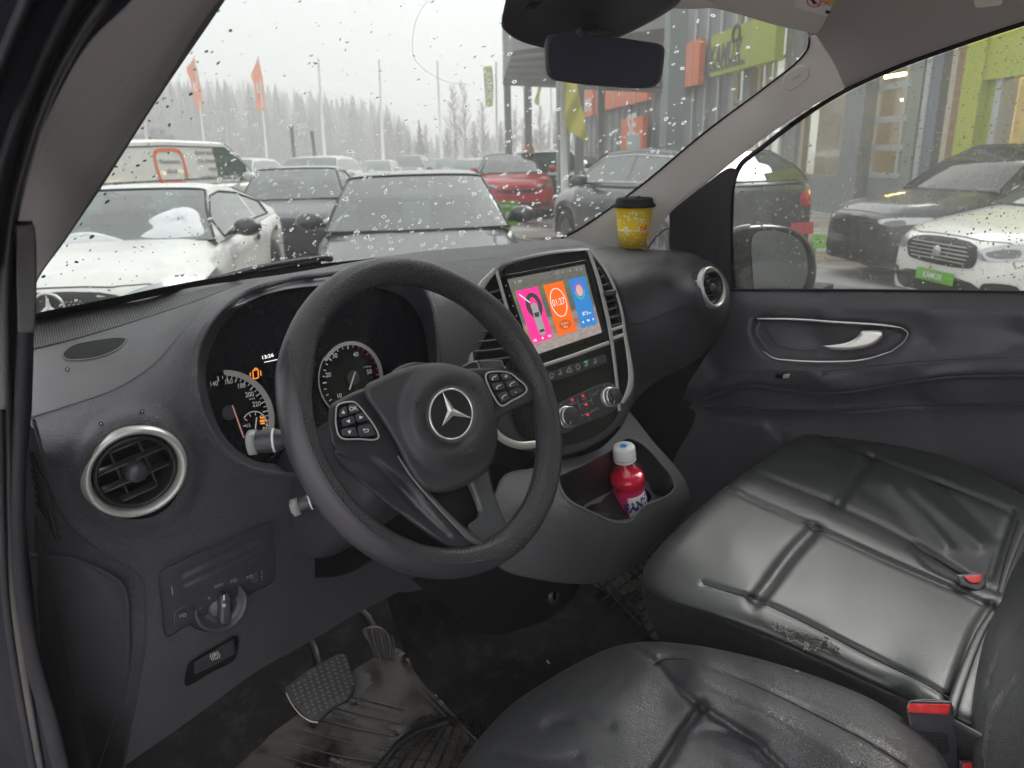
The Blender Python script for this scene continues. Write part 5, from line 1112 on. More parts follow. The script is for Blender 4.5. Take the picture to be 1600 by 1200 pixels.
# ---- wiper beyond the glass
wp = empty('windscreen_wiper', at(400, 425, 'y', .74), 'black windscreen wiper resting along the foot of the windscreen', 'wiper')
S_WP = Surf([(290,452,'y',.70),(520,402,'y',.77),(400,428,'y',.74),(400,400,'y',.70)])
tube('wiper_arm', S_WP.pts(*cat([(300,449),(350,434),(400,420),(450,410),(505,403),(516,404)], False, 5).T), [.007]*10+[.006]*10+[.008]*6, M['dark'], wp, n=8)
tube('wiper_blade', S_WP.pts(*cat([(270,455),(330,444),(400,428),(460,415),(500,410)], False, 5).T), .004, M['black'], wp, n=6)
# ---- outside door mirror seen through the window
om = empty('wing_mirror', (1.02, .28, 1.2), 'black wing mirror outside the passenger window reflecting the lime building', 'wing mirror')
S_OM = Surf.plane(at(1215, 410, 'x', 1.03), (-.36, -.93, .03))
oh = cat([(1138,368),(1150,357),(1180,352),(1215,352),(1245,360),(1265,378),(1275,405),(1275,432),(1262,470),(1200,478),(1138,478)], n=5)
sheet('mirror_shell', oh, S_OM, plain('mirror shell black', (.02,.02,.022), .25, coat=.4, var=.06), om, step=7, thick=.09, roll=(12, .02))
og_ = cat([(1178,366),(1200,360),(1228,364),(1250,376),(1260,398),(1262,425),(1255,448),(1240,468),(1200,474),(1184,470),(1176,420)], n=5)
mm2, n_, b_ = newmat('outside mirror glass'); b_.inputs['Base Color'].default_value = (.5,.52,.50,1); b_.inputs['Metallic'].default_value = 1; b_.inputs['Roughness'].default_value = .015
sheet('mirror_glass', og_, S_OM, mm2, om, step=9, lift=.004, thick=.002)
strip('mirror_silver_edge', [(1138,366),(1152,357),(1172,353)], S_OM, 6, M['silver'], om, lift=.004, n=5, rise=.002)  # silver top edge of the mirror shell
# ---- footwell, floor, bulkhead
def structure(o): o['kind'] = 'structure'; return o
carpet = plain('black carpet', (.013,.013,.015), .95, spec=.1, bump=('noi', 300, .5, .002), dirt=((.10,.085,.07), .35, 26))
mb = MB(); mb.box((0, -.35, .50), (1.9, 2.6, .03)); structure(mb.build('floor', carpet))
structure(mesh_obj('footwell', [(-.80,.45,.515),(.82,.45,.515),(.82,.72,.68),(-.80,.72,.68),(.82,.80,1.30),(-.80,.80,1.30)], [(0,1,2,3),(3,2,4,5)], carpet, smooth=False))
structure(mesh_obj('footwell_side', [(-.80,.2,.5),(-.80,.85,.5),(-.77,.85,1.38),(-.77,.27,1.25)], [(0,1,2,3)], M['black'], smooth=False))
structure(mesh_obj('footwell_far_side', [(.815,.15,.5),(.815,.85,.5),(.80,.85,1.25),(.80,.15,1.20)], [(3,2,1,0)], M['black'], smooth=False))
# ================================================================= SEATS
def leather(name, vs, st, base=(.036,.037,.040), rough=.34, dirt=.04, var=.07):
    return plain(name, base, rough, spec=.8, bump=('vor', vs, st, .0015), var=var, dirt=((.11,.11,.10), dirt, 34))
L_DR = leather('driver seat leather', 310, .30, rough=.33); L_BN = leather('bench leather', 420, .16, (.031,.034,.033), .35, .02, .03); L_SB = leather('seat side vinyl', 420, .3, (.038,.035,.036), .42, .25)
bench = empty('passenger_bench', (.4, -.3, .55), 'black leather two seat passenger bench, cracked along its inner edge', 'seat')
S_BT = Surf([(1006,895,'z',.895),(1035,850,'z',.918),(1130,763,'z',.918),(1190,722,'z',.918),(1240,690,'z',.922),(1285,674,'z',.93),(1400,692,'z',.945),(1530,738,'z',.945),(1600,775,'z',.94),(1700,830,'z',.94),
   (1180,930,'z',.915),(1300,1000,'z',.905),(1430,1080,'z',.90),(1200,840,'z',.915),(1350,900,'z',.90),(1480,960,'z',.895),(1330,770,'z',.912),(1450,820,'z',.90),(1560,880,'z',.89),(1650,960,'z',.89),(1550,1080,'z',.90),(1100,940,'z',.905),(1250,1010,'z',.895),(1400,1085,'z',.885)])
bt_o = cat([(1004,905,1),(1006,888),(1018,868),(1070,815),(1130,763),(1190,721),(1238,688),(1262,677),(1285,674),(1340,679),(1400,691),(1470,711),(1530,737),(1600,773),(1760,860,1),(1760,1160,1),(1560,1160,1),(1480,1122),(1400,1086),(1300,1040),(1200,995),(1100,957),(1040,938),(1012,920)], n=6)
seamA = [(1128,762),(1150,768),(1175,780),(1260,818),(1400,882),(1500,925),(1550,950)]
seamB = [(1168,737),(1185,738),(1210,750),(1310,790),(1430,850),(1500,895),(1560,925)]
seamC = [(1275,678),(1330,702),(1400,730),(1480,760),(1580,800)]
seamT1 = [(1182,938),(1200,915),(1235,868),(1270,830)]; seamT2 = [(1308,788),(1330,758),(1363,720)]
seamD = [(1100,912),(1140,925),(1182,938),(1287,987),(1383,1037),(1440,1065),(1490,1095)]
seamE = [(1100,905),(1060,893),(1025,880)]
seamF = [(1480,1112),(1500,1050),(1525,985),(1548,948)]; seamG = [(1580,802),(1565,845),(1548,900)]
ridge = [(1150,752),(1180,760),(1290,810),(1400,860),(1500,905),(1560,935)]
def wrinkle(fs): return summed(*[blob(*f) for f in fs])
d_bt = summed(groove(seamA, 4, .010), groove(seamB, 4, .009), groove(seamC, 4, .009), groove(seamT1, 12, .020), groove(seamT2, 10, .018), groove(seamD, 4, .009), groove(seamF, 10, .016), groove(seamG, 6, .010), groove(ridge, 15, -.010),
   groove([(a+6, b+12) for a, b in seamT1], 10, -.004), groove([(a+12, b+4) for a, b in seamT2], 10, -.004),
   groove([(1180,715),(1220,730),(1265,735)], 7, .0025), groove([(1215,700),(1260,712),(1310,735)], 7, -.003), groove([(1390,755),(1430,790),(1480,850)], 12, -.018), groove([(1425,760),(1470,800),(1530,850)], 11, -.016), blob(1230,880,45,40,-.008,-30), blob(1360,960,70,50,-.008,20), blob(1150,850,30,40,.006,-30), groove([(1408,765),(1450,805),(1490,845)], 9, .007), groove([(1350,765),(1400,800),(1440,850)], 10, .004), groove([(1460,750),(1500,785),(1555,840)], 8, .006),
   groove([(1455,735),(1490,745),(1530,757)], 3, .002), groove([(1475,730),(1500,745)], 2.5, .0015),
   groove([(1424,858),(1428,852),(1440,857),(1500,893),(1510,900)], 4, .010), terrace([(1428,856),(1440,860),(1500,896),(1535,905),(1528,918),(1490,908),(1440,880)], 5, -.016))
cush = sheet('seat_cushion', bt_o, S_BT, L_BN, bench, step=4.6, thick=.03, roll=(26, .020), disp=d_bt)
for s_ in (seamA[1:], seamB[1:], seamD, seamC): 
    L = cat(s_, False, 8); strip('piping', [tuple(p) for p in L[::6]], S_BT, 1.4, M['dark'], cush, lift=-.0065, thick=.004, n=4, rise=.001)
# cracks in the leather along the inner edge
crk = plain('exposed leather backing', (.20,.185,.16), .8, bump=('noi', 200, .5, .002)); mb = MB(); rs = np.random.RandomState(4)
def crack(p, q, k=6, w=.9, amp=3.4):
    p, q = np.array(p, float), np.array(q, float); L = [p+(q-p)*i/k+rs.normal(size=2)*amp*(0 < i < k) for i in range(k+1)]
    for a, b in zip(L[:-1], L[1:]): bar(mb, S_BT, a, b, w*rs.uniform(.6, 1.6), .003-.0)
for a in (((1212,970),(1232,1000)), ((1232,1000),(1262,1012)), ((1216,985),(1245,985)), ((1245,985),(1290,1000)), ((1262,1003),(1268,1015)), ((1285,992),(1280,1010)), ((1290,1000),(1296,1012)), ((1268,1012),(1300,1022)), ((1240,998),(1228,978)), ((1200,978),(1216,985)), ((1296,1000),(1310,1018)), ((1262,1018),(1256,1008))): crack(*a)
mb.build('leather_crack', crk, cush)
mb = MB(); crk_d = plain('crack shadow', (.012,.011,.010), .8)  # shifted dark copies of the cracks, their shadow put into the colour
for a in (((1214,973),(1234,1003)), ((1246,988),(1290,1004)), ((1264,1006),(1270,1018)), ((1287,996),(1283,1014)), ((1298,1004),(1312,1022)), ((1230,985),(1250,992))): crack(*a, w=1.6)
mb.build('crack_shadow_bars', crk_d, cush)
# rear edge strip of the cushion
strip('cushion_edge', [(1484,1116),(1505,1055),(1530,992),(1552,955)], S_BT, [20,17,14,9], L_BN, bench, lift=.001, thick=.01, n=8, rise=.004)
strip('cushion_edge', [(1562,925),(1578,870),(1598,815)], S_BT, [10,14,18], L_BN, bench, lift=.001, thick=.01, n=8, rise=.004)
# flank facing the driver's seat
S_BS = Surf([(1006,905,'z',.89),(1200,995,'z',.885),(1400,1086,'z',.875),(1015,960,'z',.80),(1060,1040,'z',.68),(1200,1090,'x',.03),(1400,1180,'x',-.02),(1520,1140,'x',-.06),(1540,1250,'x',-.04)])
bs_o = cat([(1004,900,1),(1040,934),(1100,953),(1200,991),(1300,1036),(1400,1082),(1480,1118),(1560,1160,1),(1560,1300,1),(1200,1250,1),(1060,1110,1),(1034,1010),(1012,960),(1003,925)], n=6)
sheet('cushion_side', bs_o, S_BS, L_SB, bench, step=8, thick=.03, roll=(12, .010), disp=groove([(1010,925),(1040,955),(1100,978),(1200,1018),(1300,1062),(1400,1110)], 3, .0015))
mb = MB(); mb.box((.50, -.42, .64), (.60, .70, .22)); mb.build('seat_base', M['black'], bench)
# backrest
_tb = lambda x, y: float(np.dot(S_BT.p(x, y)-CAM, _f))
S_BR = Surf([(1600,855,'t',_tb(1600,855)-.01),(1565,930,'t',_tb(1565,930)-.01),(1535,1010,'t',_tb(1535,1010)-.015),(1520,1100,'t',_tb(1520,1100)-.02),(1522,1250,'t',_tb(1522,1250)-.03),(1600,1000,'t',_tb(1600,1000)-.07),(1600,1150,'t',_tb(1600,1150)-.08),(1720,900,'t',_tb(1720,900)-.16),(1720,1150,'t',_tb(1720,1150)-.18)])
br_o = cat([(1640,780,1),(1600,858),(1580,895),(1560,940),(1542,985),(1528,1040),(1520,1100),(1518,1150),(1522,1210),(1530,1290,1),(1780,1290,1),(1780,780,1)], n=6)
sheet('backrest', br_o, S_BR, L_DR, bench, step=6, thick=.05, roll=(20, .018), disp=summed(groove([(1600,972),(1585,985),(1560,1025),(1542,1075),(1533,1130),(1530,1200)], 2, .003), groove([(1600,1050),(1575,1078),(1552,1120),(1540,1170),(1535,1220)], 2, .003)))
strip('backrest_seam', [(1610,1045),(1575,1078),(1553,1118),(1541,1165),(1536,1220)], S_BR, 1.6, L_DR, bench, lift=-.002, thick=.004, n=6, rise=.001)
# belt buckles
def buckle(name, top4, body, S, label, par=None):
    b = empty(name, S.p(*np.mean(np.array(top4), 0), 0), label, 'buckle')
    sheet('buckle_body', body, S, M['smooth_dark'], b, step=6, thick=.025, roll=(4,.003))
    sheet('release_button', rrect(top4, 2), S, M['red'], b, step=5, lift=.004, thick=.006, roll=(2,.0015))
    return b
_t1 = float(np.dot(S_BS.p(1450, 1112)-CAM, _f))-.035
S_B1 = Surf.plane(CAM+_t1*ray(1450, 1112), (-.62, -.52, .45))
bb = buckle('seat_belt_buckle', [(1420,1099),(1486,1100),(1482,1117),(1418,1113)], cat([(1415,1104,1),(1422,1094,1),(1487,1096,1),(1491,1106,1),(1495,1150),(1502,1260,1),(1445,1260,1),(1428,1180)], n=3), S_B1, 'black belt buckle with bright red button, between driver seat and bench')
sheet('buckle_label', rrect([(1433,1142),(1480,1146),(1484,1178),(1441,1174)], 3), S_B1, M['dark'], bb, step=6, lift=.002, thick=.002)
mb = MB()
for k in range(5):
    for j in range(4): bar(mb, S_B1, (1440+j*10, 1148+k*5.5), (1440+j*10+rs.uniform(3, 8), 1148.4+k*5.5), 1.6, .0045)
mb.build('buckle_print', M['smooth_dark'], bb)
strip('buckle_rim', [(1418,1106),(1420,1099),(1424,1095),(1486,1097),(1489,1104)], S_B1, 1.2, M['grey_mark'], bb, lift=.003, n=3)
S_B2 = Surf.plane(at(1515, 905, 'z', .905), (-.3, -.5, .8))
buckle('seat_belt_buckle', [(1505,901),(1535,897),(1533,911),(1517,911)], cat([(1494,898,1),(1537,894,1),(1541,912),(1530,925,1),(1500,915,1)], n=3), S_B2, 'red buttoned belt buckle sunk in the far bench cushion')
S_B3 = Surf.plane(CAM+(_t1-.03)*ray(1508, 1196), (-.62, -.52, .45))
buckle('seat_belt_buckle', [(1504,1192),(1519,1191),(1522,1212),(1504,1212)], [(1499,1188),(1524,1187),(1528,1240),(1498,1240)], S_B3, 'partly hidden red belt buckle at the lower edge beside the bench backrest')
# driver's seat
drv = empty('driver_seat', (-.35, -.3, .55), 'black grained leather driver seat cushion with raised side bolster in the foreground', 'seat')
S_DRV = Surf([(1000,1004,'z',.895),(960,1013,'z',.885),(900,1040,'z',.875),(840,1080,'z',.865),(780,1130,'z',.85),(735,1190,'z',.835),(700,1280,'z',.82),(900,1100,'z',.905),(1000,1060,'z',.925),(880,1200,'z',.905),(1000,1200,'z',.915),(1040,1100,'z',.925),
   (1060,1006,'z',.90),(1150,1022,'z',.91),(1250,1050,'z',.915),(1350,1088,'z',.915),(1440,1150,'z',.91),(1490,1230,'z',.90),(1100,1050,'z',.945),(1200,1090,'z',.955),(1320,1150,'z',.96),(1400,1220,'z',.96),(1150,1150,'z',.925),(1100,1200,'z',.915),(1250,1240,'z',.925)])
dr_o = cat([(690,1290,1),(708,1215),(728,1180),(760,1140),(800,1100),(850,1066),(900,1037),(950,1014),(1000,1003),(1060,1005),(1120,1014),(1200,1033),(1300,1066),(1380,1102),(1440,1145),(1480,1195),(1500,1290,1)], n=6)
s1 = [(984,1004),(1000,1018),(1022,1034),(1059,1075),(1094,1103),(1137,1131),(1169,1150),(1205,1182),(1240,1220),(1280,1290)]
s2 = [(1022,1034),(1040,1028),(1059,1027),(1090,1034),(1137,1053),(1200,1079),(1300,1128),(1367,1163),(1420,1197),(1460,1240)]
s3 = [(1096,1104),(1070,1140),(1045,1180),(1020,1215),(1000,1270)]
s4 = [(987,1008),(960,1020),(930,1030),(900,1041)]
d_dr = summed(groove(s1, 5, .014), groove(s2, 4, .009), groove(s3, 8, .018), groove(s4, 3, .004), groove([(1085,1055),(1150,1090),(1230,1130),(1330,1190)], 24, -.018), blob(960,1110,50,40,.006,0), blob(900,1180,60,30,-.006,10), groove([(1215,1045),(1260,1060)], 9, .001),
   groove([(860,1130),(900,1120),(950,1135)], 12, .009), blob(830,1120,50,30,.007,-40), groove([(780,1175),(850,1190),(900,1185)], 10, .006), groove([(940,1085),(965,1075),(975,1060)], 4, .0018), groove([(880,1090),(920,1095)], 14, -.002),
   groove([(1085,1150),(1105,1142),(1150,1146),(1190,1158)], 6, .006), groove([(1160,1150),(1180,1175),(1230,1220)], 7, .004), groove([(1110,1165),(1150,1175),(1190,1200)], 12, -.004), groove([(985,1095),(1010,1110),(1040,1110)], 12, .002))
dc = sheet('seat_cushion', dr_o, S_DRV, L_DR, drv, step=5.5, thick=.08, roll=(30, .026), disp=d_dr)
strip('seat_piping', s2[:-1], S_DRV, 2.4, L_DR, dc, lift=-.001, thick=.004, n=8, rise=.0018)
mb = MB(); mb.box((-.33, -.42, .66), (.46, .55, .28)); mb.build('seat_base', M['black'], drv, bevel=.02)
# ================================================================= PEDALS AND MATS
def mud_mat(name, dirtc, amt, rough=.35, sc=7):
    m, n, b = newmat(name); v = coords(n)
    t = N_(n, 'ShaderNodeTexNoise'); t.inputs['Scale'].default_value = sc; t.inputs['Detail'].default_value = 9; t.inputs['Roughness'].default_value = .65; n.links.new(v, t.inputs['Vector'])
    cr = N_(n, 'ShaderNodeValToRGB'); n.links.new(t.outputs[0], cr.inputs[0]); e = cr.color_ramp.elements
    e[0].position = .40; e[0].color = (.012,.011,.011,1); e[1].position = .56; e[1].color = (*dirtc, 1); x = e.new(.47); x.color = (dirtc[0]*.35, dirtc[1]*.33, dirtc[2]*.3, 1)
    n.links.new(cr.outputs[0], b.inputs['Base Color']); mr = N_(n, 'ShaderNodeMapRange'); mr.inputs[1].default_value = .4; mr.inputs[2].default_value = .6; mr.inputs[3].default_value = .12; mr.inputs[4].default_value = .65; n.links.new(t.outputs[0], mr.inputs[0]); n.links.new(mr.outputs[0], b.inputs['Roughness'])
    bp = N_(n, 'ShaderNodeBump'); bp.inputs['Strength'].default_value = .5; bp.inputs['Distance'].default_value = .002; n.links.new(t.outputs[0], bp.inputs['Height']); n.links.new(bp.outputs[0], b.inputs['Normal']); return m
MUD = mud_mat('muddy wet rubber', (.060,.049,.042), 1)
mat = empty('floor_mat', at(600, 1150, 'z', .54), 'black rubber driver floor mat covered in wet brown mud', 'floor mat')
S_MT = Surf([(380,1200,'z',.545),(463,1118,'z',.56),(600,1015,'z',.60),(650,1050,'z',.57),(750,1160,'z',.545),(600,1150,'z',.545),(560,1300,'z',.545)])
mt_o = cat([(250,1290,1),(330,1225),(400,1163),(463,1118),(520,1070),(580,1030),(612,1012),(632,1020),(648,1050),(690,1095),(752,1155),(800,1290,1)], n=5)
mfn = []
u0, u1 = np.array((520.,1108.)), np.array((760.,1162.))
ribs = [groove([(500+k*-26, 1080+k*24), (640+k*-22, 1122+k*26)], 2.2, -.003) for k in range(6)]
grid_in = [(640,1160),(660,1142),(700,1128),(735,1132),(760,1165),(790,1250),(560,1290),(590,1200)]
sheet('mat_sheet', mt_o, S_MT, MUD, mat, step=4.5, thick=.008, disp=summed(groove([(635,1030),(655,1062),(700,1110),(760,1170)], 5, -.012), terrace(grid_in, 5, .002), *ribs))
DKR = plain('wet black rubber', (.012,.011,.011), .25, var=.08)
strip('mat_border', [(560,1240),(600,1190),(625,1160),(655,1140),(700,1126)], S_MT, 12, DKR, mat, lift=.003, n=8, rise=.004)
for k in range(9):
    strip('mat_rib', [(600+k*20,1245), (625+k*20,1195), (672+k*13,1132)], S_MT, 4, DKR, mat, lift=.002, n=5, rise=.005)
for k in range(6): strip('mat_rib', [(640-k*12,1152+k*15), (700-k*6,1158+k*17), (775,1166+k*19)], S_MT, 3, DKR, mat, lift=.002, n=5, rise=.005)
for k in range(6): strip('mat_line', [(515-k*14,1078+k*21), (570-k*10,1093+k*22), (632-k*8,1108+k*21)], S_MT, 2.0, plain('pale worn rib', (.09,.08,.075), .4) if k == 0 else bpy.data.materials['pale worn rib'], mat, lift=.001, n=5, rise=.0025)
pm = empty('floor_mat', at(980, 920, 'z', .54), 'black gridded rubber floor mat in the passenger footwell', 'floor mat')
S_PM = Surf([(930,900,'z',.535),(1005,905,'z',.535),(1005,960,'z',.53)])
sheet('mat_sheet', [(915,905),(960,880),(1060,860),(1100,980),(1020,1000),(1000,965)], S_PM, mud_mat('dusty rubber', (.05,.043,.036), 1), pm, step=12, thick=.006)
for k in range(9): strip('mat_rib', [(922+k*13,900-k*4), (960+k*13,935-k*4), (1000+k*13,975-k*4)], S_PM, 4, DKR, pm, lift=.002, n=3, rise=.006)
for k in range(7): strip('mat_rib', [(930+k*12,925+k*12), (975+k*12,892+k*12), (1030+k*12,855+k*12)], S_PM, 4, DKR, pm, lift=.002, n=3, rise=.006)
S_CT = Surf([(620,930,'z',.80),(700,930,'z',.70),(650,1050,'z',.60),(760,1160,'z',.53),(900,1040,'z',.53),(920,915,'z',.535),(800,960,'z',.58),(640,1000,'z',.66)])
hump = sheet('footwell_carpet', cat([(600,915,1),(760,880,1),(1020,880,1),(1040,1060,1),(800,1200,1),(756,1162),(690,1095),(650,1050),(632,1015),(612,960)], n=4), S_CT, carpet, None, step=10, thick=.01, lift=-.006); hump['kind'] = 'structure'
def pedal(name, outl, p, nrm, label, m, ribfn, arm):
    S = Surf.plane(p, nrm); e = empty(name, p, label, 'pedal'); pd = sheet('pedal_pad', cat(outl, n=6), S, m, e, step=5, thick=.018, roll=(5, .004)); ribfn(S, pd)
    tube('pedal_arm', [S.p(*arm[0], -.01)]+[at(*a, 'y', v) for a, v in arm[1:]], .008, M['dark'], e); return e
steel = plain('worn steel edge', (.35,.30,.27), .25, metal=.8)
def br_ribs(S, pd):
    mb = MB(); o_ = cat([(452,1075),(480,1050),(530,1022),(545,1022),(552,1050),(554,1080),(520,1105),(497,1120),(470,1110)], n=4)
    pale = plain('worn pedal studs', (.10,.09,.085), .35)
    for i in range(-2, 13):
        for j in range(-2, 12):
            x = 455+i*9.0+j*2.2; y = 1078+j*6.4-i*4.6+8-20
            T = np.array([(x-3, y+2.2), (x+3.4, y+.6), (x+.4, y-3.2)])
            if j % 2: T = np.array([(x-3, y-1.6), (x+3.2, y-2.8), (x+.8, y+2.4)])
            if inside(T[:, 0], T[:, 1], o_).all(): mb.add(S.pts(T[:, 0], T[:, 1], .003), [(0, 1, 2) if not j % 2 else (0, 2, 1)])
    mb.build('pedal_studs', pale, pd); 
    strip('pedal_rim', [(447,1082),(455,1098),(468,1115),(485,1127),(497,1129)], S, 3, steel, pd, lift=.003, n=5, rise=.001)
pedal('brake_pedal', [(445,1078),(452,1070),(480,1048),(520,1026),(530,1022),(540,1024),(548,1048),(554,1080),(548,1092),(520,1110),(500,1128),(488,1128),(470,1115),(452,1096)], at(500, 1075, 'y', .44), (-.25, -.72, .64), 'large muddy brake pedal with triangular studs below the dashboard', plain('pedal rubber', (.016,.015,.015), .45, dirt=((.12,.10,.09), .4, 60)), br_ribs, [(500,1050), ((492,1015), .50), ((480,990), .54)])
def gs_ribs(S, pd):
    for k in range(7): strip('pedal_rib', [(574+k*6.3, 985+k*1.5-3), (580+k*6.0, 1005+k*.6), (591+k*3.6, 1030-k*.3)], S, 2.6, bpy.data.materials['worn pedal studs'] if k % 2 else M['smooth_dark'], pd, lift=.002, n=5, rise=.003)
pedal('accelerator_pedal', [(566,985),(580,978),(596,980),(608,992),(613,1010),(611,1022),(600,1030),(588,1029),(578,1008)], at(590, 1005, 'y', .47), (-.2, -.75, .6), 'ribbed accelerator pedal to the right of the brake pedal', plain('pedal rubber brown', (.05,.042,.038), .45), gs_ribs, [(588,990), ((575,965), .52), ((560,950), .56)])
# dry leaf on the carpet
lf = sheet('leaf_scrap', [(853,1031),(857,1032),(860,1037),(856,1037)], S_CT, plain('orange crumb', (.6,.25,.15), .6), None, step=2, lift=.006, thick=.002); tag(lf, 'tiny pinkish crumb lying on the black carpet between the seats', 'crumb')
# ================================================================= CUP AND BOTTLE
cupc = at(1000, 387, 'y', .40); dC = np.dot(cupc-CAM, _f)
cz = np.array([0, 0, 1.]); CF = Frame(cupc+np.array([0, .02, 0]), cz, up=(0, 1, 0)); k_ = dC/FPX
cup = empty('coffee_cup', cupc, 'yellow paper coffee cup with a black plastic lid on the passenger dashboard', 'cup')
hC = 62*k_/math.cos(R(17))*.98; r0, r1 = 22.5*k_, 29*k_
def cup_mat():
    m, n, b = newmat('yellow cup print'); b.inputs['Roughness'].default_value = .35; v = coords(n)
    t = N_(n, 'ShaderNodeTexVoronoi'); t.inputs['Scale'].default_value = 120; n.links.new(v, t.inputs['Vector']); t2 = N_(n, 'ShaderNodeTexNoise'); t2.inputs['Scale'].default_value = 60; n.links.new(v, t2.inputs['Vector'])
    a = N_(n, 'ShaderNodeMath', operation='MULTIPLY'); n.links.new(t.outputs['Distance'], a.inputs[0]); n.links.new(t2.outputs[0], a.inputs[1])
    c = N_(n, 'ShaderNodeMapRange'); c.inputs[1].default_value = .13; c.inputs[2].default_value = .16; n.links.new(a.outputs[0], c.inputs[0])
    mx = N_(n, 'ShaderNodeMix', data_type='RGBA'); mx.inputs[6].default_value = (.80,.78,.62,1); mx.inputs[7].default_value = (.85,.58,.005,1); n.links.new(c.outputs[0], mx.inputs[0]); n.links.new(mx.outputs[2], b.inputs['Base Color']); return m
lathe('cup_wall', [(r0*.9, .002), (r0, 0), (r0+(r1-r0)*.5, hC*.5), (r1, hC), (r1*1.03, hC*1.01), (r1*.96, hC*1.01), (r0*.94, .004)], CF, cup_mat(), cup, n=48)
lid = lathe('cup_lid', [(r1*1.10, hC*.97), (r1*1.13, hC*.99), (r1*1.13, hC*1.03), (r1*1.02, hC*1.06), (r1*.98, hC*1.15), (r1*.92, hC*1.19), (r1*.84, hC*1.17), (r1*.80, hC*1.12), (0, hC*1.12)], CF, M['black'], cup, n=48)
mb = MB(); mb.box(CF.w([[0, 0, hC*1.19]])[0], (r1*.55, r1*.5, hC*.10), (CF.x, CF.y, CF.z)); mb.build('sip_tab', M['smooth_dark'], lid, bevel=.002)
def on_cup(mb, V, F, az, z, s):
    P = []
    for x, y, _z in V:
        a = az+x*s/r1; zz = z+y*s; rr2 = r0+(r1-r0)*zz/hC+.0006; P.append((rr2*math.cos(a), rr2*math.sin(a), zz))
    mb.add(CF.w(P), F)
va = math.atan2(np.dot(CAM-CF.o, CF.y), np.dot(CAM-CF.o, CF.x))
mb = MB(); V, F = text_geo('rull', bold=.03); on_cup(mb, V, F, va+.62, hC*.50, .019); mb.box((0, 0, -50), (.001, .001, .001)) if False else None
for k in range(8):
    a0, a1 = va+.35+k*.09, va+.35+(k+1)*.09; P = [((r0+(r1-r0)*zz/hC+.0006)*math.cos(a), (r0+(r1-r0)*zz/hC+.0006)*math.sin(a), zz) for a, zz in ((a0, hC*.33), (a1, hC*.33), (a1, hC*.345), (a0, hC*.345))]; mb.add(CF.w(P), [(0, 1, 2, 3)])
mb.build('cup_print', M['red'], cup)
mb = MB()
for k in range(28):
    a0, a1 = va-1.4+k*.1, va-1.4+(k+1)*.1; w_ = .012+.008*math.sin(k*1.3); P = [((r0+(r1-r0)*zz/hC+.0005)*math.cos(a), (r0+(r1-r0)*zz/hC+.0005)*math.sin(a), zz) for a, zz in ((a0, hC*(.44-w_)), (a1, hC*(.44-w_)), (a1, hC*(.44+w_)), (a0, hC*(.44+w_)))]; mb.add(CF.w(P), [(0, 1, 2, 3)])
mb.build('cup_band', M['white'], cup)
# bottle, leaning in the holder
bt_top = at(974, 697, 'y', .150); bt_low = bt_top+np.array([.030, -.004, -.166])
ax = bt_top-bt_low; Lb = np.linalg.norm(ax); BF = Frame(bt_low, ax, up=(-.3, 1, 0)); kb_ = np.dot(bt_top-CAM, _f)/FPX
bot = empty('soda_bottle', bt_low, 'clear plastic bottle of red soda with a white cap in the cup tray', 'bottle')
rb = 29*kb_
prof = [(0, .0), (rb*.8, .0), (rb*.95, .006), (rb*.95, .05), (rb*.90, .058), (rb*.84, .066), (rb*.86, .074), (rb*.95, .084), (rb*1.0, .096), (rb*.99, .108), (rb*.90, .120), (rb*.70, .130), (rb*.50, .137), (rb*.44, .140), (rb*.44, .150)]
def liquid_mat(name, col, r=.0):
    m, n, b = newmat(name); b.inputs['Base Color'].default_value = (*col, 1); b.inputs['Transmission Weight'].default_value = 1; b.inputs['Roughness'].default_value = r; b.inputs['IOR'].default_value = 1.4; return m
lathe('bottle_shell', prof, BF, glass_mat('clear bottle plastic', (.96,.95,.95)), bot, n=40)
lp_ = [(0, .003)]+[(r_*.96, max(h, .003)) for r_, h in prof[1:11]]+[(rb*.88*.96, .104), (0, .104)]
redl, n_, b_ = newmat('red soda'); b_.inputs['Base Color'].default_value = (.85,.01,.06,1); b_.inputs['Roughness'].default_value = .12; b_.inputs['Subsurface Weight'].default_value = .6; b_.inputs['Subsurface Radius'].default_value = (1, .1, .15); b_.inputs['Subsurface Scale'].default_value = .03; b_.inputs['Coat Weight'].default_value = .7
lathe('red_soda', [p for p in lp_ if p[1] <= .104], BF, redl, bot, n=40)
rc_ = rb*.60
capb = []
V = []; m_ = 60; pro = [(rc_*1.0, .143), (rc_*1.02, .150), (rc_*1.0, .165), (rc_*.9, .1685), (0, .169)]
for i in range(m_):
    a = 2*math.pi*i/m_; rf = 1+.025*(i % 2)
    for j, (r_, h) in enumerate(pro): V.append((r_*(rf if j < 3 else 1)*math.cos(a), r_*(rf if j < 3 else 1)*math.sin(a), h))
cpw = mesh_obj('bottle_cap', BF.w(V), grid_faces(m_, 5, True), plain('white cap', (.80,.80,.80), .35), bot)
lathe('cap_ring', [(rc_*.98, .136), (rc_*1.02, .137), (rc_*1.02, .141), (rc_*.98, .1415)], BF, bpy.data.materials['white cap'], bot, n=40)
S_CP = Surf.plane(BF.w([[0, 0, .1697]])[0], BF.z)
mb = MB(); 
mb.add(BF.w([(rc_*.38*math.cos(a), rc_*.38*math.sin(a), .1694) for a in (.3, 1.4, 2.6, 3.9, 5.2)]), [(0, 1, 2, 3, 4)])
mb.build('cap_print', plain('blue print', (.03,.25,.65), .4), cpw)
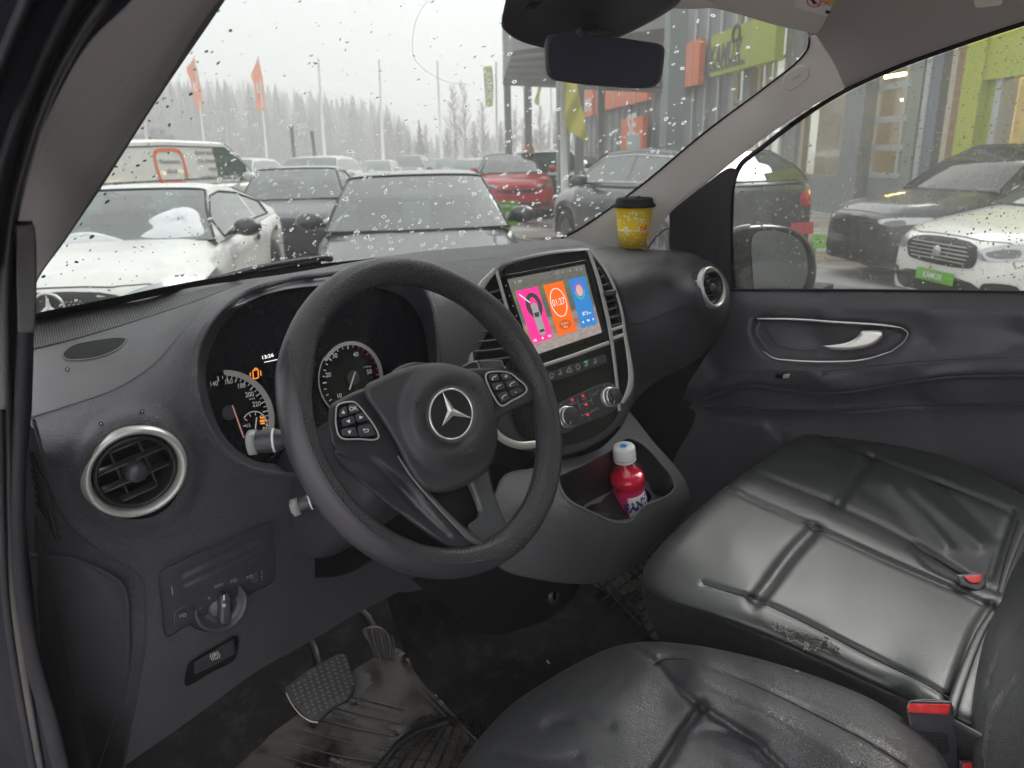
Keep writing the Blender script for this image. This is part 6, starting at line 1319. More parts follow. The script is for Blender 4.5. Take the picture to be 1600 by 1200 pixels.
# label: white, blue and magenta wrap
def band(name, z0, z1, a0, a1, m, par, off=.0006, n=24):
    V = []
    for i in range(n+1):
        a = a0+(a1-a0)*i/n
        for zz in np.linspace(z0, z1, 6): V.append(((np.interp(zz, [h for r_, h in prof[1:]], [r_ for r_, h in prof[1:]])+off)*math.cos(a), (np.interp(zz, [h for r_, h in prof[1:]], [r_ for r_, h in prof[1:]])+off)*math.sin(a), zz))
    return mesh_obj(name, BF.w(V), grid_faces(n+1, 6), m, par)
vb = math.atan2(np.dot(CAM-BF.o, BF.y), np.dot(CAM-BF.o, BF.x))
lab = band('bottle_label', .006, .078, 0, 2*math.pi, plain('magenta label', (.62,.02,.13), .4), bot, .0008, 48)
band('label_white', .020, .066, vb-.1, vb+1.3, M['white'], lab, .0012)
band('label_blue', .006, .040, vb-1.4, vb-.35, plain('label lilac', (.30,.28,.55), .4), lab, .0012)
mb = MB(); V, F = text_geo('FANTA', bold=.05)
P = []
for x, y, _z in V: 
    a = vb+.62+x*.0225/rb; zz = .046+y*.028+x*.0035; P.append(((np.interp(zz, [h for r_, h in prof[1:]], [r_ for r_, h in prof[1:]])+.0018)*math.cos(a), (np.interp(zz, [h for r_, h in prof[1:]], [r_ for r_, h in prof[1:]])+.0018)*math.sin(a), zz))
mb.add(BF.w(P), F); mb.build('label_word', plain('navy print', (.02,.03,.25), .4), lab)
# ================================================================= OUTSIDE: helpers
from mathutils.bvhtree import BVHTree
def P3(px, py, dist):
    v = ray(px, py); return CAM+v*dist/np.linalg.norm(v[:2])
def gp(px, dist, py=250): p = P3(px, py, dist); return np.array([p[0], p[1], 0.])
AZ = 41.0
AV = np.array([math.sin(R(AZ)), math.cos(R(AZ)), 0]); BV = np.array([math.cos(R(AZ)), -math.sin(R(AZ)), 0])
def lobj(name, V, F, mat, parent, smooth=True, mats=None, midx=None):
    o = mesh_obj(name, V, F, mat, None, smooth, mats, midx); o.parent = parent; return o
def lens(name, tint, r=.03): return glass_mat(name, tint)
def paint(name, col, metal=.0, rough=.32, dirt=.18):
    m = plain(name, col, rough, metal=metal, spec=.5, coat=.8, dirt=((.20,.18,.16), dirt, 3)); return m
CG = glass_mat('car window glass', (.22,.36,.30), refl=.30); CGD = glass_mat('dark car glass', (.18,.22,.21), refl=.12)
TYRE = plain('tyre', (.015,.015,.016), .8); RIMM = plain('alloy wheel', (.30,.30,.31), .35, metal=.8); INTR = plain('car interior', (.035,.037,.04), .8); BLK = plain('car black trim', (.012,.012,.013), .45)
LAMP = plain('headlamp glass', (.42,.44,.45), .12, metal=.5, coat=1); LAMPD = plain('headlamp inner', (.10,.105,.11), .2, metal=.4, coat=1); TAIL = plain('tail lamp', (.45,.012,.015), .2, coat=1); AMB = plain('amber lens', (.6,.25,.05), .3)
SNOW = plain('snow', (.80,.82,.84), .7, bump=('noi', 8, .6, .03))
def car(style, col, loc, head, label, group=None, glass=None, cat_='car', simple=False, extras=None, name='parked_car'):
    D = dict(L=4.6, W=1.82, H=1.45, nose=.68, hoodf=.80, cowl=.98, belt=.97, beltr=1.02, s0=1.15, s1=1.95, s2=3.35, s3=4.15, deck=1.04, tail=.95, gc=.19, wf=.86, wr=3.62, wheel=.325, tw=.70, rearz=.45)
    D.update(style); g_ = type('D', (), D); L, W = g_.L, g_.W
    root = bpy.data.objects.new(name, None); COL.objects.link(root); root.location = (loc[0], loc[1], 0); root.rotation_euler = (0, 0, math.pi-R(head)); tag(root, label, cat_, group)
    y0 = -L/2
    ar = g_.wheel+.035
    def zlow(s):
        z = g_.gc+.04*max(0, 1-s/.5)
        for c in (g_.wf, g_.wr):
            d = abs(s-c)
            if d < ar: z = max(z, g_.wheel+math.sqrt(ar*ar-d*d)*1.0)
        return z
    def hw(s):  # plan shape
        t = min(s/.55, 1); u = min((L-s)/.5, 1); return W/2*(.66+.34*math.sin(t*math.pi/2)**.7)*(.74+.26*math.sin(u*math.pi/2)**.8)
    def ztop(s):
        return np.interp(s, [0, .06, .25, g_.s0, g_.s0+.2, g_.s3, L-.08, L], [g_.nose, g_.nose+.05, g_.hoodf, g_.cowl, g_.belt+.01, g_.deck, g_.tail, g_.tail-.10])
    ns = 26 if simple else 64
    ss = sorted(set(list(np.linspace(0, L, ns))+[.03, .08]+([] if simple else [c+ar*k for c in (g_.wf, g_.wr) for k in (-1.01, -.99, -.9, -.7, .7, .9, .99, 1.01)])))
    V = []; nv = 0
    for s in ss:
        w = hw(s); zl = zlow(s); zt = ztop(s); zs = zt-.045-.05*sstep(np.array(s), .0, .3)*(s < g_.s0)-.02
        ring = [(w*.55, zl+.0), (w*.95, zl), (w*.99, zl+.05), (w, max(min(zl+.08, zs-.04), (zl+zs)*.5)), (w*.995, max(zs-.16, min(zl+.10, zs-.03))), (w*.975, max(zs-.05, min(zl+.12, zs-.01))), (w*.93, zs+.01), (w*.84, zt-.02), (w*.62, zt+.005), (w*.30, zt+.018), (0, zt+.02)]
        full = ring+[(-x, z) for x, z in ring[-2::-1]]; nv = len(full); V += [(x, y0+s, z) for x, z in full]
    F = grid_faces(len(ss), nv)
    F += [tuple(range(nv)), tuple((len(ss)-1)*nv+k for k in range(nv))[::-1]]
    body = lobj('body', V, F, col, root)
    if not simple:
        es = body.modifiers.new('e', 'EDGE_SPLIT'); es.split_angle = R(50)
    bvh = BVHTree.FromPolygons([Vector(v) for v in V], F)
    # greenhouse
    m_ = 24; sg = np.linspace(g_.s0, g_.s3, 30 if simple else 60)
    def zr(s): return np.interp(s, [g_.s0, g_.s0+(g_.s1-g_.s0)*.5, g_.s1, (g_.s1+g_.s2)/2-.1, g_.s2, g_.s2+(g_.s3-g_.s2)*.6, g_.s3], [g_.belt+.0, g_.belt+(g_.H-g_.belt)*.56, g_.H-.035, g_.H, g_.H-.05, g_.H-.05-(g_.H-.05-g_.deck)*.50, g_.deck])
    def zb(s): return np.interp(s, [g_.s0, g_.s3], [g_.belt-.01, g_.beltr-.01])
    def gpt(s, v, off=0):
        a = abs(v); wb = hw(s)*.93; z0 = zb(s)-.01; z1 = max(zr(s), z0+.004); f = (z1-z0)/(g_.H-z0); wt = wb-(wb-W/2*g_.tw)*f
        bow = .05*(1-(min(a, 1))**2)
        if a > .5: q = (1-a)/.5; x = wt+(wb-wt)*(1-q)**1.0; x = wb+(wt-wb)*q; z = z0+(z1-.055*f-z0)*q
        else: q = a/.5; x = wt*math.sin(min(q, 1)*math.pi/2)**1.0; z = z1-.055*f*(1-math.sqrt(max(1-q*q, 0)))
        ys = y0+s-(.14*(1-(x/wb)**2)*(1-sstep(np.array(s), g_.s0+.0, g_.s1+.5)) if s < g_.s1+.5 else 0)+(.10*(1-(x/wb)**2)*sstep(np.array(s), g_.s2-.3, g_.s3) if s > g_.s2-.3 else 0)
        return np.array([math.copysign(x, v) if v else 0., float(ys), z])
    vv = np.linspace(-1, 1, 2*m_+1); V = [gpt(s, v) for s in sg for v in vv]; GF = grid_faces(len(sg), len(vv))
    wsl = (g_.s1-g_.s0)
    groups = {'shell': [], 'windscreen': [], 'rear_window': [], 'side_window': [], 'side_window_': []}
    bp = getattr(g_, 'bpillar', None) or (g_.s1+(g_.s2-g_.s1)*.47)
    for f in GF:
        c = np.mean([V[i] for i in f], 0); k = f[0]; i, j = divmod(k, len(vv)); s = sg[i]+(sg[1]-sg[0])/2; v = vv[j]+(vv[1]-vv[0])/2; a = abs(v)
        top = zr(s)-.07
        if g_.s0+.02 < s < g_.s1-.02 and a < .44: n_ = 'windscreen'
        elif s > g_.s2+.06 and s < g_.s3-.05 and a < .42: n_ = 'rear_window'
        elif a > .55 and a < .93 and s > g_.s0+wsl*.38 and s < g_.s3-(g_.s3-g_.s2)*.38 and abs(s-bp) > .04 and top-zb(s) > .10 and not (getattr(g_, 'panel', False) and s > g_.s1+.35): n_ = 'side_window' if s < bp else 'side_window_'
        else: n_ = 'shell'
        groups[n_].append(f)
    gm = glass or CG
    def sub(name, fs, mat, sgn=None):
        if sgn: fs = [f for f in fs if (sum(V[i][0] for i in f) > 0) == (sgn > 0)]
        if not fs: return
        ids = sorted(set(i for f in fs for i in f)); mp = {a: b for b, a in enumerate(ids)}
        return lobj(name, [V[i] for i in ids], [tuple(mp[i] for i in f) for f in fs], mat, root)
    sub('roof', groups['shell'], getattr(g_, 'roofm', None) or col); sub('windscreen', groups['windscreen'], gm); sub('rear_window', groups['rear_window'], gm)
    for sgn in (1, -1): sub('side_window', groups['side_window'], gm, sgn); sub('side_window', groups['side_window_'], gm, sgn)
    if not simple:
        for sgn in (1, -1):   # window surround
            P = [gpt(s, sgn*.545, 0)+np.array([sgn*.004, 0, .0]) for s in np.linspace(g_.s0+wsl*.38, g_.s3-(g_.s3-g_.s2)*.38, 24)]; Q = [gpt(s, sgn*.94)+np.array([sgn*.004, 0, 0]) for s in np.linspace(g_.s0+wsl*.38, g_.s3-(g_.s3-g_.s2)*.38, 12)]
            Vt, Ft = tube_geo(np.array(P+Q[::-1]), .012, closed=True, n=5); lobj('window_frame', Vt, Ft, getattr(g_, 'trim', BLK), root)
        for nm_, sa, sb, vm_ in (('windscreen_trim', g_.s0+.01, g_.s1-.01, .45), ('rear_trim', g_.s2+.05, g_.s3-.04, .43)):
            P = [gpt(sa, v) for v in np.linspace(-vm_, vm_, 14)]+[gpt(s, vm_) for s in np.linspace(sa, sb, 10)[1:]]+[gpt(sb, v) for v in np.linspace(vm_, -vm_, 14)[1:]]+[gpt(s, -vm_) for s in np.linspace(sb, sa, 10)[1:-1]]
            Vt, Ft = tube_geo(np.array(P), .013, closed=True, n=5); lobj(nm_, Vt, Ft, BLK, root)
    # cabin inside
    mb = MB(); mb.box((0, y0+(g_.s0+g_.s3)/2+.05, g_.belt-.42), (W*.80, g_.s3-g_.s0-.3, .05)); mb.box((0, y0+g_.s0+.42, g_.belt-.10), (W*.78, .38, .16)); lobj_ = mb.build('cabin_floor', INTR, None, bevel=.03); lobj_.parent = root
    if not simple:
        for (sx, sy) in ((-.37, g_.s1+.35), (.37, g_.s1+.35), (-.4, g_.s2+.0), (.4, g_.s2+.0)):
            q = MB(); q.box((sx, y0+sy, g_.belt-.12), (.46, .16, .62)); q.box((sx, y0+sy+.02, g_.belt+.27), (.26, .09, .15)); o_ = q.build('car_seat', INTR, None, bevel=.04); o_.parent = root
        V_, F_ = tube_geo(np.array([(.36+.17*math.cos(a), y0+g_.s0+.70+.06*math.sin(a), g_.belt-.0+.16*math.sin(a)) for a in np.linspace(0, 2*math.pi, 20)[:-1]]), .014, closed=True, n=5); lobj('inner_wheel', V_, F_, BLK, root)
        q = MB(); q.box((0, y0+g_.s1-.05, g_.H-.13), (.24, .04, .07)); o_ = q.build('inner_mirror', BLK, None); o_.parent = root
    # wheels
    for sx in (1, -1):
        for c in (g_.wf, g_.wr):
            fr = Frame((sx*(W/2-.10), y0+c, g_.wheel), (sx, 0, 0)); r_ = g_.wheel
            V_, F_ = lathe_geo([(r_*.62, .075), (r_*.70, .085), (r_*.94, .085), (r_, .06), (r_, -.12), (0, -.12)], fr, n=16 if simple else 32)
            wh = lobj('wheel', V_, F_, TYRE, root); q = MB(); q.add(*lathe_geo([(0, .03), (r_*.60, .02), (r_*.68, .07)], fr, n=16 if simple else 32))
            if not simple:
                for k in range(5):
                    a = 2*math.pi*k/5+.3; d_ = fr.x*math.cos(a)+fr.y*math.sin(a); q.box(fr.w([[0, 0, .055]])[0]+d_*r_*.34, (r_*.60, r_*.13, .03), (d_, np.cross(fr.z, d_), fr.z))
            o_ = q.build('rim', RIMM, None); o_.parent = wh
        q = MB()
        for c in (g_.wf, g_.wr): q.box((sx*(W/2-.28), y0+c, .5), (.34, .86, .56))
        o_ = q.build('wheel_housing', BLK, None); o_.parent = root
    # patches that follow the bodywork
    def patch(name, outl, ax, mat, par=None, off=.006, step=.03, z=0):
        O = resample(cat(outl, n=5), step*.8); x0, z0 = O.min(0); x1, z1 = O.max(0); gx, gz = np.meshgrid(np.arange(x0+step/2, x1, step), np.arange(z0+step/2, z1, step)); gq = np.stack([gx.ravel(), gz.ravel()], 1)
        if len(gq): gq = gq[inside(gq[:, 0], gq[:, 1], O) & (dist_line(gq[:, 0], gq[:, 1], np.vstack([O, O[:1]])) > step*.4)]
        A2 = np.vstack([O, gq]); v, e, f, *_ = delaunay_2d_cdt([Vector((float(a), float(b))) for a, b in A2], [(i, (i+1) % len(O)) for i in range(len(O))], [], 0, 1e-5)
        v = np.array([(a[0], a[1]) for a in v]); f = np.array([t for t in f if len(t) == 3]); ce = v[f].mean(1); f = f[inside(ce[:, 0], ce[:, 1], O)]
        dr = {'front': Vector((0, 1, 0)), 'rear': Vector((0, -1, 0)), 'left': Vector((-1, 0, 0)), 'right': Vector((1, 0, 0)), 'top': Vector((0, 0, -1))}[ax]; P = []; last = None
        for a, b in v:
            o_ = {'front': Vector((a, y0-2, b)), 'rear': Vector((a, -y0+2, b)), 'left': Vector((3, a+y0, b)), 'right': Vector((-3, a+y0, b)), 'top': Vector((a, b+y0, 4))}[ax]
            h, nn, *_ = bvh.ray_cast(o_, dr)
            if h is None: h = last or Vector((a, y0+.1, b))
            last = h; P.append(tuple(h-dr*off))
        fs = [tuple(int(i) for i in t) for t in f]
        nrm = np.cross(np.array(P[fs[0][1]])-np.array(P[fs[0][0]]), np.array(P[fs[0][2]])-np.array(P[fs[0][0]]))@np.array(dr)
        if nrm > 0: fs = [t[::-1] for t in fs]
        o_ = lobj(name, P, fs, mat, None); o_.parent = par or root; return o_
    root_patch = patch
    fz = g_.nose; hwf = W/2
    for sx in (1, -1):
        hl = [(sx*(hwf*.50), fz-.03), (sx*(hwf*.62), fz+.035), (sx*(hwf*.85), fz+.065), (sx*(hwf*.945), fz+.05), (sx*(hwf*.93), fz-.04), (sx*(hwf*.72), fz-.085), (sx*(hwf*.54), fz-.085)]
        if getattr(g_, 'slim', False): hl = [(x, fz+(z-fz)*.55+.01) for x, z in hl]
        l_ = patch('headlight', hl, 'front', LAMP, off=.010)
        if not simple: patch('lens', [(sx*(hwf*.60), fz-.03), (sx*(hwf*.70), fz+.01), (sx*(hwf*.80), fz+.01), (sx*(hwf*.82), fz-.04), (sx*(hwf*.68), fz-.06)], 'front', LAMPD, l_, off=.016)
        patch('fog_lamp', [(sx*hwf*.60, .36), (sx*hwf*.62, .43), (sx*hwf*.84, .44), (sx*hwf*.86, .36)], 'front', BLK)
        tl = [(sx*hwf*.55, g_.tail-.22), (sx*hwf*.56, g_.tail-.10), (sx*hwf*.90, g_.tail-.08), (sx*hwf*.92, g_.tail-.2), (sx*hwf*.80, g_.tail-.26)]
        patch('tail_light', tl, 'rear', TAIL, off=.012)
        # door mirror
        e = root; c0 = gpt(g_.s0+.52, sx*.93); q = MB(); mc = np.array([sx*(W/2+.10), c0[1]-.02, g_.belt+.07])
        Vm, Fm = lathe_geo([(0, -.05), (.09, -.05), (.125, -.02), (.13, .02), (.11, .07), (.06, .10), (0, .105)], Frame(mc, (0, -1, 0)), n=16, sx=1.0, sy=.66); 
        dm = lobj('door_mirror', Vm, Fm, getattr(g_, 'mirm', None) or col, root); q.box(((mc[0]+sx*(W/2-.10))/2, mc[1]+.02, g_.belt+.02), (abs(mc[0]-sx*(W/2-.10)), .05, .035)); o_ = q.build('mirror_stalk', BLK, None); o_.parent = dm
        if not simple:
            for s_, h_ in ((g_.s1+.55, .0), (bp+.55, .0)): patch('door_handle', [(s_, .80), (s_+.20, .81), (s_+.20, .84), (s_, .83)], 'left' if sx > 0 else 'right', getattr(g_, 'trim', col) , off=.02)
            for s_ in (g_.s0+.22, bp, g_.s3-.35): patch('door_gap', [(s_, .32, 1), (s_+.010, .32, 1), (s_+.010, g_.belt-.07, 1), (s_, g_.belt-.07, 1)], 'left' if sx > 0 else 'right', BLK, off=.004, step=.05)
            patch('sill', [(g_.wf+.45, .20), (g_.wr-.45, .20), (g_.wr-.45, .27), (g_.wf+.45, .27)], 'left' if sx > 0 else 'right', BLK, off=.004, step=.06)
    gr = getattr(g_, 'grille', [(-.46, .56), (-.50, .64), (-.44, .70), (.44, .70), (.50, .64), (.46, .56), (.3, .53), (-.3, .53)])
    gp_ = patch('grille', gr, 'front', BLK, off=.008)
    patch('lower_intake', [(-.52, .26), (-.58, .38), (.58, .38), (.52, .26)], 'front', BLK, off=.006)
    if not simple: patch('bonnet_line', [(-hwf*.80, .16, 1), (-hwf*.45, .06, 1), (hwf*.45, .06, 1), (hwf*.80, .16, 1), (hwf*.80, .172, 1), (hwf*.45, .072, 1), (-hwf*.45, .072, 1), (-hwf*.80, .172, 1)], 'top', BLK, off=.003, step=.03)
    if extras: extras(root, patch, gp_, g_, y0, col, gpt)
    return root
SEDAN = dict(); HATCH = dict(L=4.25, s2=3.3, s3=4.12, deck=1.0, tail=.97, wr=3.42, H=1.47)
SUV = dict(L=4.6, W=1.88, H=1.66, nose=.84, hoodf=.98, cowl=1.12, belt=1.12, beltr=1.18, s0=1.15, s1=1.85, s2=3.75, s3=4.45, deck=1.18, tail=1.15, wheel=.36, wr=3.70, gc=.24, grille=[(-.48,.68),(-.50,.76),(-.44,.82),(.44,.82),(.50,.76),(.46,.68),(.3,.60),(-.3,.60)])
COUPE = dict(L=4.69, W=1.81, H=1.40, nose=.70, hoodf=.82, cowl=.96, belt=.93, beltr=1.0, s0=1.35, s1=2.10, s2=3.05, s3=4.25, deck=1.02, tail=.98, wf=.82, wr=3.66, wheel=.335, tw=.66, bpillar=3.15)
VAN = dict(L=5.0, W=1.90, H=1.98, nose=.95, hoodf=1.08, cowl=1.22, belt=1.22, beltr=1.24, s0=.75, s1=1.55, s2=4.80, s3=4.96, deck=1.25, tail=1.22, wheel=.34, wf=.95, wr=3.95, tw=.84, panel=True, bpillar=1.95)
# ================================================================= OUTSIDE: the lot
def lot(u, v, z=0.): return np.array([CAM[0], CAM[1], 0])+u*BV+v*AV+np.array([0, 0, z])
def ground_mat():
    m, n, b = newmat('wet tarmac with slush'); v = coords(n)
    t = N_(n, 'ShaderNodeTexNoise'); t.inputs['Scale'].default_value = .35; t.inputs['Detail'].default_value = 9; t.inputs['Roughness'].default_value = .62
    mp = N_(n, 'ShaderNodeMapping'); mp.inputs['Rotation'].default_value = (0, 0, R(-AZ)); mp.inputs['Scale'].default_value = (2.2, .7, 1); n.links.new(v, mp.inputs[0]); n.links.new(mp.outputs[0], t.inputs[0])
    cr = N_(n, 'ShaderNodeValToRGB'); n.links.new(t.outputs[0], cr.inputs[0]); e = cr.color_ramp.elements
    e[0].position = .38; e[0].color = (.10,.085,.075,1); e[1].position = .60; e[1].color = (.62,.60,.58,1); x = e.new(.48); x.color = (.26,.21,.185,1)
    t2 = N_(n, 'ShaderNodeTexNoise'); t2.inputs['Scale'].default_value = 12; t2.inputs['Detail'].default_value = 5; n.links.new(v, t2.inputs[0])
    mx = N_(n, 'ShaderNodeMix', data_type='RGBA', blend_type='MULTIPLY'); mx.inputs[0].default_value = .5; n.links.new(cr.outputs[0], mx.inputs[6]); n.links.new(t2.outputs[0], mx.inputs[7]); n.links.new(mx.outputs[2], b.inputs['Base Color'])
    mr = N_(n, 'ShaderNodeMapRange'); mr.inputs[1].default_value = .4; mr.inputs[2].default_value = .6; mr.inputs[3].default_value = .2; mr.inputs[4].default_value = .8; n.links.new(t.outputs[0], mr.inputs[0]); n.links.new(mr.outputs[0], b.inputs['Roughness'])
    bp = N_(n, 'ShaderNodeBump'); bp.inputs['Distance'].default_value = .03; n.links.new(t.outputs[0], bp.inputs['Height']); n.links.new(bp.outputs[0], b.inputs['Normal']); return m
structure(mesh_obj('ground', [(-280,-280,0),(280,-280,0),(280,280,0),(-280,280,0)], [(0,1,2,3)], ground_mat(), smooth=False))
WHITE_P = paint('white car paint', (.78,.78,.74), dirt=.25); GREY_P = paint('grey car paint', (.065,.065,.072), metal=.4); DGREY_P = paint('dark grey car paint', (.032,.032,.036), metal=.3); BLACK_P = paint('black car paint', (.018,.019,.022)); SILV_P = paint('silver car paint', (.085,.09,.095), metal=.4); RED_P = paint('red car paint', (.55,.012,.03), dirt=.1); BLUEG_P = paint('slate car paint', (.10,.12,.14), metal=.4)
LIME = plain('lime sign green', (.15,.42,.04), .6); LIMEY = plain('lime yellow panel', (.40,.46,.04), .6); ORNG = plain('orange sign', (.80,.16,.04), .55)
def plate(S_c, ax, w=.50, h=.12): return None
def ex_star(root, patch, gp_, g_, y0, col, gpt):
    fr = Frame((0, y0-.030, .645), (0, -1, 0)); V, F = tube_geo(fr.w([(.105*math.cos(a), .105*math.sin(a), 0) for a in np.linspace(0, 2*math.pi, 33)[:-1]]), .010, closed=True, n=6); st = lobj('grille_star', V, F, M['chrome'], gp_)
    q = MB(); c = fr.w([[0, 0, .008]])[0]
    for k in range(3):
        a = R(90+120*k); t = fr.w([[.1*math.cos(a), .1*math.sin(a), 0]])[0]; l_ = fr.w([[.022*math.cos(a+R(60)), .022*math.sin(a+R(60)), 0]])[0]; r_ = fr.w([[.022*math.cos(a-R(60)), .022*math.sin(a-R(60)), 0]])[0]; q.add([c, t, l_, r_], [(0, 2, 1), (0, 1, 3)])
    q.build('star_points', M['chrome'], None).parent = gp_
    mb = MB()
    for r_ in range(6):
        for c_ in range(30):
            x = -.42+c_*.029+(r_ % 2)*.0145; z = .575+r_*.021
            if abs(x) < .45 and np.hypot(x, z-.645) > .12: mb.box((x, y0-.02+abs(x)**2*.28, z), (.012, .006, .009))
    o_ = mb.build('grille_studs', M['silver'], None); o_.parent = gp_
    # snow lying on bonnet edge and windscreen
    rs2 = np.random.RandomState(3); V = []; F = []
    for (cs, cv, rs_, rv, hh) in ((1.75, -.30, .34, .13, .07), (1.50, -.22, .14, .16, .05), (1.42, .12, .08, .20, .04), (1.40, .30, .09, .12, .05)):
        pass
    def snowpatch(pts, h, seed):
        O = cat([(a, b) for a, b in pts], n=6); c = O.mean(0); V = []; n = len(O); r9 = np.random.RandomState(seed)
        for q_ in (1, .85, .6, .3, 0.02):
            for p_ in O:
                s, v = c+(p_-c)*q_; P = gpt(s, v); hh = h*(1-q_**3)*(.8+.4*r9.rand()) if q_ < 1 else -.01; V.append((P[0], P[1]-hh*.5, P[2]+hh))
        lobj('windscreen_snow', V, grid_faces(5, n, False, True), SNOW, root)
    snowpatch([(1.42,.36),(1.42,.08),(1.52,.12),(1.62,.10),(1.74,.20),(1.77,.27),(1.70,.35),(1.58,.36)], .025, 1)
    snowpatch([(1.39,.05),(1.39,-.22),(1.46,-.20),(1.50,-.08),(1.45,.0)], .03, 2); snowpatch([(1.39,-.25),(1.39,-.42),(1.50,-.40),(1.56,-.33),(1.46,-.28)], .04, 3)
car(dict(COUPE, mirm=BLACK_P, trim=BLK, grille=[(-.46,.56),(-.50,.65),(-.45,.71),(.45,.71),(.50,.65),(.46,.56),(.3,.535),(-.3,.535)]), WHITE_P, lot(-2.57, 7.8), AZ+180, 'white two door coupe with snow on its windscreen, nearest at left of the windscreen', extras=ex_star)
car(dict(SEDAN, W=1.80, H=1.46), GREY_P, lot(.02, 7.85), AZ+180, 'grey saloon facing us, straight ahead over the dashboard')
car(dict(HATCH, H=1.48), DGREY_P, lot(-1.95, 13.6), AZ+180, 'dark grey hatchback between the white coupe and the grey saloon', glass=CG)
def ex_van(root, patch, gp_, g_, y0, col, gpt):
    bv = []
    def side(outl, m_, nm, off=.012):
        # outline in (distance from the nose, height) on the left flank of the load body
        O = np.array(outl, float); P = []
        for s, z in O:
            q = np.clip((z-(g_.belt))/(g_.H-.1-g_.belt), 0, 1); w_ = W2*.93-(W2*.93-W2*g_.tw)*q; P.append((SG*(w_+off), y0+s, z))
        return P
    W2 = g_.W/2; SG = -1
    F4 = lambda n: [tuple(range(n))]
    def ringout(cx, cz, rx, rz, w):
        a = np.linspace(R(-30), R(300), 40); e_ = 2/4.5; f = lambda r1, r2: [(cx-r1*math.copysign(abs(math.cos(t))**e_, math.cos(t)), cz+r2*math.copysign(abs(math.sin(t))**e_, math.sin(t))) for t in a]
        o_, i_ = side(f(rx, rz), None, ''), side(f(rx-w, rz-w), None, ''); n = len(a); return o_+i_, [(k, k+1, n+k+1, n+k) for k in range(n-1)]
    V, F = ringout(3.05, 1.52, .36, .30, .055); lobj('logo_outline', V, F, ORNG, root)
    txt = plain('van lettering', (.10,.10,.11), .6)
    for k, (t_, c_, sz) in enumerate((('Palvelemme', (3.05,1.60), .105), ('sinua', (3.05,1.45), .13), ('Autot toimitettuna', (1.98,1.74), .11), ('Ota yhteys meihin', (1.98,1.60), .11), ('myynti', (1.98,1.46), .11), ('huolto ja varaosat', (1.98,1.32), .11))):
        V, F = text_geo(t_, bold=.01); P = side([(c_[0]-x*sz*.95, c_[1]+y*sz) for x, y, _ in V], None, '', .014)
        lobj('lettering', P, F, txt, root, smooth=False)
car(dict(VAN), WHITE_P, gp(240, 15.4), 66, 'white panel van with an orange rounded logo behind the white coupe', cat_='van', name='parked_van', extras=ex_van)
car(dict(SUV, H=1.63, slim=True, roofm=BLACK_P, grille=[(-.50,.70),(-.52,.735),(-.4,.745),(.4,.745),(.52,.735),(.50,.70)]), RED_P, gp(799, 20.8), AZ+180+4, 'red compact SUV with black roof facing us beyond the lime sign')
car(dict(SUV, H=1.64, trim=M['chrome']), SILV_P, lot(3.64, 10.84), AZ-13, 'silver grey SUV beyond the windscreen pillar with chrome window surround', glass=CG)
car(dict(HATCH, H=1.60, nose=.76, hoodf=.92, cowl=1.06, belt=1.05, beltr=1.10, deck=1.08, tail=1.05, slim=True), DGREY_P, lot(7.45, 8.55), AZ-90, 'dark grey crossover facing left behind the white estate', glass=CGD)
def ex_vol(root, patch, gp_, g_, y0, col, gpt):
    q = MB()
    for k in range(5): q.box((0, y0-.035+.0, .575+k*.035), (.80-.04*abs(k-2), .012, .009))
    o_ = q.build('grille_bars', M['silver'], None, bevel=.002); o_.parent = gp_
    V, F = lathe_geo([(0, .012), (.045, .010), (.052, 0)], Frame((0, y0-.04, .65), (0, -1, 0)), n=24); lobj('grille_badge', V, F, M['silver'], gp_)
    patch('price_plate', [(-.26,.36,1),(.26,.36,1),(.26,.47,1),(-.26,.47,1)], 'front', LIME, off=.03)
    V, F = text_geo('KAMUX', bold=.02); lobj('plate_word', [(x*.075, y0-.052, .415+y*.075) for x, y, _ in V], F, M['white'], root, smooth=False)
car(dict(SEDAN, L=4.6, W=1.85, H=1.48, nose=.72, hoodf=.84, cowl=1.0, belt=1.0, grille=[(-.44,.56),(-.47,.68),(-.42,.74),(.42,.74),(.47,.68),(.44,.56),(.3,.53),(-.3,.53)]), WHITE_P, lot(7.1, 6.3), AZ-90, 'white estate facing left with chrome barred grille and lime plate', extras=ex_vol)
far = [(535, 31, HATCH, WHITE_P, 'small white car whose windscreen shows above the grey saloon'), (590, 37, SEDAN, WHITE_P, 'far white car left of centre above the grey saloon roof'), (640, 42, SUV, SILV_P, 'far silver car just right of the nearest white flagpole'), (700, 36, HATCH, BLUEG_P, 'slate blue car beyond the right part of the saloon roof'),
       (742, 26, HATCH, WHITE_P, 'white hatchback just left of the red SUV'), (865, 24, SUV, DGREY_P, 'dark muddy SUV right of the red one'), (900, 33, SEDAN, WHITE_P, 'pale car far behind the canopy column'), (368, 24, SUV, WHITE_P, 'white roofed car behind the dark hatchback on its left'), (495, 22, SUV, WHITE_P, 'white car close behind the dark hatchback on its right'), (420, 34, SEDAN, SILV_P, 'silver car far behind the dark hatchback')]
for i, (px, d_, st, col, lb) in enumerate(far): car(dict(st), col, gp(px, d_), AZ+180+(8 if i % 3 else -12), lb, group='cars parked far across the lot', simple=True)
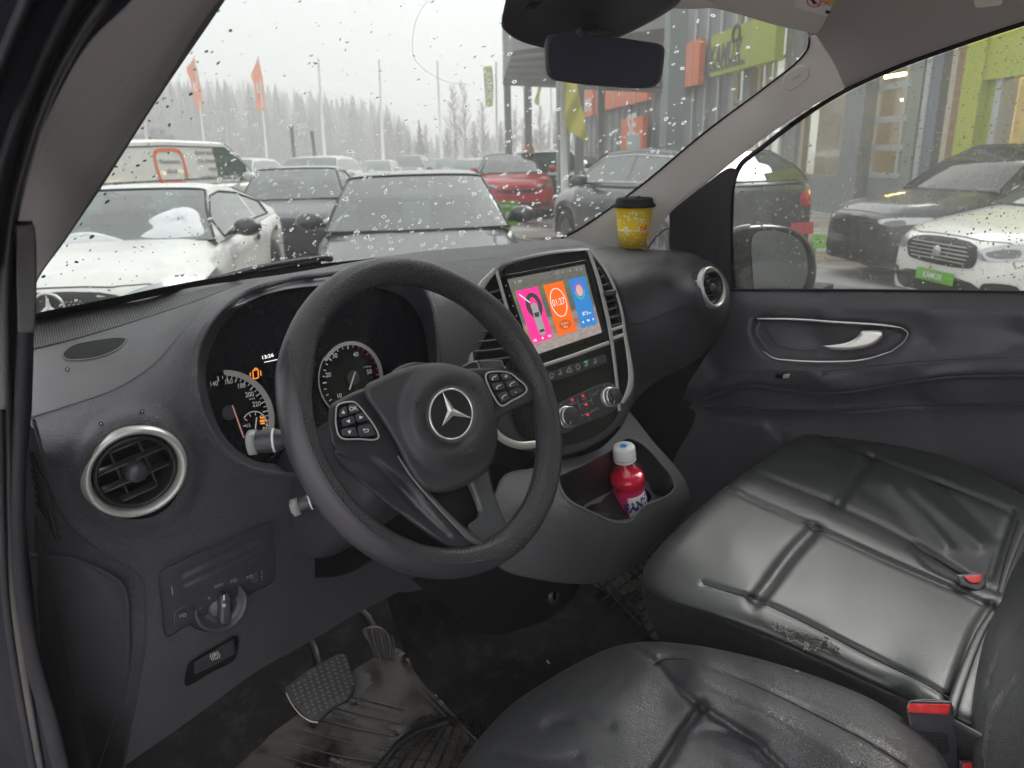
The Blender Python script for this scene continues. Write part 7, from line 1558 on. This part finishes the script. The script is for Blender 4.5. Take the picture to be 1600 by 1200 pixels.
# ---- lime sign on a post, orange beach flag, red barrier
def board(name, corners, dist, mat, label, cat_, post=None, th=.03, words=(), pole_r=.03, base=True):
    P = [P3(x, y, dist) for x, y in corners]; c = np.mean(P, 0); e = empty(name, (c[0], c[1], 0), label, cat_)
    n = np.array([-(P[1]-P[0])[1], (P[1]-P[0])[0], 0]); n /= np.linalg.norm(n); n = -n if n@(CAM-c) < 0 else n
    V = [p for p in P]+[p-n*th for p in P]; mesh_obj('sign_board', V, [(0,1,2,3),(7,6,5,4),(0,4,5,1),(1,5,6,2),(2,6,7,3),(3,7,4,0)], mat, e, smooth=False)
    S = Surf.plane(c+n*.006, n)
    for (t_, cx, cy_, sz, m_) in words:
        mb = MB(); addtxt(mb, S, t_, (cx, cy_), sz, 0, lift=.004, bold=.02); mb.build('sign_word', m_, e)
    if post:
        b = P3(post, 300, dist); q = MB(); V, F = tube_geo([(b[0]-n[0]*.05, b[1]-n[1]*.05, 0), (b[0]-n[0]*.05, b[1]-n[1]*.05, c[2])], pole_r, n=10); mesh_obj('sign_post', V, F, M['silver'], e)
        if base: mb = MB(); mb.box((b[0], b[1], .03), (.4, .4, .06)); mb.build('sign_foot', BLK, e)
    return e
board('price_sign', [(776,316),(810,314),(810,352),(776,356)], 10.2, LIME, 'lime green price sign on a post in front of the red SUV', 'sign', 793, words=(('KAMUX', 793, 322, 6.5, M['white']), ('P', 793, 336, 13, M['white'])))
board('plate_stand', [(1270,366),(1290,366),(1290,388),(1270,388)], 9.2, LIME, 'small lime price plate beside the wing mirror', 'sign', 1280, words=(('KAMUX', 1280, 377, 4.2, M['white']),))
board('red_barrier', [(1235,349),(1271,347),(1271,366),(1235,364)], 9.6, plain('barrier red', (.45,.03,.05), .6), 'red barrier board behind the wing mirror', 'barrier', 1250)
def flag(name, pts, dist, mat, label, pole=None, wavy=.12, word=None):
    O = resample(cat(pts, n=6), 3.2); P3a = lambda q: np.array([P3(x, y, dist+wavy*math.sin(x*.16+y*.08)) for x, y in q])
    e = empty(name, gp(pts[0][0], dist), label, 'flag'); x0, y0_ = O.min(0); x1, y1 = O.max(0); gx, gy = np.meshgrid(np.arange(x0+2, x1, 3), np.arange(y0_+2, y1, 3)); g2 = np.stack([gx.ravel(), gy.ravel()], 1); g2 = g2[inside(g2[:, 0], g2[:, 1], O)]
    A2 = np.vstack([O, g2]); v, ed, f, *_ = delaunay_2d_cdt([Vector((float(a), float(b))) for a, b in A2], [(i, (i+1) % len(O)) for i in range(len(O))], [], 0, 1e-4)
    v = np.array([(a[0], a[1]) for a in v]); f = np.array([t for t in f if len(t) == 3]); ce = v[f].mean(1); f = f[inside(ce[:, 0], ce[:, 1], O)]
    fo = mesh_obj('flag_cloth', P3a(v), [tuple(t[::-1]) for t in f], mat, e); so_ = fo.modifiers.new('s', 'SOLIDIFY'); so_.thickness = .01
    if word:
        V, F = text_geo(word[0], bold=.03); a = R(word[4]); ca, sa = math.cos(a), math.sin(a); q = [(word[1]+word[3]*(x*ca+y*sa), word[2]+word[3]*(x*sa-y*ca)) for x, y, _ in V]; mesh_obj('flag_word', np.array([P3(x, y, dist-.1+wavy*math.sin(x*.16+y*.08)) for x, y in q]), F, M['white'], e, smooth=False)
    if pole:
        (xt, yt), (xb, yb) = pole; a, b = P3(xt, yt, dist), P3(xb, yb, dist); b = b-(b-a)/(b-a)[2]*b[2]; V, F = tube_geo([b, a], [.09, .045], n=10); mesh_obj('flag_pole', V, F, POLE, e)
    return e
POLE = plain('white flagpole', (.70,.69,.66), .5); ORF = plain('orange flag cloth', (.90,.20,.03), .8)
flag('flag_with_pole', [(303,91),(298,98),(291,107),(296,122),(300,140),(304,160),(307,172),(316,171),(314,150),(312,128),(308,108)], 60, ORF, 'orange flag on its white pole, the left one of two', ((303,88),(323,258)), word=('rent', 305, 135, 9, 78))
flag('flag_with_pole', [(403,91),(398,103),(392,118),(396,130),(399,150),(403,172),(413,171),(413,150),(411,125),(407,105)], 60, ORF, 'orange flag on its white pole, the right one of two', ((403,88),(418,258)), word=('rent', 403, 138, 9, 80))
flag('lime_banner', [(755,104,1),(769,103,1),(771,130),(770,166,1),(759,168,1),(757,135)], 48, LIMEY, 'lime banner with dark writing hanging on a thin white pole', ((775,96),(777,262)), wavy=.05, word=('KAMUX', 763, 134, 12, 88))
flag('limp_flag', [(845,118),(842,130),(839,145),(835,158),(838,164),(842,163),(843,150),(846,135)], 40, LIMEY, 'limp narrow lime flag hanging below the canopy edge')
flag('feather_flag', [(822,230),(818,234),(816,248),(819,262),(827,266),(832,250),(834,230),(828,226)], 22, ORF, 'small orange feather flag behind the red SUV', ((828,226),(829,300)), wavy=.02, word=('R', 825, 245, 12, 0))
YF = glass_mat('translucent yellow cloth', (.78,.76,.35)); m_ = YF.node_tree
flag('teardrop_flag', [(876,120),(878,160),(880,190),(888,203),(905,215),(918,226),(921,238),(918,215),(914,190),(905,150),(896,118)], 15, plain('yellow flag cloth', (.62,.58,.16), .7), 'tall yellow teardrop flag beside the canopy column', ((878,110),(882,280)), wavy=.05)
for i, (xt, yt, xb, yb, lb) in enumerate(((224,168,233,255,'leftmost white flagpole without a flag, behind the van'), (497,92,508,256,'bare white flagpole third from the left'), (592,93,599,256,'bare white flagpole in the middle of the windscreen'), (683,95,690,258,'bare white flagpole above the right part of the saloon'), (861,128,862,262,'bare white flagpole right of the canopy posts'))):
    a, b = P3(xt, yt, 60), P3(xb, yb, 60); b = b-(b-a)/(b-a)[2]*b[2]; V, F = tube_geo([b, b*.5+a*.5, a], [.13, .11, .07], n=10); o_ = mesh_obj('flagpole', V, F, POLE); tag(o_, lb, 'flagpole', 'bare white flagpoles')
GALV = plain('galvanised steel', (.30,.32,.32), .55, metal=.3); DPOST = plain('dark post', (.05,.05,.055), .6)
e = empty('street_lamp', gp(352, 70), 'grey street lamp with curved arm left of the right orange flag', 'street lamp')
V, F = tube_geo([P3(357,262,70), P3(354,190,70), P3(351,178,70), P3(345,175,70), P3(325,174,70)], [.10,.08,.07,.06,.05], n=8); mesh_obj('lamp_post', V, F, GALV, e); mb = MB(); mb.box(P3(323,175,70), (.9,.3,.12)); mb.build('lamp_head', GALV, e)
e = empty('gate_sign', gp(472, 45), 'dark twin posts carrying pale letters beside the third flagpole', 'sign')
for a_, b_ in (((455,196),(461,262)), ((487,205),(494,262))): V, F = tube_geo([P3(*a_, 45), P3(*b_, 45)], .10, n=8); mesh_obj('sign_post', V, F, DPOST, e)
for k, t_ in enumerate(('24', 'H')):
    V, F = text_geo(t_, bold=.05, extrude=.0); mesh_obj('sign_word', [P3(472+x*17, 198+k*10-y*11, 45) for x, y, _ in V], F, M['white'], e, smooth=False)
board('blue_sign', [(457,246),(466,246),(466,257),(457,257)], 44, plain('sign blue', (.03,.10,.55), .5), 'tiny blue road sign at the foot of the dark posts', 'sign', 461)
e = empty('gantry', gp(245, 80), 'low dark steel gantry on the horizon behind the van', 'gantry'); mb = MB()
for a_, b_ in (((196,212),(272,214)), ((200,212),(201,235)), ((270,214),(271,240)), ((238,204),(238,213)), ((254,204),(254,213))): V, F = tube_geo([P3(*a_, 80), P3(*b_, 80)], .22, n=6); mesh_obj('beam', V, F, DPOST, e)
mesh_obj('gantry_panel', [P3(233,199,80), P3(258,200,80), P3(258,208,80), P3(233,207,80)], [(0,3,2,1)], plain('slate panel', (.12,.15,.22), .6), e, smooth=False)

# ---- building along the right: facade plane u = UF
UF = 10.2
S_FA = Surf.plane(lot(UF, 10), -BV)
S_F2 = Surf.plane(lot(UF-.9, 10), -BV)
def fquad(name, pts, mat, par, out=0., th=.08, S=None):
    P = [(S or S_FA).p(x, y)-BV*out for x, y in pts]; V = P+[p+BV*th for p in P]
    return mesh_obj(name, V, [(0,1,2,3),(7,6,5,4),(0,4,5,1),(1,5,6,2),(2,6,7,3),(3,7,4,0)], mat, par, smooth=False)
def vz(px, py): 
    p = S_FA.p(px, py)-lot(0, 0); return float(p@AV), float(p[2])
def fbox(name, v0, v1, z0, z1, mat, par, out=0., th=.1, bev=0):
    c = lot(UF-out+th/2, (v0+v1)/2, (z0+z1)/2); mb = MB(); mb.box(c, (th, v1-v0, z1-z0), (BV, AV, (0,0,1))); return mb.build(name, mat, par, bevel=bev)
bd = empty('dealership_building', lot(UF+6, 14), 'long car dealership hall with orange and lime signs and glazed doors at right', 'building')
WALLG = plain('grey steel cladding', (.20,.215,.22), .6, dirt=((.12,.12,.11), .3, 1.5)); FRM = plain('aluminium frame', (.42,.45,.46), .45, metal=.3); CREAM = plain('showroom wall', (.50,.46,.36), .7); WOOD = plain('brown wood cladding', (.24,.13,.07), .6, dirt=((.45,.35,.25), .5, 6)); ROSE = plain('rose grey render', (.42,.37,.36), .7); BLUEP = plain('blue steel post', (.15,.17,.22), .5); DGR = plain('dark door opening', (.06,.065,.06), .6)
FG = glass_mat('shop glass', (.80,.82,.78), rough=.0)
# showroom interior behind the glass
mb = MB(); mb.box(lot(UF+7, 16, 3.5), (.2, 30, 7), (BV, AV, (0,0,1))); mb.box(lot(UF+3.5, 16, 6.9), (7, 30, .1), (BV, AV, (0,0,1))); mb.build('showroom_back', CREAM, bd)
mb = MB(); mb.box(lot(UF+3.5, 16, .1), (7, 30, .1), (BV, AV, (0,0,1))); mb.build('showroom_floor', ROSE, bd)
fbox('upper_wall', -9, 46, 6.2, 8.2, WALLG, bd, th=.3); fbox('low_wall', -9, 24, 0, .9, WALLG, bd, th=.25, out=.02)
fbox('far_wall', 24, 46, 0, 6.2, WALLG, bd, th=.3, out=.0)
for v in np.arange(20.2, 46, 1.15): fbox('facade_fin', v, v+.14, .0, 6.2, FRM, bd, out=.10, th=.15)
posts = [(v, WALLG, .45) for v in list(np.arange(2.4, 11, 3.65))+[19.6, 22.6]]
for v, m_, w_ in posts: fbox('wall_post', v-w_/2, v+w_/2, .0, 6.2, m_, bd, out=.12, th=.4)
fbox('side_wall', -9, 2.4, .9, 6.2, WALLG, bd, th=.25)
fbox('lime_leg', -1.4, -1.15, 0, 6.2, LIMEY, bd, out=.5, th=.5)
for k, v in enumerate([2.6, 6.1, 19.8, 22.8]):
    w = FRM; fb = fbox('glazed_bay', v+.3, v+3.35, .9, 6.2, FG, bd, out=-.06, th=.012)
    for z in (.93, 1.9, 2.9, 3.9, 4.9, 5.9): o_ = fbox('window_bar', v+.28, v+3.37, z, z+.08, FRM, bd, out=.0, th=.08); o_.parent = fb
    for t in (.30, 1.3, 2.3, 3.3): o_ = fbox('window_bar', v+t, v+t+.07, .9, 6.2, FRM, bd, out=.003, th=.08); o_.parent = fb
# lights inside
LT = plain('tube light', (.9,.8,.5), .5, emit=(1, .74, .34), es=26.0)
for v in np.arange(9, 24, 2.6):
    for u_, z in ((2.4, 3.3), (5.0, 2.9), (4.2, 4.4)):
        mb = MB(); mb.box(lot(UF+u_, v, z), (.12, 1.3, .06), (BV, AV, (0,0,1))); mb.build('ceiling_lamp', LT, bd)
for v, z, m_, w in ((1.5,1.8,ORNG,1.2), (3.2,1.2,BLUEP,1.4), (4.4,3.6,plain('pink banner', (.70,.25,.22), .7),3.0), (8,1.6,WOOD,2.4), (6.4,1.5,plain('stock grey', (.3,.3,.3), .6),1.5), (12,3.8,bpy.data.materials['pink banner'],4), (14.5,1.5,WOOD,2.5), (9.8,2.2,plain('stock green', (.12,.26,.16), .6),1.1)):
    mb = MB(); mb.box(lot(UF+4.5, v, z), (.7, w, 1.2), (BV, AV, (0,0,1))); mb.build('showroom_goods', m_, bd, bevel=.05)
# pieces set by where they stand on the facade
def vx(px, py=200): return vz(px, py)[0]
def col_at(px0, px1, mat, z0=0., z1=6.3, out=.3, th=.3, nm='cladding_strip', py=230): 
    a, b = sorted((vx(px0, py), vx(px1, py))); return fbox(nm, a, b, z0, z1, mat, bd, out=out, th=th)
vq = vx(1330); gb = fbox('glazed_bay', vx(1432), 19.5, .9, 6.2, FG, bd, out=-.06, th=.012)
for z in (vz(1400,280)[1], vz(1400,235)[1], vz(1400,190)[1], vz(1400,138)[1], vz(1400,100)[1]): o_ = fbox('window_bar', vx(1431), vx(1363), z, z+.12, FRM, bd, out=.0, th=.1); o_.parent = gb
for x_ in (1364, 1408, 1430): o_ = fbox('window_bar', vx(x_)-.05, vx(x_)+.05, .9, 6.2, FRM, bd, out=.004, th=.1); o_.parent = gb
o_ = fbox('window_bar', vx(1250)-.08, vx(1250)+.08, .9, 6.2, FRM, bd, out=.004, th=.1); o_.parent = gb
gb2 = fbox('glazed_bay', 9.9, vx(1578), .9, vz(1578,125)[1], FG, bd, out=-.06, th=.012)
col_at(1332, 1362, WALLG); col_at(1432, 1449, plain('sage post', (.22,.26,.22), .6)); col_at(1456, 1464, FRM, out=.34); col_at(1464, 1480, BLUEP, out=.32); col_at(1488, 1499, CREAM, out=.25); col_at(1499, 1516, WOOD, out=.28); col_at(1516, 1532, ROSE, out=.3)
lim = col_at(1532, 1562, LIMEY, out=.55, th=.6, z1=8.2); col_at(1562, 1575, plain('lime shade panel', (.30,.36,.03), .6), out=.4)  # narrow strip is a darker copy of the lime, shade put into its colour
fbox('lime_fascia', 8.0, vx(1550, 150), vz(1578, 125)[1], 8.2, LIMEY, bd, out=.5, th=.3)
col_at(1578, 1588, FRM, out=.45)
v0, v1 = sorted((vx(1136, 90), vx(1243, 60)))
z0, z1 = vz(1136, 120)[1], vz(1136, 57)[1]
kb = fbox('lime_sign', v0, v1, z0, z1, LIMEY, bd, out=.55, th=.25)
dk = plain('sign ink', (.05,.05,.06), .6)
def fword(txt, vc, zc, sz, m_, par, out=.56, asp=1., nm='sign_word', bold=.03, slant=.15):
    V, F = text_geo(txt, bold=bold); P = [lot(UF-out, vc-(x*asp+y*slant)*sz, zc+y*sz) for x, y, _ in V]; return mesh_obj(nm, P, F, m_, par, smooth=False)
vm = v1-(v1-v0)*.30
fword('KAMUX', v1-(v1-v0)*.26, z0+(z1-z0)*.42, .86, dk, kb, asp=.78, bold=.04); fword('Maailman parhaat autokaupat', vm, z0+(z1-z0)*.16, .22, dk, kb, asp=1.)
V, F = tube_geo([lot(UF-.57, vm-.62+.24*math.cos(a), z0+(z1-z0)*.80+.26*math.sin(a)*(1 if math.sin(a) > 0 else .8)) for a in np.linspace(-.9, 4.0, 26)], .05, n=6); mesh_obj('sign_mark', V, F, dk, kb)
fbox('sign_joint', (v0+v1)/2-.6, (v0+v1)/2-.55, z0, z1, FRM, bd, out=.56, th=.02)
def osign(px0, px1, py0, py1, out=.5, words=None, nm='orange_sign'):
    a, b = sorted((vx(px0, 150), vx(px1, 150))); z1_, z0_ = vz(px0, py0)[1], vz(px0, py1)[1]; s_ = fbox(nm, a, b, z0_, z1_, ORNG, bd, out=out, th=.2)
    if words: 
        for (t_, fv, fz, sz) in words: fword(t_, b-(b-a)*fv, z0_+(z1_-z0_)*fz, sz, M['white'], s_, out=out+.01, asp=1.1, slant=0)
    return s_
o1 = osign(1063, 1112, 80, 143); o2 = osign(946, 1030, 138, 175, words=(('SIXT', .5, .5, 1.6),) if False else None)
o3 = osign(920, 940, 145, 184, words=(('rent', .5, .5, 1.3),)); o4 = osign(992, 1028, 186, 233, out=.6, words=(('SE', .5, .72, 1.3),), nm='orange_portal')
for t in (.22, .45, .7, .9):
    a, b = sorted((vx(1063, 150), vx(1112, 150))); fbox('sign_joint', a+(b-a)*t, a+(b-a)*t+.05, vz(1063, 143)[1], vz(1063, 80)[1], FRM, bd, out=.52, th=.04)
a, b = sorted((vx(946, 150), vx(1030, 150)))
for t in (.2, .4, .6, .8): fbox('sign_joint', a+(b-a)*t, a+(b-a)*t+.12, vz(946, 175)[1], vz(946, 138)[1], FRM, bd, out=.52, th=.04)
a, b = sorted((vx(1000, 210), vx(1022, 210))); fbox('portal_opening', a, b, .3, vz(1000, 211)[1], FRM, bd, out=.62, th=.04)
# canopy in front of the hall: columns and roof
cn = empty('canopy', lot(3.6, 17), 'tall grey steel canopy on columns in front of the dealership', 'canopy')
def column(px, dist, w, top=7.6, m_=None):
    b = gp(px, dist); mb = MB(); mb.box((b[0], b[1], top/2), (w, w, top), (BV, AV, (0,0,1))); mb.box((b[0], b[1], .1), (w*1.8, w*1.8, .2), (BV, AV, (0,0,1))); mb.build('column', m_ or GALV, cn)
    return b
column(1048, 12.6, .27, 9); column(880, 16.5, .25, 7.0); column(795, 27, .22, 6.0); column(826, 27, .24, 7.4); column(905, 22, .22, 6.6); column(938, 24, .2, 6.6)
def slab(corners, m_, nm, th=.35):
    P = [P3(*c) for c in corners]; V = P+[p+np.array([0, 0, th]) for p in P]; mesh_obj(nm, V, [(3,2,1,0),(4,5,6,7),(0,1,5,4),(1,2,6,5),(2,3,7,6),(3,0,4,7)], m_, cn, smooth=False)
slab([(786,128,27),(1040,140,23),(1060,40,17),(800,80,24)], plain('canopy soffit', (.26,.25,.24), .7), 'canopy_roof', .5)
for k in range(5): a_, b_ = P3(788+k*3, 124-k*10, 27-k*.6), P3(1042+k*4, 135-k*20, 23-k*1.2); V, F = tube_geo([a_-np.array([0,0,.1]), b_-np.array([0,0,.1])], .10, n=6); mesh_obj('roof_beam', V, F, GALV, cn)
V, F = tube_geo([P3(789,122,27), P3(824,80,26)], .11, n=8); mesh_obj('roof_brace', V, F, GALV, cn)

# ---- woods beyond the lot
def conifer(mb, x, y, h, r, rs_, seg=9, tiers=9):
    mb.add(*tube_geo([(x, y, 0), (x, y, h*.95)], [h*.014, h*.003], n=5), m=1)
    for t in range(tiers):
        z0 = h*(.16+.80*t/tiers); rr = r*(1-.93*t/tiers)*(.75+.5*rs_.rand()); hh = h/tiers*1.5; V = [(x, y, z0+hh)]; 
        for k in range(seg*2):
            a = math.pi*k/seg+rs_.rand()*.25; q = rr*(1 if k % 2 == 0 else .42)*(.75+.45*rs_.rand()); V.append((x+q*math.cos(a), y+q*math.sin(a), z0-(.25*rr if k % 2 == 0 else 0)*rs_.rand()))
        mb.add(V, [(0, 1+k, 1+(k+1) % (seg*2)) for k in range(seg*2)])
SPR = plain('spruce needles', (.060,.062,.055), .9); BARK = plain('bark', (.10,.08,.07), .9); TWIG = plain('bare reddish twigs', (.17,.115,.10), .9)
rs_ = np.random.RandomState(11); mb = MB()
for i in range(560):
    px = rs_.uniform(120, 640) if i < 430 else rs_.uniform(600, 1000); d_ = rs_.uniform(110, 230); g_ = gp(px, d_)
    top_py = np.interp(px, [120, 250, 400, 520, 600, 640, 700, 900, 1000], [150, 135, 135, 155, 165, 200, 225, 205, 190]); h = 1.6+P3(px, top_py+abs(rs_.normal())*26-10, d_)[2]-1.6
    conifer(mb, g_[0], g_[1], max(h, 5), max(h, 5)*rs_.uniform(.13, .26), rs_, 7, 9)
tag(mb.build('far_forest', [SPR, BARK], None, smooth=False), 'grey foggy spruce forest beyond the flagpoles', 'forest', kind='stuff')
def bare_tree(px, d_, py_top, seed, label, mat=TWIG):
    r = np.random.RandomState(seed); b = gp(px, d_); h = P3(px, py_top, d_)[2]; e = empty('bare_tree', b, label, 'tree', 'bare trees behind the lot')
    V, F = tube_geo([(b[0], b[1], 0), (b[0]+r.normal()*.15, b[1], h*.5), (b[0]+r.normal()*.3, b[1], h)], [h*.013, h*.008, .015], n=7); mesh_obj('trunk', V, F, BARK, e)
    mb = MB()
    for k in range(46):
        z = h*(.22+.76*k/46); a = r.rand()*6.28; l = (h*.22)*(1-.75*k/46)*(.6+.6*r.rand()); p = np.array([b[0], b[1], z]); q = p+np.array([math.cos(a)*l*.6, math.sin(a)*l*.6, l*.75]); mb.add(*tube_geo([p, q], [.045, .012], n=3, cap=False))
        for j in range(5):
            t = .3+.7*r.rand(); p2 = p+(q-p)*t; a2 = a+r.normal()*1.0; l2 = l*.5*(.5+r.rand()); q2 = p2+np.array([math.cos(a2)*l2*.6, math.sin(a2)*l2*.6, l2*.8]); mb.add(*tube_geo([p2, q2], [.022, .008], n=3, cap=False))
            for m_ in range(3): t3 = r.rand(); p3 = p2+(q2-p2)*t3; d3 = r.normal(size=3)*l2*.22; d3[2] = abs(d3[2]); mb.add(*tube_geo([p3, p3+d3], [.012, .006], n=3, cap=False))
    mb.build('crown', mat, e); return e
for i, (px, d_, py) in enumerate(((612,95,180),(640,90,205),(668,96,195),(700,88,200),(712,80,135),(728,92,128),(742,84,190),(756,90,160),(783,86,190),(805,88,170),(818,92,185),(845,84,165),(858,90,190),(868,86,175),(900,80,180),(590,100,190))):
    bare_tree(px, d_, py, 20+i, ('bare reddish tree standing '+('left of the fourth flagpole', 'just beside the fourth flagpole', 'between flagpole and saloon roof middle', 'left of the two tall bare trees', 'as the left of two tallest bare trees', 'as the right of two tallest bare trees', 'below the lime banner on its left', 'directly under the lime banner', 'left of the canopy posts', 'between the two canopy posts', 'right beside the second canopy post', 'below the rear view mirror left edge', 'left of the last bare flagpole', 'right of the last bare flagpole', 'beyond the yellow teardrop flag', 'in front of the forest right end')[i]))
for i, (px, d_, py, lb) in enumerate(((658,85,185,'slim spruce in the gap between forest and bare trees'), (625,100,190,'spruce at the right end of the foggy forest'), (745,95,215,'short spruce behind the lime banner pole'))):
    mb = MB(); g_ = gp(px, d_); h = P3(px, py, d_)[2]; conifer(mb, g_[0], g_[1], h, h*.17, rs_, 8, 12); e = empty('spruce_tree', g_, lb, 'tree'); V = mb.V; cr_ = [f for f, m in zip(mb.F, mb.M) if m == 0]; tr_ = [f for f, m in zip(mb.F, mb.M) if m == 1]
    mesh_obj('crown', V, cr_, SPR, e, smooth=False); mesh_obj('trunk', V, tr_, BARK, e)
# snow banks by the far edge
V = []; nx, ny = 60, 8; rb_ = np.random.RandomState(5)
for i in range(nx):
    px = 380+i*11
    for j in range(ny): d_ = 52+j*1.5; b = gp(px, d_); V.append((b[0], b[1], 1.1*math.sin(math.pi*j/(ny-1))*(.5+.6*rb_.rand())*(1 if 2 < i < nx-3 else .2)))
structure(mesh_obj('snow_bank', V, grid_faces(nx, ny), SNOW))

# ---- winter mist hanging over the lot
hb = MB(); hb.box((0, 0, 15.5), (566, 566, 33.0))
hm = bpy.data.materials.new('winter mist'); hm.use_nodes = True; hn = hm.node_tree; hn.nodes.clear()
ho = hn.nodes.new('ShaderNodeOutputMaterial'); hv = hn.nodes.new('ShaderNodeVolumePrincipled'); hv.inputs['Color'].default_value = (.99, .99, .99, 1); hv.inputs['Density'].default_value = .0078; hv.inputs['Anisotropy'].default_value = .2
hn.links.new(hv.outputs[0], ho.inputs['Volume'])
haze = hb.build('haze', hm, None); tag(haze, 'pale winter mist over the whole car park', 'haze', kind='stuff')
dash['label'] = 'dark grained plastic dashboard running under the windscreen from driver vent to passenger vent'
